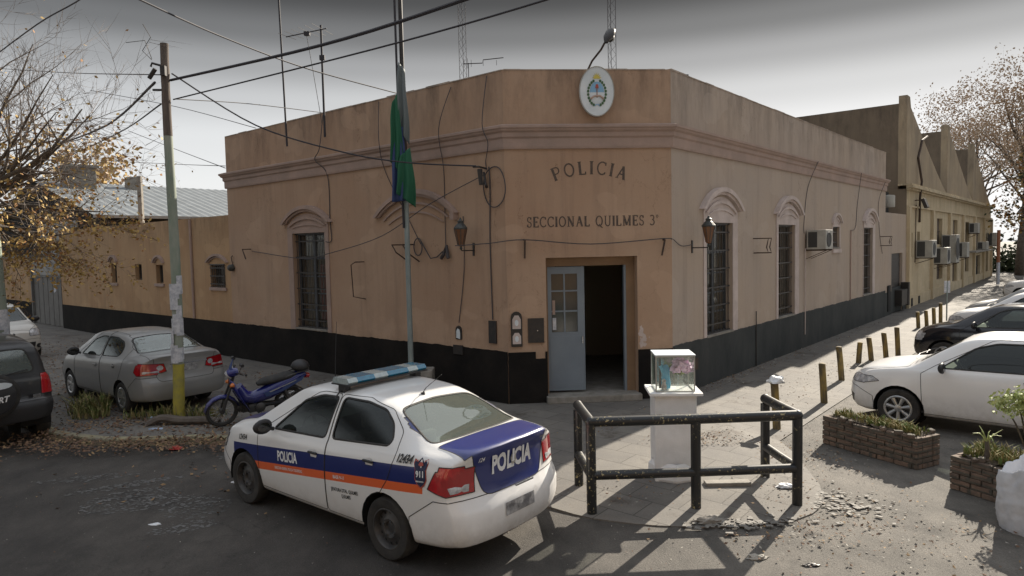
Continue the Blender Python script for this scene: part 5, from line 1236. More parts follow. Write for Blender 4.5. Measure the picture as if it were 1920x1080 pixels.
m = MB(FL); m.box(26.98, 58, -.3, -.02, 0, 2.9); fin_at(m, 'wall', 'wall_lane', fw); m = MB(FL); m.box(26.98, 58, -.019, .0, 0, 1.0); fin_at(m, 'dado', 'dado_black', fw); m = MB(FL); m.box(26.98, 58, -.36, .04, 2.9, 3.02); fin_at(m, 'coping', 'concrete', fw)
# barn with corrugated roof
b = FL @ Vector((24.5, -6, 0)); bn = thing('barn', 'dark shed with a grey corrugated pitched roof behind the orange wall', 'shed', tuple(b))
m = MB(FL); m.box(21.3, 34.7, -26, -.9, 0, 4.40); fin_at(m, 'wall', 'dark_void', bn)
m = MB(FL); n = 130
vs = []; fs = []
for i in range(n+1):
    o_ = -.5-26*i/n; w_ = .014*math.cos(i*math.pi)
    vs += [(20.9, o_, 4.46+w_), (28.0, o_, 6.32+w_), (35.1, o_, 4.46+w_)]
for i in range(n): fs += [(3*i, 3*i+3, 3*i+4, 3*i+1), (3*i+1, 3*i+4, 3*i+5, 3*i+2)]
m.add(vs, fs); fin_at(m, 'roof', 'corrugated', bn)
m = MB(FL); m.box(20.8, 20.92, -26.5, -.5, 4.36, 4.47); fin_at(m, 'gutter', 'sheet_grey', bn)
m = MB(FL); m.add([(21.3, -.9, 4.4), (34.7, -.9, 4.4), (28, -.9, 6.2)], [(0, 1, 2)]); fin_at(m, 'gable', 'dark_void', bn)
m = MB(FL); m.box(26.4, 27.6, -2.6, -1.5, 5.6, 6.85, bev=.03); m.box(26.3, 27.7, -2.7, -1.4, 6.85, 6.95); fin_at(m, 'chimney', 'concrete', bn)
m = MB(FL); m.box(26.7, 27.3, -4.6, -4.1, 5.6, 6.6); fin_at(m, 'chimney', 'concrete', bn)
bp = Vector((-12.72, 23.95, 0)); 
m = MB(); m.box(bp.x-.07, bp.x+.07, bp.y-.07, bp.y+.07, 0, 5.62, bev=.01); tag(m.build('concrete_post', 'concrete'), 'thin concrete post rising behind the orange boundary wall', 'post')
m = MB(FL); m.box(29, 52, -14, -3.2, 0, 5.3); wh_ = m.build('warehouse', 'orange_plaster'); tag(wh_, 'dark brick warehouse half hidden by the yellow leaves at the far left', 'warehouse')

# ---------------------------------------------------------------- gap wall and saw-tooth factory on the right
b = FR @ Vector((18.2, 0, .1)); gw = thing('side_wall', 'narrow plastered wall with a dark metal door between station and factory', 'wall', tuple(b))
o = facade('wall', FR, R_END+.004, 20.0, 0, 3.87, [(17.45, 19.35, .1, 2.36)], 'wall_pale', gw, depth=.15); o.location = -b
m = MB(FR); m.box(R_END+.004, 20.0, -.3, -.001, 3.74, 3.87); fin_at(m, 'wall_top', 'wall_pale', gw)
m = MB(FR); m.box(17.45, 19.35, -.14, -.10, 1.05, 2.36)
for k in range(9): m.box(17.47, 19.33, -.10, -.085, 1.12+k*.135, 1.14+k*.135)
fin_at(m, 'shutter', 'black_iron', gw)
m = MB(FR); m.box(R_END+.004, 17.44, .001, .02, 0, .95); m.box(19.36, 19.99, .001, .02, 0, .95); m.box(17.45, 19.35, -.10, -.03, .1, 1.05); fin_at(m, 'dado', 'dado_grey', gw)
m = MB(FR); m.box(16.75, 17.15, .02, .05, .25, 1.2); fin_at(m, 'side_door', 'dark_void', gw)
m = MB(FR); m.box(18.2, 19.2, -.03, .22, .35, .95, bev=.01); m.box(19.25, 19.5, -.03, .25, .3, 1.2, bev=.01); tag(m.build('meter_box', 'black_iron'), 'dark meter box jutting from the narrow wall at the foot of the shutter', 'meter box')
b = FR @ Vector((18.4, -.5, 4.3)); wt = thing('water_heater', 'white cylinder on a dark panel above the narrow wall, left of the factory', 'tank', tuple(b))
m = MB(FR); m.box(17.3, 19.3, -.55, -.5, 3.9, 4.75); fin_at(m, 'panel', 'dark_void', wt)
m = MB(FR @ Matrix.Translation((18.3, -.28, 4.12))); m.lathe([(.001, 0), (.2, .0), (.21, .03), (.21, .42), (.19, .46), (.001, .48)], 16); fin_at(m, 'cylinder', 'ac_white', wt, smooth=True)
b = FR @ Vector((34, 0, .1)); fa = thing('factory', 'old ochre factory with three saw-tooth gables along the right-hand street', 'factory', tuple(b))
S0, S1, EV = 20.01, 48.5, 5.05
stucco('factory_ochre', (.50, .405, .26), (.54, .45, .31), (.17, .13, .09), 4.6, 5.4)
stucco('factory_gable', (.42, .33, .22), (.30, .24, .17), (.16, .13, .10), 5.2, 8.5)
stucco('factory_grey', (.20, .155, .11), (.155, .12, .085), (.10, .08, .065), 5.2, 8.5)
PX = [S0, 25.4, 30.2, 34.9, 39.6, 44.2, S1]
# openings between the pilasters
oh = [(20.9, 21.25, 2.15, 3.15), (22.2, 22.8, 2.2, 3.2), (27.0, 28.6, .9, 1.75), (26.9, 28.4, 2.6, 3.85), (31.7, 33.2, .55, 3.85), (36.2, 37.7, .9, 3.8), (41.0, 43.0, .35, 1.75), (40.8, 42.8, 2.3, 3.75), (46.0, 47.4, .12, 2.5)]
o = facade('wall', FR, S0, S1, 0, EV, oh, 'factory_ochre', fa, depth=.18); o.location = -b
for k, (a, c, d, e) in enumerate(oh):
    m = MB(FR); m.box(a, c, -.175, -.14, d, e); wo = fin_at(m, 'window' if d > .3 else 'door', 'dark_void' if k in (0, 1, 6, 8) else 'ceramic_dull' if 'ceramic_dull' in MT else 'shutter', fa)
    g = MB(FR); g.box((a+c)/2-.03, (a+c)/2+.03, -.14, -.11, d, e); g.box(a, c, -.14, -.115, (d+e)/2-.03, (d+e)/2+.03); g.build('frame', 'rust_iron', wo)
for k, x in enumerate(PX):
    m = MB(FR); m.box(x+.0 if k == 0 else x-.17, x+.34 if k == 0 else x+.17, .001, .13, 0, 4.16); fin_at(m, 'pilaster', 'factory_ochre', fa)
m = MB(FR); m.box(S0, S1, .001, .10, 4.17, 4.24); m.box(S0-.06, S1+.1, .0, .14, 4.86, 4.93); m.box(S0-.10, S1+.14, .0, .24, 4.935, 5.03); m.box(S0-.12, S1+.16, -.3, .20, 5.031, 5.10); fin_at(m, 'cornice', 'factory_ochre', fa)
m = MB(FR); m.box(S0, S1, .001, .05, 0, .55); fin_at(m, 'plinth', 'factory_ochre', fa)
for a in (20.8, 22.3, 29.3): m = MB(FR); m.box(a, a+.35, .05, .062, .12, .45); fin_at(m, 'vent', 'dark_void', fa)
TT = [(S0, 29.75), (29.76, 39.2), (39.21, S1)]
for a, c in TT:
    P = [(a, 5.1), (a, 8.6), (a+.55, 8.6), (a+.75, 8.2)]
    n = 9
    for i in range(1, n+1): t = i/n; P.append((a+.75+(c-a-.75)*t, 5.1+3.1*(1-t)**1.12+.02))
    m = MB(FR); m.prism(P, -.32, -.02); fin_at(m, 'gable', 'factory_gable', fa)
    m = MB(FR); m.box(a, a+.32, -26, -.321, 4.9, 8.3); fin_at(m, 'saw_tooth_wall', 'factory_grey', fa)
    m = MB(FR); vs = [(a+.33, -.33, 8.1), (c, -.33, 5.2), (c, -26, 5.2), (a+.33, -26, 8.1)]; m.add(vs, [(0, 1, 2, 3)]); fin_at(m, 'roof', 'corrugated', fa)
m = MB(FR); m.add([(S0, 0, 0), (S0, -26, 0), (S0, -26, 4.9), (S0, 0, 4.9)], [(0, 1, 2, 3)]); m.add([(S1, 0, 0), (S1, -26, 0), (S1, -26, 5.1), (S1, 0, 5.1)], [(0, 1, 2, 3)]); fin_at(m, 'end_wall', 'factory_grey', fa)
m = MB(FR); m.tube([(22.4, .05, 3.6), (22.0, .12, 4.6), (22.2, .15, 5.3), (22.1, .02, 6.3), (22.9, .02, 7.1), (24.1, .02, 7.4)], .045, 6); fin_at(m, 'conduit', 'rust_iron', fa)
m = MB(FR); m.box(36.0, 46.3, .0, .55, 2.02, 2.10); fin_at(m, 'canopy', 'concrete', fa)
for s_, z_, w_, d_, h_, lab in ((22.2, 2.1, 1.0, .6, .72, 'boxy air conditioner nearest the left corner of the factory'), (25.9, 1.72, .95, .6, .75, 'white air conditioner on the bracket beside the tall unit on the factory'), (28.4, 1.70, 1.0, .62, 1.35, 'tall pale air conditioner standing second along the factory wall'),
                           (32.9, 1.85, .9, .5, .8, 'air conditioner in the middle of the tall brown factory window'), (37.6, 3.15, .8, .45, .6, 'small air conditioner high on the fourth bay of the factory'), (41.5, 2.12, 1.1, .5, .5, 'air conditioner sitting on the concrete canopy of the factory'), (46.5, 2.3, .9, .5, .9, 'dark edged air conditioner on the last bay of the factory')):
    ac_unit(FR, s_, z_, w_, d_, h_, lab, fan=s_ < 30)
b = FR @ Vector((21.9, 0, 4.6)); r = thing('floodlight', 'square dark floodlight high on the left corner of the factory', 'lamp', tuple(b))
m = MB(FR @ Matrix.Translation((21.7, .35, 4.35)) @ Matrix.Rotation(R(20), 4, 'X')); m.box(-.25, .25, -.05, .08, -.2, .2, bev=.02); fin_at(m, 'lamp_box', 'black_iron', r)
m = MB(FR); m.tube([(21.7, .0, 4.5), (21.7, .3, 4.5)], .02, 5); m.tube([(21.8, .02, 4.3), (21.6, .05, 3.2), (21.6, .04, 1.9)], .02, 5); fin_at(m, 'bracket', 'rust_iron', r)

# ---------------------------------------------------------------- poles, wires, masts
def pole(name, base, top, r0, r1, label, segs):
    b = Vector(base); t = Vector(top); root = thing(name, label, 'utility pole', base)
    for a, c, nm, mt, dr in segs:
        m = MB(); n = 8; P = []; rr = []
        for i in range(n+1):
            q = a+(c-a)*i/n; p = (t-b)*q; wob = .035*math.sin(q*5.0); P.append((p.x+wob, p.y, p.z)); rr.append((r0+(r1-r0)*q+dr)*(1+.03*math.sin(i*2.3+q*9)))
        m.tube(P, rr, 14); m.build(nm, mt, root, smooth=True)
    return root
up = pole('utility_pole', (-5.77, 11.73, .05), (-5.68, 11.76, 6.42), .092, .066, 'wooden utility pole with a yellow painted foot and posters beside the silver saloon',
     [(0, .155, 'painted_foot', 'yellow_paint', .004), (.155, .76, 'lower_pole', 'post_green', 0), (.76, 1, 'upper_pole', 'post_wood', 0)])
rp = random.Random(11)
for k in range(17):
    z = rp.uniform(1.05, 2.35); a = rp.uniform(3.2, 6.2); q = z/6.5; rr = .092-.026*q+.006+k*.0012; da = rp.uniform(.5, 1.0); hh = rp.uniform(.10, .17); m = MB(); vs = []
    cx = .07*q+.035*math.sin(q*5); cy = .02*q
    for i in range(6):
        t = a-da+2*da*i/5; vs += [(cx+rr*math.cos(t), cy+rr*math.sin(t), z-hh), (cx+rr*math.cos(t), cy+rr*math.sin(t), z+hh)]
    m.add(vs, [(2*i, 2*i+2, 2*i+3, 2*i+1) for i in range(5)]); m.build('poster', 'paper', up)
m = MB(); m.box(.02, .10, -.09, .09, 5.82, 5.98); m.tube([(0, 0, 6.0), (-.14, -.02, 6.04), (-.16, -.02, 5.98)], .02, 5); m.tube([(0, 0, 5.6), (-.15, -.02, 5.6)], .02, 5); m.tube([(-.1, 0, 5.95), (-.22, .02, 5.8)], .035, 6); m.build('insulator_bracket', 'black_iron', up); m = MB()
m.tube([(-.15, 0, 6.1), (-.35, .1, 6.28), (-.2, .1, 6.5), (-.32, .1, 6.72)], .006, 4); m.tube([(-.15, 0, 6.12), (-.3, .1, 6.45), (-.62, .1, 6.42)], .006, 4); m.build('loose_wire', 'black_iron', up)
lp = pole('utility_pole', (-9.42, 12.65, .05), (-9.72, 12.9, 6.8), .13, .10, 'leaning pale green pole wrapped in posters at the left edge', [(0, .28, 'lower_pole', 'post_green', 0), (.28, 1, 'upper_pole', 'post_green', 0)])
for k in range(14):
    z = rp.uniform(.9, 1.75); a = rp.uniform(3.2, 6.6); q = z/6.75; rr = .13-.03*q+.006+k*.0012; da = rp.uniform(.6, 1.0); hh = rp.uniform(.10, .2); m = MB(); vs = []
    cx = -.30*q+.035*math.sin(q*5); cy = .25*q
    for i in range(6):
        t = a-da+2*da*i/5; vs += [(cx+rr*math.cos(t), cy+rr*math.sin(t), z-hh), (cx+rr*math.cos(t), cy+rr*math.sin(t), z+hh)]
    m.add(vs, [(2*i, 2*i+2, 2*i+3, 2*i+1) for i in range(5)]); m.build('poster', 'paper', lp)
def smooth_path(P, n=6, sag=0):
    P = [Vector(p) for p in P]; o = []
    for i in range(len(P)-1):
        p0 = P[max(0, i-1)]; p1, p2 = P[i], P[i+1]; p3 = P[min(len(P)-1, i+2)]
        for k in range(n):
            t = k/n; o.append(.5*((2*p1)+(p2-p0)*t+(2*p0-5*p1+4*p2-p3)*t*t+(3*p1-p0-3*p2+p3)*t**3)-Vector((0, 0, sag*4*t*(1-t))))
    o.append(P[-1]); return o
def at_pole(p):
    return (p[0]*.961, p[1]*.961, 2.9+(p[2]-2.9)*.961) if math.hypot(p[0]+5.95, p[1]-12.2) < .4 else p
def cable(P, r, label, mt='wire', sag=0, n=6):
    P = [at_pole(p) for p in P]
    m = MB(); m.tube(smooth_path(P, n, sag), r, 6); o = m.build('cable', mt, None, smooth=True, origin=tuple(P[0])); return tag(o, label, 'cable', 'overhead cables')
cable([(-5.88,12.26,5.94),(-2.43,9.18,5.58),(-0.44,7.49,5.53),(.8,6.4,5.55),(4,3.6,5.8)], .021, 'thick dark cable rising from the wooden pole to the top centre of the picture')
cable([(-5.85,12.27,5.61),(-1.68,8.84,5.42),(0.39,7.19,5.40),(1.6,6.1,5.42),(4.5,3.4,5.6)], .011, 'thinner cable running just below the thick dark one')
cable([(-5.86,12.27,6.06),(-4.48,12.42,5.16),(-2.94,12.25,4.64),(-1.81,12.17,4.42),(-0.57,11.99,4.31)], .013, 'service cable sagging from the wooden pole to the station wall')
cable([(-5.2,6.2,6.15),(-4.58,8.89,6.10),(-4.39,11.17,6.28),(-3.79,13.48,6.39),(-2.49,15.81,6.42)], .012, 'cable coming down from the top edge to the roof behind the flag')
cable([(-6.10,12.15,5.88),(-9.95,17.35,6.14),(-14.74,22.62,6.47),(-20.64,28.27,6.50)], .022, 'thick dark cable dropping left from the wooden pole through the tree')
cable([(-6.03,12.19,5.52),(-9.76,17.46,5.95),(-15.18,23.53,6.17),(-21.25,29.06,6.00)], .013, 'second cable going left from the wooden pole below the thick one')
cable([(-8.9,11.9,6.15),(-6.64,10.00,6.20),(-5.36,9.03,6.22),(-3.5,7.5,6.3)], .009, 'cable crossing the top left corner over the tree', 'wire_thin')
cable([(-17.66,24.25,9.45),(-11.63,18.67,7.78),(-6.02,12.19,6.02)], .010, 'nearly level thin cable reaching the pole top from the left', 'wire_thin')
cable([(-14.30,24.07,8.58),(-10.27,21.69,7.47),(-6.79,18.81,6.25)], .010, 'faint cable behind the pole sloping down to the roof edge', 'wire_thin')
cable([(-5.81,12.29,5.62),(-5.00,13.61,5.79),(-4.11,15.46,5.96)], .008, 'faint cable from the pole to the foot of the aerial mast', 'wire_thin')
cable([(-14.33,26.36,7.60),(-11.62,24.37,6.57),(-6.79,16.67,4.94)], .010, 'upper of the two faint cables ending at the left corner of the station', 'wire_thin')
cable([(-16.98,29.45,6.91),(-12.07,25.27,6.17),(-6.79,16.67,4.99)], .010, 'lower of the two faint cables ending at the left corner of the station', 'wire_thin')
def wall_cable(F, P, label, r=.008, mt='wire_thin', o=.02, sag=0):
    q = [tuple(F @ Vector((p[0], o if len(p) < 3 else p[2], p[1]))) for p in P]; m = MB(); m.tube(smooth_path(q, 6, sag), r, 5)
    return tag(m.build('wall_cable', mt, None, origin=q[0]), label, 'cable', 'cables clipped to the station walls')
wall_cable(FL, [(5.30, 5.95), (5.28, 5.2, .16), (5.45, 4.95, .17), (5.20, 4.6, .03), (5.18, 3.6), (5.15, 3.15), (5.38, 3.12)], 'cable running down the wall beside the left barred window', .010)
wall_cable(FL, [(3.35, 5.95), (3.2, 5.1, .17), (3.2, 4.5), (2.6, 3.6), (2.2, 3.0)], 'cable slanting down past the blind arch behind the flag')
wall_cable(FL, [(1.25, 5.9), (1.45, 5.15, .17), (1.5, 4.4), (1.5, 3.5), (1.5, 2.9)], 'cable hanging through the right end of the blind arch')
wall_cable(FL, [(.35, 5.95), (.35, 5.1, .17), (.25, 4.75, .14), (.42, 4.45), (.40, 4.3)], 'cable falling from the parapet to the junction near the corner')
wall_cable(FL, [(.35, 4.35), (.33, 4.0), (.36, 3.0), (.34, 1.6)], 'conduit dropping from the junction to the dark meter cover', .012)
wall_cable(FL, [(1.02, 3.5), (1.03, 2.5), (1.20, 1.5)], 'thin line from the blind arch down to the white niche')
wall_cable(FL, [(.45, 4.22), (1.6, 3.75, .3), (3.0, 3.18, .35), (4.9, 2.85, .3), (6.1, 2.75, .2), (8.6, 2.95)], 'loose cable sagging right across the left front', .009)
wall_cable(FC, [(-.9, 2.95, .2), (-.3, 2.98), (.32, 3.03, .06), (1.5, 2.93, .1), (2.82, 3.0, .06), (3.0, 2.98)], 'loose cable strung above the station door', .009)
wall_cable(FR, [(-.05, 2.98, .06), (.35, 2.86), (.78, 2.88, .02)], 'cable from the corner bracket to the right lantern')
wall_cable(FR, [(8.0, 5.0, .16), (7.6, 4.3), (7.3, 3.4), (7.3, 3.1)], 'cable coming down above the air conditioner of the station')
wall_cable(FR, [(12.4, 5.0, .16), (12.5, 4.0), (12.3, 3.3), (11.75, 3.2)], 'curved cable joining the pipe on the right front')
wall_cable(FR, [(15.6, 4.9, .16), (15.3, 4.2), (15.45, 3.2), (15.9, 2.4)], 'cable at the far end of the right front')
# coil of spare cable and junction
m = MB(FL); c0, z0 = .22, 3.98
m.tube([(c0+.26*math.cos(R(a)), .03+.01*math.sin(R(a*3)), z0+.36*math.sin(R(a))) for a in range(80, 450, 12)], .010, 5); tag(m.build('cable_loop', 'wire_thin'), 'big loose loop of cable hanging near the corner junction', 'cable')
b = FL @ Vector((.42, 0, 4.25)); jn = thing('cable_junction', 'dark knot of insulators where the service cable meets the wall', 'junction', tuple(b))
m = MB(FL); m.tube([(.42, .0, 4.32), (.42, .2, 4.34), (.50, .28, 4.34)], .018, 5); m.tube([(.42, .18, 4.30), (.40, .18, 4.02)], [.05, .035], 7); fin_at(m, 'insulator', 'black_iron', jn)
m = MB(FL); m.tube([(.42, .06, 4.1), (.34, .1, 3.98)], .03, 6); m.tube([(.40, .1, 4.25), (.30, .16, 4.0)], .02, 6); fin_at(m, 'clamp', 'black_iron', jn)
m = MB(FL); m.tube([(2.25-.12*math.cos(R(a)), .05, 2.95+.17*math.sin(R(a))) for a in range(0, 420, 20)]+[(1.9, .05, 2.72), (1.7, .06, 2.75), (1.55, .06, 2.85)], .012, 5); tag(m.build('cable_loop', 'wire_thin'), 'small coil of cable beside the iron brackets behind the flagpole', 'cable')
m = MB(FL); m.tube([(1.60, .05, 2.72), (1.50, .08, 2.80), (1.45, .05, 2.95), (1.38, .08, 2.72)], .035, 6); tag(m.build('cable_knot', 'wire_thin'), 'tangled knot of cable right of the small coil', 'cable')
# aerials
def mast(base, h, r, label, parts=None, cat='aerial', lean=(0, 0)):
    root = thing('aerial_mast', label, cat, base); m = MB(); m.tube([(0, 0, 0), (lean[0], lean[1], h)], r, 6); m.build('mast', 'wire', root); return root
mast((-5.14, 16.19, 5.35), 3.5, .022, 'tall plain whip mast on the roof left of the television aerial', lean=(-.06, 0))
y = mast((-3.94, 14.99, 5.35), 2.35, .024, 'television aerial with many rods on the left part of the roof')
m = MB(); m.tube([(-.75, .0, 2.12), (.12, 0, 2.28)], .012, 5)
for k in range(6): q = -.72+k*.15; z = 2.13+k*.027; l_ = .22+.035*k; m.tube([(q-.12, -l_, z), (q+.12, l_, z+.0)], .005, 4)
m.box(-.36, -.24, -.04, .04, 2.14, 2.22); m.build('rod_array', 'wire', y)
m = MB(); m.box(-.05, .06, -.03, .03, 1.62, 1.72); m.build('balun', 'wire', y)
tag(cable([(-4.25, 14.99, 7.5), (-4.1, 14.9, 6.6), (-3.98, 14.95, 5.6)], .006, 'loose lead hanging from the television aerial', 'wire_thin'), group='overhead cables')
for bx, h, lab in (((-1.50, 23.95, 4.0), 9.0, 'faint lattice radio mast behind the left parapet'), ((3.24, 21.75, 4.0), 8.2, 'faint lattice radio mast behind the coat of arms')):
    root = thing('lattice_mast', lab, 'aerial', bx); m = MB(); a_ = .14
    cs = [(a_*math.cos(R(q)), a_*math.sin(R(q))) for q in (90, 210, 330)]
    for c in cs: m.tube([(c[0], c[1], 0), (c[0], c[1], h)], .011, 4)
    m.build('legs', 'wire_thin', root); m = MB()
    for k in range(int(h/.28)):
        for q in range(3): c, d = cs[q], cs[(q+1) % 3]; m.tube([(c[0], c[1], k*.28), (d[0], d[1], k*.28+.28)], .005, 3)
    m.build('lacing', 'wire_thin', root)
r = mast((-1.1, 19.96, 5.3), 2.85, .012, 'small horizontal rod aerial behind the parapet right of the flag')
m = MB(); m.tube([(-.15, 0, 2.83), (.4, 0, 2.84), (.42, 0, 2.93), (1.0, 0, 2.98)], .014, 5)
for q, l_ in ((-.12, .12), (-.02, .14), (.08, .10), (.42, .08), (.8, .07)): m.tube([(q, 0, 2.84-l_), (q, 0, 2.84+l_)], .008, 4)
m.build('rod_array', 'wire', r)
m = MB(); m.box(3.35, 3.43, 13.3, 13.42, 6.0, 6.1); m.tube([(3.39, 13.36, 5.6), (3.39, 13.36, 6.02)], .012, 5); tag(m.build('roof_camera', 'black_iron'), 'tiny dark camera perched on the parapet right of the corner', 'camera')

# ---------------------------------------------------------------- flagpole
fp = thing('flagpole', 'galvanised flagpole in front of the left wall with a dark upper tube', 'flagpole', (-1.93, 12.9, .1))
m = MB(); m.tube([(0, 0, 0), (0, 0, 3.9)], [.052, .048], 12); m.build('lower_tube', 'galvanised', fp, smooth=True)
m = MB(); m.tube([(0, 0, 3.9), (.0, 0, 8.6)], [.046, .036], 12); m.build('upper_tube', 'black_iron', fp, smooth=True)
m = MB(); m.tube([(-.10, -.06, 8.5), (-.085, -.06, 5.4), (-.05, -.05, 3.2)], .022, 5); m.build('halyard', 'wire', fp)
m = MB(); m.box(-.30, .42, -.22, .22, 0, .56, bev=.03); m.build('pedestal', 'concrete', fp)
def flag(name, pts_top, n, mts, label):
    pass
fg = thing('flag', 'green and blue flag hanging limp against the flagpole', 'flag', (-1.93, 12.83, 3.8))
def cloth(x0, x1, zt0, zt1, zb0, zb1, y, fold, seed, nu=14, nv=24):
    rr = random.Random(seed); vs = []; fs = []; ph = rr.uniform(0, 6)
    for j in range(nv+1):
        t = j/nv
        for i in range(nu+1):
            s_ = i/nu; zt = zt0+(zt1-zt0)*s_; zb = zb0+(zb1-zb0)*s_
            wdt = 1-.45*(1-t)**2; x = x0+(x1-x0)*(.5+(s_-.5)*wdt)+.01*math.sin(t*7+ph)
            vs.append((x, y+fold*math.sin(s_*11+ph+t*1.8)*(.35+.65*t)-.03*math.sin(t*3), zt+(zb-zt)*t))
    for j in range(nv):
        for i in range(nu): a = j*(nu+1)+i; fs.append((a, a+1, a+nu+2, a+nu+1))
    return vs, fs
for nm, (x0, x1, a, b_, c, d, y, fo), mt in (('grey_fold', (-.09, .12, 2.50, 2.35, 1.35, 1.0, -.10, .04), 'flag_grey'), ('green_fold', (-.22, .0, 1.75, 1.95, .70, .45, -.15, .04), 'flag_green'), ('blue_fold', (-.22, .08, 1.2, 1.35, -.75+.72, .0, -.12, .04), 'flag_blue'), ('green_tail', (-.12, .22, .80, .95, .12, -.14, -.18, .05), 'flag_green')):
    m = MB(); vs, fs = cloth(x0, x1, a, b_, c, d, y, fo, hash(nm) & 7 if False else len(nm)); m.add(vs, fs); o = m.build(nm, mt, fg, smooth=True, angle=180)
    sm = o.modifiers.new('t', 'SOLIDIFY'); sm.thickness = .003

# ---------------------------------------------------------------- guard rail of black tube
rl = thing('guard_rail', 'chipped black tubular guard rail standing round the white pillar', 'railing', (1.9, 7.4, .03))
def rlp(x, y, z): return (x-1.9, y-7.4, z)
PR = [(.75, 8.11), (.81, 7.31), (1.95, 7.36), (3.07, 7.41), (3.02, 8.23)]
for i, (x, y) in enumerate(PR):
    m = MB(); m.tube([rlp(x, y, -.1), rlp(x, y, .2), rlp(x, y, .96 if i in (1, 3, 2) else .93)], .054, 14); m.build('post', 'rail_chipped', rl, smooth=True)
for za, r_, nm in ((.985, .056, 'top_rail'), (.40, .050, 'middle_rail')):
    segs = [(PR[0], PR[1]), (PR[1], PR[3]), (PR[3], PR[4])]
    for (a, b_) in segs:
        m = MB(); d_ = (Vector(b_)-Vector(a)); d_.normalize(); e = .0 if za > .9 else .02
        A = Vector((a[0], a[1]))+d_*e; B = Vector((b_[0], b_[1]))-d_*e
        m.tube([rlp(A.x, A.y, za), rlp((A.x+B.x)/2, (A.y+B.y)/2, za-.004), rlp(B.x, B.y, za)], r_, 14); m.build(nm, 'rail_chipped', rl, smooth=True)
m = MB()
for x, y in (PR[0], PR[1], PR[3], PR[4]):
    m2 = MB(); bm_ = bmesh.new(); bmesh.ops.create_uvsphere(bm_, u_segments=14, v_segments=8, radius=.058); bm_.verts.index_update()
    m2.add([tuple(v.co+Vector(rlp(x, y, .985))) for v in bm_.verts], [[v.index for v in f.verts] for f in bm_.faces]); bm_.free(); m2.build('elbow', 'rail_chipped', rl, smooth=True)

# ---------------------------------------------------------------- white pillar with the glass case
pr = thing('pillar', 'white painted pillar with a square cap slab behind the guard rail', 'pillar', (1.93, 8.33, .06), R(-4))
m = MB(); m.box(-.245, .245, -.22, .22, 0, 1.045, bev=.006); m.build('shaft', 'white_pillar', pr)
m = MB(); m.lathe([(.30, 0), (.31, .03), (.30, .17), (.26, .22)], 8); m.build('foot', 'white_pillar', pr)
m = MB(); m.box(-.31, .31, -.28, .28, 1.046, 1.080, bev=.006); m.build('cap_slab', 'white_pillar', pr)
gc = thing('display_case', 'glass display case with purple flowers standing on the white pillar', 'display case', (1.93, 8.33, 1.142), R(-4))
W_, D_, H_ = .225, .20, .43
m = MB()
for sx in (-1, 1):
    for sy in (-1, 1): m.box(sx*W_-.007, sx*W_+.007, sy*D_-.007, sy*D_+.007, .012, H_)
for sx in (-1, 1): m.box(sx*W_-.006, sx*W_+.006, -D_+.007, D_-.007, .0, .012); m.box(sx*W_-.006, sx*W_+.006, -D_+.007, D_-.007, H_-.012, H_)
for sy in (-1, 1): m.box(-W_+.007, W_-.007, sy*D_-.006, sy*D_+.006, .0, .012); m.box(-W_+.007, W_-.007, sy*D_-.006, sy*D_+.006, H_-.012, H_)
m.build('frame', 'ac_white', gc)
m = MB(); m.box(-W_-.012, W_+.012, -D_-.012, D_+.012, H_+.001, H_+.016, bev=.003); m.build('lid', 'sign_white', gc)
m = MB()
for sx in (-1, 1): m.box(sx*W_-.002, sx*W_+.002, -D_+.008, D_-.008, .013, H_-.013)
for sy in (-1, 1): m.box(-W_+.008, W_-.008, sy*D_-.002, sy*D_+.002, .013, H_-.013)
m.build('pane', 'case_glass', gc)
def blobs(m, pts, r, rr, n=7, flat=1):
    for p in pts:
        for k in range(n):
            a, b_ = rr.uniform(0, 6.28), rr.uniform(-1.2, 1.4); d_ = Vector((math.cos(a)*math.cos(b_), math.sin(a)*math.cos(b_), math.sin(b_)*flat)); t = d_.orthogonal().normalized(); u = d_.cross(t); q = r*rr.uniform(.6, 1.1)
            c = Vector(p)+d_*r*.8
            m.add([c-t*q*.5-u*q*.1, c+d_*q*.4-u*q*.45, c+t*q*.5-u*q*.1, c+t*q*.35+u*q*.45, c-t*q*.35+u*q*.45], [(0, 1, 2, 3, 4)])
fr = thing('flowers', 'bunch of purple and pink flowers in a glass vase inside the case', 'flowers', (1.95, 8.31, 1.156))
rr = random.Random(3); m = MB(); blobs(m, [(.04, 0, .30), (.09, .02, .29), (.13, 0, .27), (.07, -.05, .28), (.02, -.03, .26), (.11, .05, .26), (.15, .03, .24), (.0, -.06, .25), (.12, -.07, .25)], .062, rr, 34); m.build('petals', 'petal', fr)
m = MB(); blobs(m, [(.02, 0, .20), (.07, .02, .19), (.11, 0, .20), (-.02, 0, .24)], .045, rr, 18); m.build('leaves', 'leaf_green', fr)
m = MB(); m.lathe([(.04, 0), (.05, .01), (.03, .08), (.035, .15), (.045, .17)], 12, M=Matrix.Translation((.07, 0, 0))); m.build('vase', 'case_glass', fr, smooth=True)
m = MB(Matrix.Translation((1.84, 8.30, 1.156))); m.lathe([(.055, 0), (.06, .05), (.045, .16), (.05, .24), (.03, .28), (.001, .29)], 10); m.tube([(-.03, 0, .2), (-.06, 0, .28)], .03, 6); tag(m.build('draped_figure', 'blue_cloth', smooth=True), 'bright blue draped figure at the left inside the glass case', 'figurine')
m = MB(Matrix.Translation((1.80, 8.22, 1.156))); m.lathe([(.03, 0), (.035, .04), (.02, .08), (.028, .11), (.001, .135)], 9); tag(m.build('small_figure', 'figure', smooth=True), 'small pale figure at the front corner of the glass case', 'figurine')
m = MB(Matrix.Translation((1.77, 8.30, 1.156))); m.tube([(0, 0, 0), (0, 0, .36)], .014, 6); tag(m.build('candle', 'black_iron'), 'dark upright stick at the left inside the glass case', 'stick')

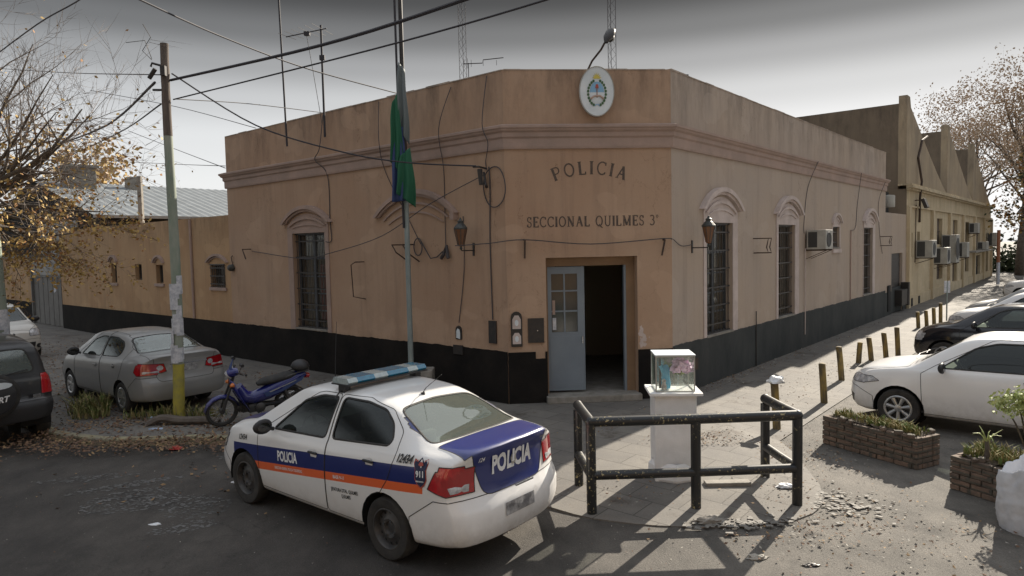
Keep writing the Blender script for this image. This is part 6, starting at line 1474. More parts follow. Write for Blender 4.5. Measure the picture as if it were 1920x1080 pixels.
# ---------------------------------------------------------------- bollards
BO = [(4.03, 10.49, .64), (5.51, 12.15, .62), (6.73, 14.05, .62), (8.02, 15.94, .42), (8.49, 16.26, .48), (8.94, 16.44, .56), (9.42, 16.79, .64), (12.96, 21.96, .46), (13.45, 22.33, .46), (13.92, 22.71, .5), (14.38, 23.11, .62)]
LB = ['bollard with a white bag on top, nearest the guard rail', 'bollard second from the guard rail, standing alone before the white hatchback', 'leaning bollard just beyond the nose of the white hatchback', 'shortest bollard in the group left of the black saloon', 'second bollard of the close group left of the black saloon', 'tilted bollard next to the tallest one left of the black saloon', 'tallest bollard right at the front of the black saloon',
      'leftmost of the four far bollards behind the black bonnet', 'second of the four far bollards behind the black bonnet', 'third of the four far bollards behind the black bonnet', 'tallest and last of the four far bollards behind the black bonnet']
LB[4] = 'upright bollard between the shortest and the tilted one, left of the black saloon'
rb = random.Random(8)
for (x, y, h), lab in zip(BO, LB):
    m = MB(); lx, ly = rb.uniform(-.05, .03), rb.uniform(-.02, .02)
    if 'leaning' in lab or 'tilted' in lab: lx = -.07
    m.tube([(0, 0, -.1), (lx*.5, ly*.5, h*.5), (lx, ly, h)], [.060, .058, .058], 10); m.tube([(lx, ly, h), (lx, ly, h+.012)], [.058, .042], 10)
    o = m.build('bollard', 'yellow_post', smooth=True, angle=50); o.location = (x, y, .1); tag(o, 'yellow painted '+lab, 'bollard', 'bollards along the right-hand kerb')
def crumple(name, loc, sx, sy, sz, mt, label, cat, seed=1, amp=.35):
    rr = random.Random(seed); bm_ = bmesh.new(); bmesh.ops.create_icosphere(bm_, subdivisions=3, radius=1); off = [Vector((rr.uniform(-9, 9),)*3)]
    from mathutils import noise as mn
    for v in bm_.verts:
        n_ = mn.fractal(v.co*1.6+Vector((seed*3.1, 0, 0)), .8, 2.2, 4); v.co *= 1+amp*n_; v.co = Vector((v.co.x*sx, v.co.y*sy, max(-.0, v.co.z*sz)))
    me = bpy.data.meshes.new(name); bm_.to_mesh(me); bm_.free(); me.materials.append(MT[mt]); o = link(name, me); o.location = loc
    return tag(o, label, cat)
crumple('plastic_bag', (4.01, 10.47, .75), .13, .10, .10, 'plastic_bag', 'white plastic bag lying on top of the nearest yellow bollard', 'bag', 2, .4)

# ---------------------------------------------------------------- brick planters
def planter(name, p0, p1, wd, h, label):
    a, b_ = Vector((*p0, 0)), Vector((*p1, 0)); d_ = (b_-a); ln = d_.length; d_.normalize(); nrm = Vector((-d_.y, d_.x, 0))
    if nrm.x < 0: nrm = -nrm
    r = thing(name, label, 'planter', (a.x, a.y, 0)); F = Matrix(((d_.x, nrm.x, 0, 0), (d_.y, nrm.y, 0, 0), (0, 0, 1, 0), (0, 0, 0, 1)))
    rr = random.Random(int(ln*100)); m = MB(F); hh = h; nc = 6; bh = hh/nc
    for c in range(nc):
        x = 0 if c % 2 else -.12
        while x < ln:
            x0 = max(0, x); x1 = min(ln, x+.235)
            if x1-x0 > .03:
                j = rr.uniform(-.008, .008); m.box(x0+.004, x1-.004, j, .11, c*bh+.004, (c+1)*bh-.004+(rr.uniform(-.015, .015) if c == nc-1 else 0), bev=.006); j = rr.uniform(-.008, .008); m.box(x0+.004, x1-.004, wd-.11, wd+j, c*bh+.004, (c+1)*bh-.004, bev=.006)
            x += .243
        y = .112 if c % 2 else .14
        for xx in (0, ln-.11):
            yy = .112
            while yy < wd-.115:
                y1 = min(wd-.114, yy+.2); j = rr.uniform(-.007, .007); m.box(xx+j, xx+.11+j, yy, y1, c*bh+.004, (c+1)*bh-.004, bev=.006); yy = y1+.012
    m.build('brickwork', 'brickwork', r)
    m = MB(F); m.box(.02, ln-.02, .018, wd-.018, 0, hh-.02); m.build('mortar', 'concrete_dark', r)
    m = MB(F)
    # lumpy soil
    nx_, ny_ = 22, 7; vs = []; 
    for i in range(nx_+1):
        for j in range(ny_+1): vs.append((.06+(ln-.12)*i/nx_, .06+(wd-.12)*j/ny_, hh-.01+rr.uniform(0, .045)))
    m.add(vs, [(i*(ny_+1)+j, (i+1)*(ny_+1)+j, (i+1)*(ny_+1)+j+1, i*(ny_+1)+j+1) for i in range(nx_) for j in range(ny_)]); m.build('soil', 'soil', r)
    for k in range(int(ln*15)):
        x, y = rr.uniform(0, ln), rr.choice([rr.uniform(-.01, .10), rr.uniform(wd-.10, wd)]); s_ = rr.uniform(.02, .05)
        mm = MB(F @ Matrix.Translation((x, y, hh+.01)) @ Matrix.Rotation(rr.uniform(0, 3), 4, 'Z') @ Matrix.Rotation(rr.uniform(-.4, .4), 4, 'X')); mm.box(-s_, s_, -s_*.8, s_*.8, -.02, s_*.8, bev=s_*.35); mm.build('loose_brick', 'brickwork', r)
    return r, F, ln, wd
mat('concrete_dark', (.10, .09, .075), .95, var=(.15, .135, .11), vs=9, bump=.3)
p1_, F1, l1, w1_ = planter('planter', (4.40, 9.76), (5.02, 8.50), .46, .40, 'low crumbling brick planter with thin weeds by the front wheel of the white hatchback')
p2_, F2, l2, w2_ = planter('planter', (5.02, 7.86), (5.58, 6.55), .62, .40, 'brick planter with a variegated shrub at the right edge behind the white sack')
def grass(m, F, x0, x1, y0, y1, z, n, h, rr, wd=.008):
    for k in range(n):
        x, y = rr.uniform(x0, x1), rr.uniform(y0, y1); a = rr.uniform(0, 6.28); b_ = rr.uniform(.1, .9); hh = h*rr.uniform(.4, 1.1); u = Vector((math.cos(a), math.sin(a), 0)); w_ = Vector((-u.y, u.x, 0))*wd*rr.uniform(.7, 1.4)
        p = Vector((x, y, z)); q = p+u*hh*b_*.35+Vector((0, 0, hh*.6)); e = p+u*hh*b_+Vector((0, 0, hh*.9))
        m.add([p-w_, p+w_, q+w_*.8, q-w_*.8, e], [(0, 1, 2, 3), (3, 2, 4)], M=F)
rg = random.Random(21)
mat('grass_mix', (.10, .14, .03), .85, var=(.30, .24, .11), vs=9, thr=(.42, .58))
m = MB(); grass(m, F1, .08, l1-.08, .08, w1_-.08, .40, 520, .13, rg); grass(m, F1, l1*.55, l1*.85, .10, w1_-.10, .40, 150, .13, rg, .014); tag(m.build('weeds', 'grass_mix', origin=tuple(F1 @ Vector((l1/2, w1_/2, .4)))), 'thin dry weeds growing in the near end of the left brick planter', 'weeds', kind='stuff').location = Vector((4.40, 9.76, 0))+F1 @ Vector((l1/2, w1_/2, .4))
def shift_to(o, x, y): o.location = (o.location.x+x, o.location.y+y, o.location.z)
m = MB(); grass(m, F2, .06, l2-.05, .08, w2_-.06, .40, 900, .17, rg, .009); m.build('w', 'grass_mix'); o = bpy.data.objects['w']; o.name = 'weeds'; o.location = (5.02, 7.86, 0); tag(o, 'green weeds filling the right-hand brick planter behind the sack', 'weeds', kind='stuff')
# shrub in the right planter
sh = thing('shrub', 'variegated yellow-green shrub rising from the right planter in front of the white car door', 'shrub', (5.78, 7.62, .38))
rs = random.Random(9); m = MB(); tips = []
for k in range(9):
    a = rs.uniform(0, 6.28); e = Vector((math.cos(a)*rs.uniform(.05, .38), math.sin(a)*rs.uniform(.05, .32), rs.uniform(.45, .78))); e.x -= .02
    P = [Vector((rs.uniform(-.03, .03), rs.uniform(-.03, .03), 0)), e*.5+Vector((0, 0, .08)), e]; m.tube(smooth_path(P, 4), [.010]*5+[.008]*4, 5); tips += [P[1].lerp(P[2], q) for q in (.55, .8, 1.0)]
m.build('stem', 'bark', sh)
m = MB()
for t in tips:
    for k in range(64):
        d_ = Vector((rs.gauss(0, 1), rs.gauss(0, 1), rs.gauss(0, .8))).normalized(); c = t+d_*rs.uniform(.01, .13); n_ = Vector((rs.gauss(0, 1), rs.gauss(0, 1), rs.gauss(.8, 1))).normalized(); u = n_.orthogonal().normalized(); v = n_.cross(u); s_ = rs.uniform(.020, .038)
        m.add([c-u*s_, c-v*s_*.45, c+u*s_, c+v*s_*.45], [(0, 1, 2, 3)])
m.build('foliage', 'leaf_pale', sh)
dp = thing('dry_plant', 'dry upright stump with curled brown leaves at the corner of the right planter', 'plant', (5.28, 7.62, .40))
m = MB(); m.tube([(0, 0, 0), (.01, 0, .12), (.0, .01, .24)], [.035, .028, .018], 7); m.build('stem', 'bark', dp)
m = MB()
for k in range(9):
    a = k*.75; P = [Vector((0, 0, .16+.01*k)), Vector((math.cos(a)*.07, math.sin(a)*.07, .30)), Vector((math.cos(a)*.15, math.sin(a)*.15, .26+.05*(k % 3)))]; m.tube(smooth_path(P, 3), [.012, .012, .012, .010, .008, .006, .002], 4, flat=.25)
m.build('foliage', 'leaf_pale', dp)
# white woven sack at the right edge
bag = bpy.data.meshes.new('sack'); bm_ = bmesh.new(); nseg, nr = 96, 34; rgb = random.Random(4); rings = []
from mathutils import noise as mn
for j in range(nr+1):
    t = j/nr; ring = []
    for i in range(nseg):
        a = 2*math.pi*i/nseg; c, s_ = math.cos(a), math.sin(a); sq = (abs(c)**3.2+abs(s_)**3.2)**(-1/3.2)
        rad = .35*sq*(.90+.10*math.sin(t*2.6+.2)); n_ = .35*math.cos(a*9+t*4)*t+.35*mn.fractal(Vector((c*1.6, s_*1.6, t*2.4)), .9, 2.1, 3)+.42*mn.fractal(Vector((c*5+t*2, s_*5, t*3.5)), .6, 2.1, 3)
        z = .62*t*(1+.10*math.sin(a*2+.6)*t+.05*n_*t); ring.append(bm_.verts.new((c*rad*(1+.09*n_), s_*rad*(1+.09*n_), z)))
    rings.append(ring)
for j in range(nr):
    for i in range(nseg): bm_.faces.new((rings[j][i], rings[j][(i+1) % nseg], rings[j+1][(i+1) % nseg], rings[j+1][i]))
inn = []
for dz, q in ((-.01, .95), (-.10, .90), (-.22, .86)): inn.append([bm_.verts.new((v.co.x*q, v.co.y*q, v.co.z+dz)) for v in rings[-1]])
prev_ = rings[-1]
for rg_ in inn:
    for i in range(nseg): bm_.faces.new((prev_[i], prev_[(i+1) % nseg], rg_[(i+1) % nseg], rg_[i]))
    prev_ = rg_
bm_.faces.new(prev_[::-1]) ; bmesh.ops.recalc_face_normals(bm_, faces=bm_.faces); bm_.to_mesh(bag); bm_.free(); bag.materials.append(MT['fabric_bag'])
for p in bag.polygons: p.use_smooth = True
bo = link('sack', bag); bo.location = (5.19, 6.66, .0); bo.rotation_euler = (0, 0, R(28)); tag(bo, 'large open white woven sack standing at the right edge of the picture', 'sack')

# ---------------------------------------------------------------- underbone motorcycle
def motorcycle():
    f = Vector((-.80, -.60, 0)); root = thing('motorcycle', 'blue step-through motorcycle with black seat and round top box by the pole', 'motorcycle', (-4.33, 11.42, .1), math.atan2(f.y, f.x))
    root.rotation_euler = (R(-7), 0, math.atan2(f.y, f.x)); root.scale = (.90,)*3
    def o(m, n, mt, par=None, sm=True, ang=45): return m.build(n, mt, par or root, smooth=sm, angle=ang)
    for x in (.60, -.62):
        M = Matrix.Translation((x, 0, .285)); m = MB(M); m.lathe([(.222, -.034), (.258, -.046), (.280, -.030), (.287, 0), (.280, .030), (.258, .046), (.222, .034), (.216, 0)], 32, axis='y', close=True); w_ = o(m, 'wheel', 'tyre')
        m = MB(M); m.lathe([(.228, -.026), (.240, -.026), (.240, .026), (.228, .026), (.212, 0)], 32, 'steel_rim', axis='y', close=True); m.lathe([(.001, -.06), (.045, -.055), (.05, 0), (.045, .055), (.001, .06)], 14, 'steel_rim', axis='y')
        for k in range(16):
            a = k*math.pi/8; m.tube([(.04*math.cos(a), .03*(-1)**k, .04*math.sin(a)), (.225*math.cos(a+.18), 0, .225*math.sin(a+.18))], .0035, 4, 'alloy')
        m.build('rim', None, w_, smooth=True)
    m = MB()
    for y_ in (-.075, .075): m.tube([(.60, y_, .285), (.52, y_, .55), (.44, y_*.8, .78)], [.024, .022, .022], 8)
    m.tube([(.44, 0, .74), (.39, 0, .93)], .028, 8); o(m, 'fork', 'black_plastic')
    def band(pts, hw, z0=0, mt='moto_blue', nm='panel', th=.012):
        m = MB(); vs = []; n = 7; k = len(pts)
        for x, z, w_ in pts:
            for i in range(n):
                t = -1+2*i/(n-1); vs.append((x-.06*t*t*(1 if nm != 'front_mudguard' else 0), w_*t, z-(abs(t)**2.5)*.05))
        m.add(vs, [(i*n+j, (i+1)*n+j, (i+1)*n+j+1, i*n+j+1) for i in range(k-1) for j in range(n-1)]); ob = o(m, nm, mt, ang=180); md = ob.modifiers.new('t', 'SOLIDIFY'); md.thickness = th; return ob
    band([(.60+.31*math.cos(R(a)), .285+.31*math.sin(R(a)), .062) for a in (10, 35, 60, 85, 110, 135, 160)], 0, nm='front_mudguard')
    band([(-.62+.32*math.cos(R(a)), .30+.32*math.sin(R(a)), .07) for a in (60, 85, 110, 135, 160, 185)], 0, nm='rear_mudguard', mt='black_plastic')
    # leg shield with a broad blue face, front cowl and underbone body
    band([(.47, .86, .14), (.46, .78, .19), (.43, .68, .24), (.36, .54, .25), (.27, .40, .20), (.20, .30, .10), (.17, .22, .05)], 0, nm='leg_shield')
    m = MB(); m.tube([(.34, 0, .70), (.22, 0, .50), (.05, 0, .46), (-.18, 0, .52), (-.42, 0, .62), (-.72, 0, .74), (-.92, 0, .80)], [.11, .13, .125, .15, .16, .13, .06], 14, flat=.95); o(m, 'body_panel', 'moto_blue')
    for s_ in (-1, 1):
        m = MB(); m.prism([(-.10, .56), (-.45, .66), (-.86, .80), (-.82, .72), (-.45, .55), (-.15, .48)], s_*.143, s_*.153); o(m, 'side_stripe', 'moto_blue' if s_ < 0 else 'flag_blue', sm=False)
        m = MB(); m.prism([(-.20, .575), (-.50, .665), (-.70, .735), (-.70, .722), (-.50, .652), (-.22, .560)], s_*.154, s_*.157); o(m, 'decal', 'ac_white', sm=False)
    m = MB(); m.tube([(-.02, 0, .70), (-.12, 0, .735), (-.35, 0, .76), (-.60, 0, .80), (-.78, 0, .80)], [.06, .12, .14, .135, .08], 14, flat=.55); s1 = o(m, 'seat', 'rubber')
    m = MB(); bm3 = bmesh.new(); bmesh.ops.create_uvsphere(bm3, u_segments=20, v_segments=12, radius=1); bm3.verts.index_update()
    m.add([(-.83+v.co.x*.17, v.co.y*.165, .945+v.co.z*(.13 if v.co.z > 0 else .10)) for v in bm3.verts], [[v.index for v in f.verts] for f in bm3.faces]); bm3.free(); tb = o(m, 'top_box', 'black_plastic')
    m = MB(); m.lathe([(.172, .93), (.178, .945), (.172, .96)], 24, M=Matrix.Translation((-.83, 0, 0))); o(m, 'lid_rim', 'rubber', tb)
    m = MB(); m.tube([(-.50, .12, .80), (-.72, .13, .86), (-.96, .10, .88), (-1.0, 0, .89), (-.96, -.10, .88), (-.72, -.13, .86), (-.50, -.12, .80)], .012, 6); o(m, 'grab_rail', 'steel_rim')
    m = MB(); m.tube([(.28, .34, 1.00), (.34, .2, 1.0), (.385, .06, .96), (.385, -.06, .96), (.34, -.2, 1.0), (.28, -.34, 1.0)], .012, 6); hb = o(m, 'handlebar', 'black_plastic')
    for s_ in (-1, 1):
        m = MB(); m.tube([(.335, s_*.22, 1.0), (.27, s_*.36, 1.0)], .020, 8); o(m, 'grip', 'rubber', hb)
        m = MB(); m.tube([(.36, s_*.18, 1.0), (.34, s_*.26, 1.02), (.30, s_*.36, 1.0)], .006, 4); o(m, 'lever', 'chrome', hb)
        m = MB(); m.tube([(.34, s_*.17, 1.01), (.33, s_*.23, 1.10), (.32, s_*.27, 1.15)], .006, 5); m.tube([(.325, s_*.24, 1.17), (.325, s_*.33, 1.17)], [.035, .03], 10); o(m, 'mirror', 'black_plastic', hb)
    m = MB(); m.tube([(.33, 0, .99), (.42, 0, .985), (.49, 0, .955), (.515, 0, .94)], [.09, .115, .09, .05], 14, flat=.75); hc = o(m, 'headlamp_cowl', 'moto_blue')
    m = MB(); m.tube([(.485, 0, .945), (.525, 0, .925)], [.078, .055], 14); o(m, 'headlamp', 'clear_lens', hc)
    m = MB(); m.tube([(.47, 0, .99), (.44, 0, 1.10), (.40, 0, 1.23)], [.07, .055, .012], 10, flat=.25); o(m, 'fly_screen', 'flag_blue', hc)
    for s_ in (-1, 1): m = MB(); m.tube([(.44, s_*.13, .78), (.49, s_*.16, .775)], [.045, .02], 8); o(m, 'indicator', 'amber_lens')
    m = MB(); m.tube([(-.93, 0, .76), (-1.0, 0, .74)], [.06, .045], 10); o(m, 'tail_lamp', 'red_lens')
    m = MB(); m.box(-.12, .16, -.10, .10, .20, .36, bev=.03); m.tube([(.16, 0, .28), (.34, 0, .33)], [.075, .065], 12); m.lathe([(.001, .10), (.085, .10), (.09, .13), (.06, .15), (.001, .155)], 16, axis='y', M=Matrix.Translation((-.05, 0, .29)))
    for k in range(5): m.box(.18+k*.03, .19+k*.03, -.085, .085, .23, .40)
    o(m, 'engine', 'steel_rim', ang=40)
    m = MB(); m.tube([(.30, -.05, .28), (.20, -.10, .17), (-.10, -.13, .18), (-.4, -.15, .24)], .016, 7); m.tube([(-.36, -.15, .23), (-.45, -.15, .26), (-.88, -.16, .40), (-.92, -.16, .41)], [.02, .045, .048, .02], 12); ex = o(m, 'exhaust', 'steel_rim')
    m = MB(); m.tube([(-.50, -.2, .30), (-.80, -.21, .40)], .02, 6, flat=.5); o(m, 'heat_shield', 'chrome', ex)
    m = MB(); m.tube([(-.12, .08, .32), (-.62, .085, .285)], [.03, .03], 6); m.tube([(-.12, -.08, .32), (-.62, -.085, .285)], .018, 6); o(m, 'swing_arm', 'black_plastic')
    m = MB(); m.tube([(-.12, .085, .33), (-.4, .1, .34), (-.64, .1, .30)], [.045, .05, .06], 8, flat=.3); o(m, 'chain_guard', 'black_plastic')
    for s_ in (-1, 1):
        m = MB(); m.tube([(-.62, s_*.11, .29), (-.48, s_*.12, .60)], .030, 9); 
        for k in range(7): m.tube([(-.60+k*.015, s_*.11, .35+k*.032), (-.598+k*.015, s_*.11, .358+k*.032)], .036, 8)
        o(m, 'shock_absorber', 'steel_rim')
    m = MB(); m.tube([(.02, .24, .24), (.02, -.24, .24)], .011, 6); m.tube([(.02, .15, .24), (.02, .25, .24)], .018, 7); m.tube([(.02, -.15, .24), (.02, -.25, .24)], .018, 7); o(m, 'foot_rest', 'black_plastic')
    m = MB(); m.tube([(-.05, .10, .22), (-.10, .22, .04)], .010, 5); o(m, 'side_stand', 'steel_rim')
motorcycle()

# ---------------------------------------------------------------- trees
def quad_leaf(m_v, m_f, c, s_, rr, dn=0):
    n_ = Vector((rr.gauss(0, 1), rr.gauss(0, 1), rr.gauss(.3, 1))).normalized(); u = n_.orthogonal().normalized(); a = rr.uniform(0, 6.28); v = n_.cross(u); u, v = u*math.cos(a)+v*math.sin(a), v*math.cos(a)-u*math.sin(a)
    b = len(m_v); m_v += [tuple(c-u*s_), tuple(c-v*s_*.6+u*s_*.1), tuple(c+u*s_), tuple(c+v*s_*.6+u*s_*.1)]; m_f.append((b, b+1, b+2, b+3))
class Tree:
    def __init__(s, name, label, base, seed): s.r = random.Random(seed); s.root = thing(name, label, 'tree', base); s.lim = MB(); s.tw = MB(); s.lv = []; s.lf = []; s.base = Vector(base)
    def branch(s, p, d, ln, r, depth, leaf=None, up=.06, wob=.16, kids=4):
        rr = s.r; n = 6 if depth > 1 else 4; P = [Vector(p)]; d = Vector(d).normalized(); R0 = [r]
        for i in range(n):
            d = (d+Vector((rr.gauss(0, wob), rr.gauss(0, wob), rr.gauss(0, wob)+up*.4))).normalized(); P.append(P[-1]+d*ln/n); R0.append(r*(1-.86*(i+1)/n))
        (s.lim if r > .028 else s.tw).tube(P, R0, 8 if r > .05 else (5 if r > .015 else 3), cap=False)
        if leaf and depth <= 1: leaf(s, P, ln)
        if depth <= 0: return
        for k in range(kids if depth > 1 else kids+1):
            t = rr.uniform(.22, 1.0); i = min(n-1, int(t*n)); q = P[i].lerp(P[i+1], t*n-i); dd = (P[i+1]-P[i]).normalized(); a = rr.uniform(0, 6.28); o_ = dd.orthogonal().normalized(); o2 = dd.cross(o_); side = o_*math.cos(a)+o2*math.sin(a)
            s.branch(q, dd*.75+side*rr.uniform(.55, .95)+Vector((0, 0, up)), ln*rr.uniform(.42, .68), max(.0035, R0[i]*.55), depth-1, leaf, up, wob, kids)
    def done(s, leafmats, trunk_mat='bark'):
        o = s.lim.build('trunk', trunk_mat, s.root, smooth=True, angle=180); o.location = -s.base
        if s.tw.v: o = s.tw.build('twigs', 'twig', s.root); o.location = -s.base
        if s.lv:
            me = bpy.data.meshes.new('crown'); me.from_pydata(s.lv, [], s.lf)
            for q in leafmats: me.materials.append(MT[q])
            if len(leafmats) > 1:
                for p in me.polygons: p.material_index = (p.index*7919 >> 3) % len(leafmats)
            o = link('crown', me, s.root); o.location = -s.base
mat('leaf_gold', (.42, .27, .08), .7, var=(.55, .38, .13), vs=3); mat('leaf_rust', (.24, .11, .04), .8, var=(.36, .19, .07), vs=4)
# near tree, mostly bare, gold leaves hanging on its lower limbs
T = Tree('street_tree', 'half bare street tree with golden leaves low down at the left edge', (-10.9, 13.2, .1), 4)
fork = Vector((-10.5, 13.2, 3.75)); T.lim.tube([(-10.9, 13.2, 0), (-10.85, 13.2, 1.2), (-10.7, 13.15, 2.6), fork], [.24, .20, .18, .16], 10)
def leafy(s, P, ln):
    rr = s.r
    if rr.random() < .15: return
    for p in P[1:]:
        zr = (p.z-3.2)
        dens = 1.25 if zr < .5 else (.45 if zr < 1.1 else (.14 if zr < 2.4 else .03))
        for k in range(int(dens*rr.uniform(.0, 1.9)+rr.random())):
            quad_leaf(s.lv, s.lf, p+Vector((rr.gauss(0, .03), rr.gauss(0, .03), rr.gauss(-.03, .03))), rr.uniform(.026, .052), rr)
tg = [(-9.0, 11.9, 7.2), (-8.2, 12.6, 7.0), (-7.9, 11.6, 6.6), (-7.3, 12.8, 6.1), (-7.0, 12.2, 5.5), (-6.9, 13.0, 4.9), (-7.2, 12.1, 4.3), (-7.4, 13.3, 3.7), (-8.0, 12.2, 3.2), (-8.8, 11.6, 3.3), (-9.4, 12.2, 4.6), (-9.6, 12.6, 6.2), (-10.4, 12.0, 7.6), (-11.5, 12.0, 6.8), (-12.4, 13.4, 5.6), (-11.2, 15.0, 6.4), (-9.4, 14.6, 5.8), (-8.6, 14.6, 4.6), (-9.0, 15.2, 3.6), (-12.6, 14.6, 4.3), (-8.4, 13.2, 5.2), (-8.6, 11.9, 5.6), (-8.8, 13.6, 3.6), (-9.2, 11.6, 3.9)]
for k, t in enumerate(tg):
    t = Vector(t); d = t-fork; T.branch(fork+Vector((0, 0, T.r.uniform(-.25, .2))), d.normalized()+Vector((0, 0, .05)), d.length*.86, .052 if k % 3 else .075, 3, leafy, up=(.10 if t.z > 4.6 else -.03), wob=.10, kids=5)
T.done(['leaf_gold', 'leaf_yellow', 'leaf_rust', 'leaf_gold'])
print('tree verts', len(T.lv), len(T.tw.v))
def crown_leaf(n, sp, s0, s1):
    def f(s, P, ln):
        rr = s.r
        for p in P[1:]:
            for k in range(n): quad_leaf(s.lv, s.lf, p+Vector((rr.gauss(0, sp), rr.gauss(0, sp), rr.gauss(0, sp))), rr.uniform(s0, s1), rr)
    return f
def big_tree(base, h, rad, seed, label, mats, n=2, name='plane_tree', depth=3, lim=13, s0=.10, s1=.2, sp=.3, low=.32):
    T = Tree(name, label, base, seed); b = Vector(base); f0 = b+Vector((.3, 0, h*low)); r0 = h*.0155
    T.lim.tube([b, b+Vector((.05, 0, h*low*.5)), f0], [r0*1.5, r0*1.15, r0], 10)
    T.lim.tube([f0, f0+Vector((.3, .2, h*.25)), f0+Vector((.1, 0, h*.45))], [r0, r0*.6, r0*.3], 8)
    for k in range(lim):
        a = k*2.4+T.r.uniform(-.3, .3); e = R(T.r.uniform(12, 80)); q = f0+Vector((.2, .1, h*T.r.uniform(0, .3)))
        d = Vector((math.cos(a)*math.cos(e)*rad, math.sin(a)*math.cos(e)*rad, math.sin(e)*h*.55)); T.branch(q, d, d.length*.8, r0*.45, depth, crown_leaf(n, sp*1.1, s0, s1), up=.05, wob=.13, kids=4)
    T.done(mats)
big_tree((37.2, 50.6, 0), 14.0, 6.2, 12, 'tall plane tree with brown leaves beside the far end of the factory', ['leaf_brown'], 2, s0=.06, s1=.12, lim=16)
big_tree((46.5, 50.5, 0), 15, 7, 22, 'brown leaved plane tree at the right edge of the picture', ['leaf_brown'], 2, s0=.06, s1=.12)
big_tree((42.5, 64.0, 0), 15.5, 7.5, 31, 'plane tree further back behind the factory roof', ['leaf_brown'], 2, s0=.07, s1=.13)
big_tree((33.8, 44.0, 0), 7.5, 3.2, 44, 'small street tree with dull gold leaves under the tall planes', ['leaf_rust', 'leaf_dark', 'leaf_yellow'], 3, 'street_tree', 2, 10, .09, .16, .3)
big_tree((-26, 40, 0), 9, 5, 52, 'distant dull tree far down the left street behind the dark off-roader', ['leaf_brown', 'leaf_yellow'], 3, 'street_tree', 2, 12, .1, .2, .4)
# hedge, park railing and kiosk strip at the end of the right street
m = MB(); rr = random.Random(77); hv = []; hf = []
for k in range(9000):
    t = rr.random(); c = Vector((36.0+26*t, 56.0-4*t, 0))+Vector((rr.gauss(0, .7), rr.gauss(0, .7), abs(rr.gauss(0, 1))*1.1)); c.z = min(c.z, 3.0); quad_leaf(hv, hf, c, rr.uniform(.12, .26), rr)
me = bpy.data.meshes.new('hedge'); me.from_pydata(hv, [], hf); me.materials.append(MT['leaf_dark']); tag(link('hedge', me), 'dark green hedge closing the end of the right-hand street', 'hedge')
bfar = Vector((58, 62, 0)); rt_ = thing('house', 'pale low house glimpsed beyond the hedge at the right edge', 'house', tuple(bfar))
m = MB(); m.box(-9, 9, -4, 4, 0, 5); m.build('wall', 'factory_grey', rt_); m = MB(); m.prism([(-9.6, 5), (9.6, 5), (8, 7.2), (-8, 7.2)], -4.5, 4.5); m.build('roof', 'roof_grey', rt_)
for k in range(3): m = MB(); m.box(-6+k*4.5, -4.5+k*4.5, -4.05, -4.001, 1.2, 3.2); m.build('window', 'dark_void', rt_)
ss = thing('street_sign', 'small pale sign on a thin post behind the four far bollards', 'sign', (14.7, 23.3, .1))
m = MB(); m.tube([(0, 0, 0), (0, 0, 1.35)], .022, 6); m.build('post', 'galvanised', ss); m = MB(); m.box(-.10, .10, -.01, .01, .95, 1.35, bev=.003); m.build('plate', 'paper', ss)
ss = thing('street_sign', 'post wrapped in red and white at the far end of the factory pavement', 'post', (28.6, 40.6, .1))
m = MB(); m.tube([(0, 0, 0), (0, 0, 1.3)], .09, 8); m.build('lower_post', 'paper', ss); m = MB(); m.tube([(0, 0, 1.3), (0, 0, 3.2)], .09, 8); m.build('upper_post', 'ceramic', ss)

# ---------------------------------------------------------------- leaves and rubbish on the ground
def litter_leaves(name, spots, label, mats, seed, s0=.02, s1=.045):
    rr = random.Random(seed); V = []; F = []; 
    for cx, cy, rx, ry, ang, n in spots:
        for k in range(n):
            x, y = rr.gauss(0, rx), rr.gauss(0, ry); c, s_ = math.cos(ang), math.sin(ang); X, Y = cx+x*c-y*s_, cy+x*s_+y*c
            z = gz(X, Y)+rr.uniform(.006, .03); s = rr.uniform(s0, s1); n_ = Vector((rr.gauss(0, .35), rr.gauss(0, .35), 1)).normalized(); u = n_.orthogonal().normalized(); a = rr.uniform(0, 6.28); v = n_.cross(u); u, v = u*math.cos(a)+v*math.sin(a), v*math.cos(a)-u*math.sin(a); C = Vector((X, Y, z)); b = len(V)
            V += [tuple(C-u*s), tuple(C-v*s*.6), tuple(C+u*s+n_*s*.3), tuple(C+v*s*.6)]; F.append((b, b+1, b+2, b+3))
    me = bpy.data.meshes.new(name); me.from_pydata(V, [], F)
    for q in mats: me.materials.append(MT[q])
    for p in me.polygons: p.material_index = (p.index*7919 >> 2) % len(mats)
    return tag(link(name, me), label, 'leaves', kind='stuff')
mat('dead_leaf', (.12, .07, .045), .85, var=(.17, .10, .06), vs=3); mat('dead_leaf_pale', (.26, .17, .085), .85); mat('chip_pale', (.34, .32, .28), .9)
litter_leaves('fallen_leaves', [(-4.3, 10.15, 1.1, .22, 0, 900), (-5.9, 10.1, 1.0, .22, .0, 800), (-7.2, 10.4, .6, .3, -.6, 500), (-5.2, 11.2, .9, .35, -.3, 500), (-6.6, 11.4, .8, .3, .2, 450), (-7.6, 12.6, 1.0, .5, -.6, 500), (-9.6, 15.5, 2.2, 1.0, -.7, 1700), (-13, 20, 3, 1.2, -.7, 1100), (-3.6, 9.9, .7, .25, -.3, 500), (-4, 14.2, 2.5, .3, -.7, 350), (-4.5, 9.0, 2.0, .8, 0, 160)], 'brown fallen leaves drifted along the left kerb and pavement', ['dead_leaf', 'dead_leaf', 'dead_leaf_pale', 'dead_leaf'], 5, .014, .038)
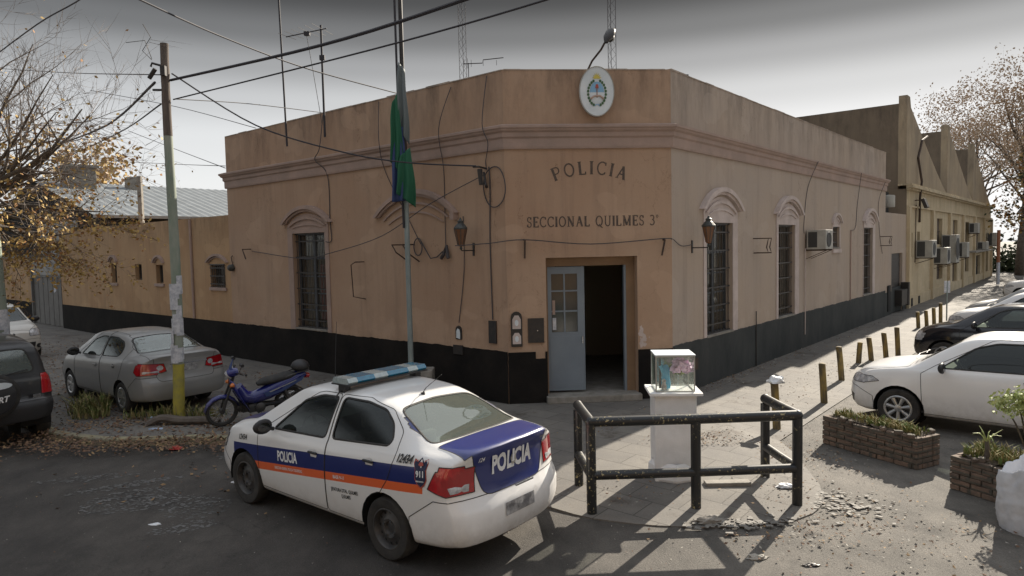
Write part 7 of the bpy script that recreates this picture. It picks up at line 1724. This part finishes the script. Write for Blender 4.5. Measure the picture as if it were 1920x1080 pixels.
litter_leaves('debris', [(3.9, 9.2, .55, .6, 0, 260), (2.7, 9.8, .35, .25, 0, 330), (3.3, 9.2, .4, .3, 0, 300), (4.3, 11.2, 1.0, .5, .8, 200), (2.7, 6.6, .5, .25, 0, 160), (3.4, 7.0, .5, .4, 0, 200), (4.2, 6.4, .9, .6, 0, 240), (4.6, 14.3, 1.8, .12, .86, 500), (9.0, 19.3, 5, .3, .86, 500), (7.0, 14.8, 2.0, .4, .86, 300), (1.3, 7.7, .3, .3, 0, 60), (3.2, 8.0, .3, .3, 0, 90)], 'scattered leaf fragments and grit on the sunlit pavement', ['dead_leaf', 'chip_pale', 'dead_leaf_pale', 'dead_leaf'], 6, .008, .024)
litter_leaves('grit', [(0, 8, 6, 4, 0, 800), (4, 6, 3, 2, 0, 500), (-5, 7.5, 2.5, 1.5, 0, 220), (4, 12, 3, 2, .8, 300)], 'fine pale grit scattered over the road', ['chip_pale', 'dead_leaf'], 7, .004, .012)
# broken tiles at the ragged pavement edge
rr = random.Random(15); V = MB()
for k in range(240):
    x, y = (rr.gauss(2.25, .28), rr.gauss(6.95, .09)) if k < 110 else (rr.gauss(3.55, .26), rr.gauss(7.45, .2)); s = rr.uniform(.008, .038); a = rr.uniform(0, 3.14)
    M_ = Matrix.Translation((x, y, (.022 if k < 110 else .012)+rr.uniform(0, .004))) @ Matrix.Rotation(a, 4, 'Z') @ Matrix.Rotation(rr.uniform(-.15, .15), 4, 'X'); V.box(-s, s, -s*.6, s*.6, 0, .006, M=M_)
tag(V.build('tile_rubble', 'tile_bits'), 'broken tile fragments along the ragged pavement edge by the rail', 'rubble', kind='stuff')
for nm, loc, sx, sy, sz, mt, lab, cat, sd in (('crumpled_paper', (2.20, 6.19, .0), .10, .05, .04, 'chip_pale', 'crumpled pale paper on the road below the middle rail post', 'litter', 3), ('crumpled_paper', (1.98, 6.98, .03), .16, .07, .05, 'concrete', 'flattened grey rag at the foot of the guard rail', 'litter', 4), ('crumpled_paper', (2.62, 6.02, 0), .08, .03, .02, 'black_iron', 'dark scrap at the bottom of the picture right of the crumpled paper', 'litter', 5),
    ('crumpled_wrapper', (-5.05, 10.12, .02), .10, .05, .04, 'litter_red', 'red wrapper lying in the leaves by the kerb', 'litter', 6), ('plastic_scrap', (-6.15, 11.7, .1), .10, .07, .05, 'litter_blue', 'pale blue plastic scrap beside the rear wheel of the silver saloon', 'litter', 7), ('plastic_scrap', (-5.8, 11.0, .1), .11, .05, .02, 'litter_blue', 'flat bluish scrap on the pavement before the silver saloon', 'litter', 8),
    ('crumpled_paper', (-3.55, 8.62, 0), .06, .03, .015, 'plastic_bag', 'small white scrap on the dark road left of the police car wheel', 'litter', 9), ('crumpled_paper', (-3.9, 7.3, 0), .06, .03, .012, 'plastic_bag', 'small white scrap on the road near the left bottom', 'litter', 10), ('crumpled_paper', (-1.05, 5.75, 0), .07, .04, .02, 'chip_pale', 'pale scrap on the road in front of the police car rear wheel', 'litter', 12),
    ('crumpled_paper', (3.15, 7.9, .05), .12, .06, .04, 'plastic_bag', 'white crumpled scrap between the right rail posts', 'litter', 13)):
    crumple(nm, loc, sx, sy, sz, mt, lab, cat, sd, .5)
m = MB(); P = [Vector(p) for p in ((-6.05, 11.25, .12), (-5.85, 11.32, .20), (-5.5, 11.28, .17), (-5.1, 11.3, .16), (-4.9, 11.3, .11))]; m.tube(smooth_path(P, 5), .09, 8, flat=.7); tag(m.build('log', 'bark', smooth=True), 'short rotting log lying at the foot of the yellow footed pole', 'log')
m = MB()
for cx, cy, n, h in ((-5.95, 11.75, 120, .28), (-5.3, 11.75, 140, .22), (-7.6, 12.2, 260, .42), (-7.4, 11.9, 120, .3), (-6.4, 11.8, 90, .2)): grass(m, Matrix.Identity(4), cx-.3, cx+.3, cy-.16, cy+.16, .1, n, h, rg, .008)
tag(m.build('verge_weeds', 'grass_mix'), 'tufts of weeds round the pole and before the silver saloon', 'weeds', kind='stuff')
m = MB(); m.box(2.22, 2.75, 7.92, 8.05, .05, .10, bev=.01); tag(m.build('concrete_strip', 'concrete'), 'low concrete strip on the ground right of the white pillar', 'slab')

# ---------------------------------------------------------------- across the road, behind the viewpoint: trees the car windows mirror; unseen houses added for reflections and to block horizon light
gold = [o for o in COL.objects if o.parent is None and o.get('label', '').startswith('half bare street tree')][0]
for (x, y, rz, k), lab in zip(((-7.5, -5.5, 1.0, 1.25), (0.5, -7.0, 2.4, 1.3), (7.5, -6.0, 4.0, 1.2), (-14, -2.5, 5.0, 1.2)), ('golden tree across the road mirrored in the front window of the police car', 'golden tree straight across the road behind the viewpoint', 'golden tree across the road to the right of the viewpoint', 'golden tree across the road furthest to the left')):
    q = copy_tree(gold); q.location = (x, y, 0); q.rotation_euler = (0, 0, rz); q.scale = (k, k, k*1.1); q['label'] = lab
for x0, x1, h, mt, lab in ((-30, -12.2, 5.5, 'wall_pale', 'unseen pale low house added across the road on the left'), (-12, 4, 4.6, 'factory_ochre', 'unseen ochre low house added directly across the road'), (4.2, 24, 6.5, 'wall_orange', 'unseen taller house added across the road on the right')):
    r = thing('house', lab, 'house', ((x0+x1)/2, -14, 0)); hw = (x1-x0)/2
    m = MB(); m.box(-hw, hw, -6, 0, 0, h); m.build('wall', mt, r); m = MB(); m.box(-hw-.2, hw+.2, -6.2, .25, h, h+.3); m.build('cornice', 'moulding', r)
    for k in range(int(hw/2)): m = MB(); m.box(-hw+1.2+k*3.9, -hw+2.5+k*3.9, .002, .05, .9, 2.9); m.build('window', 'window_glass', r)
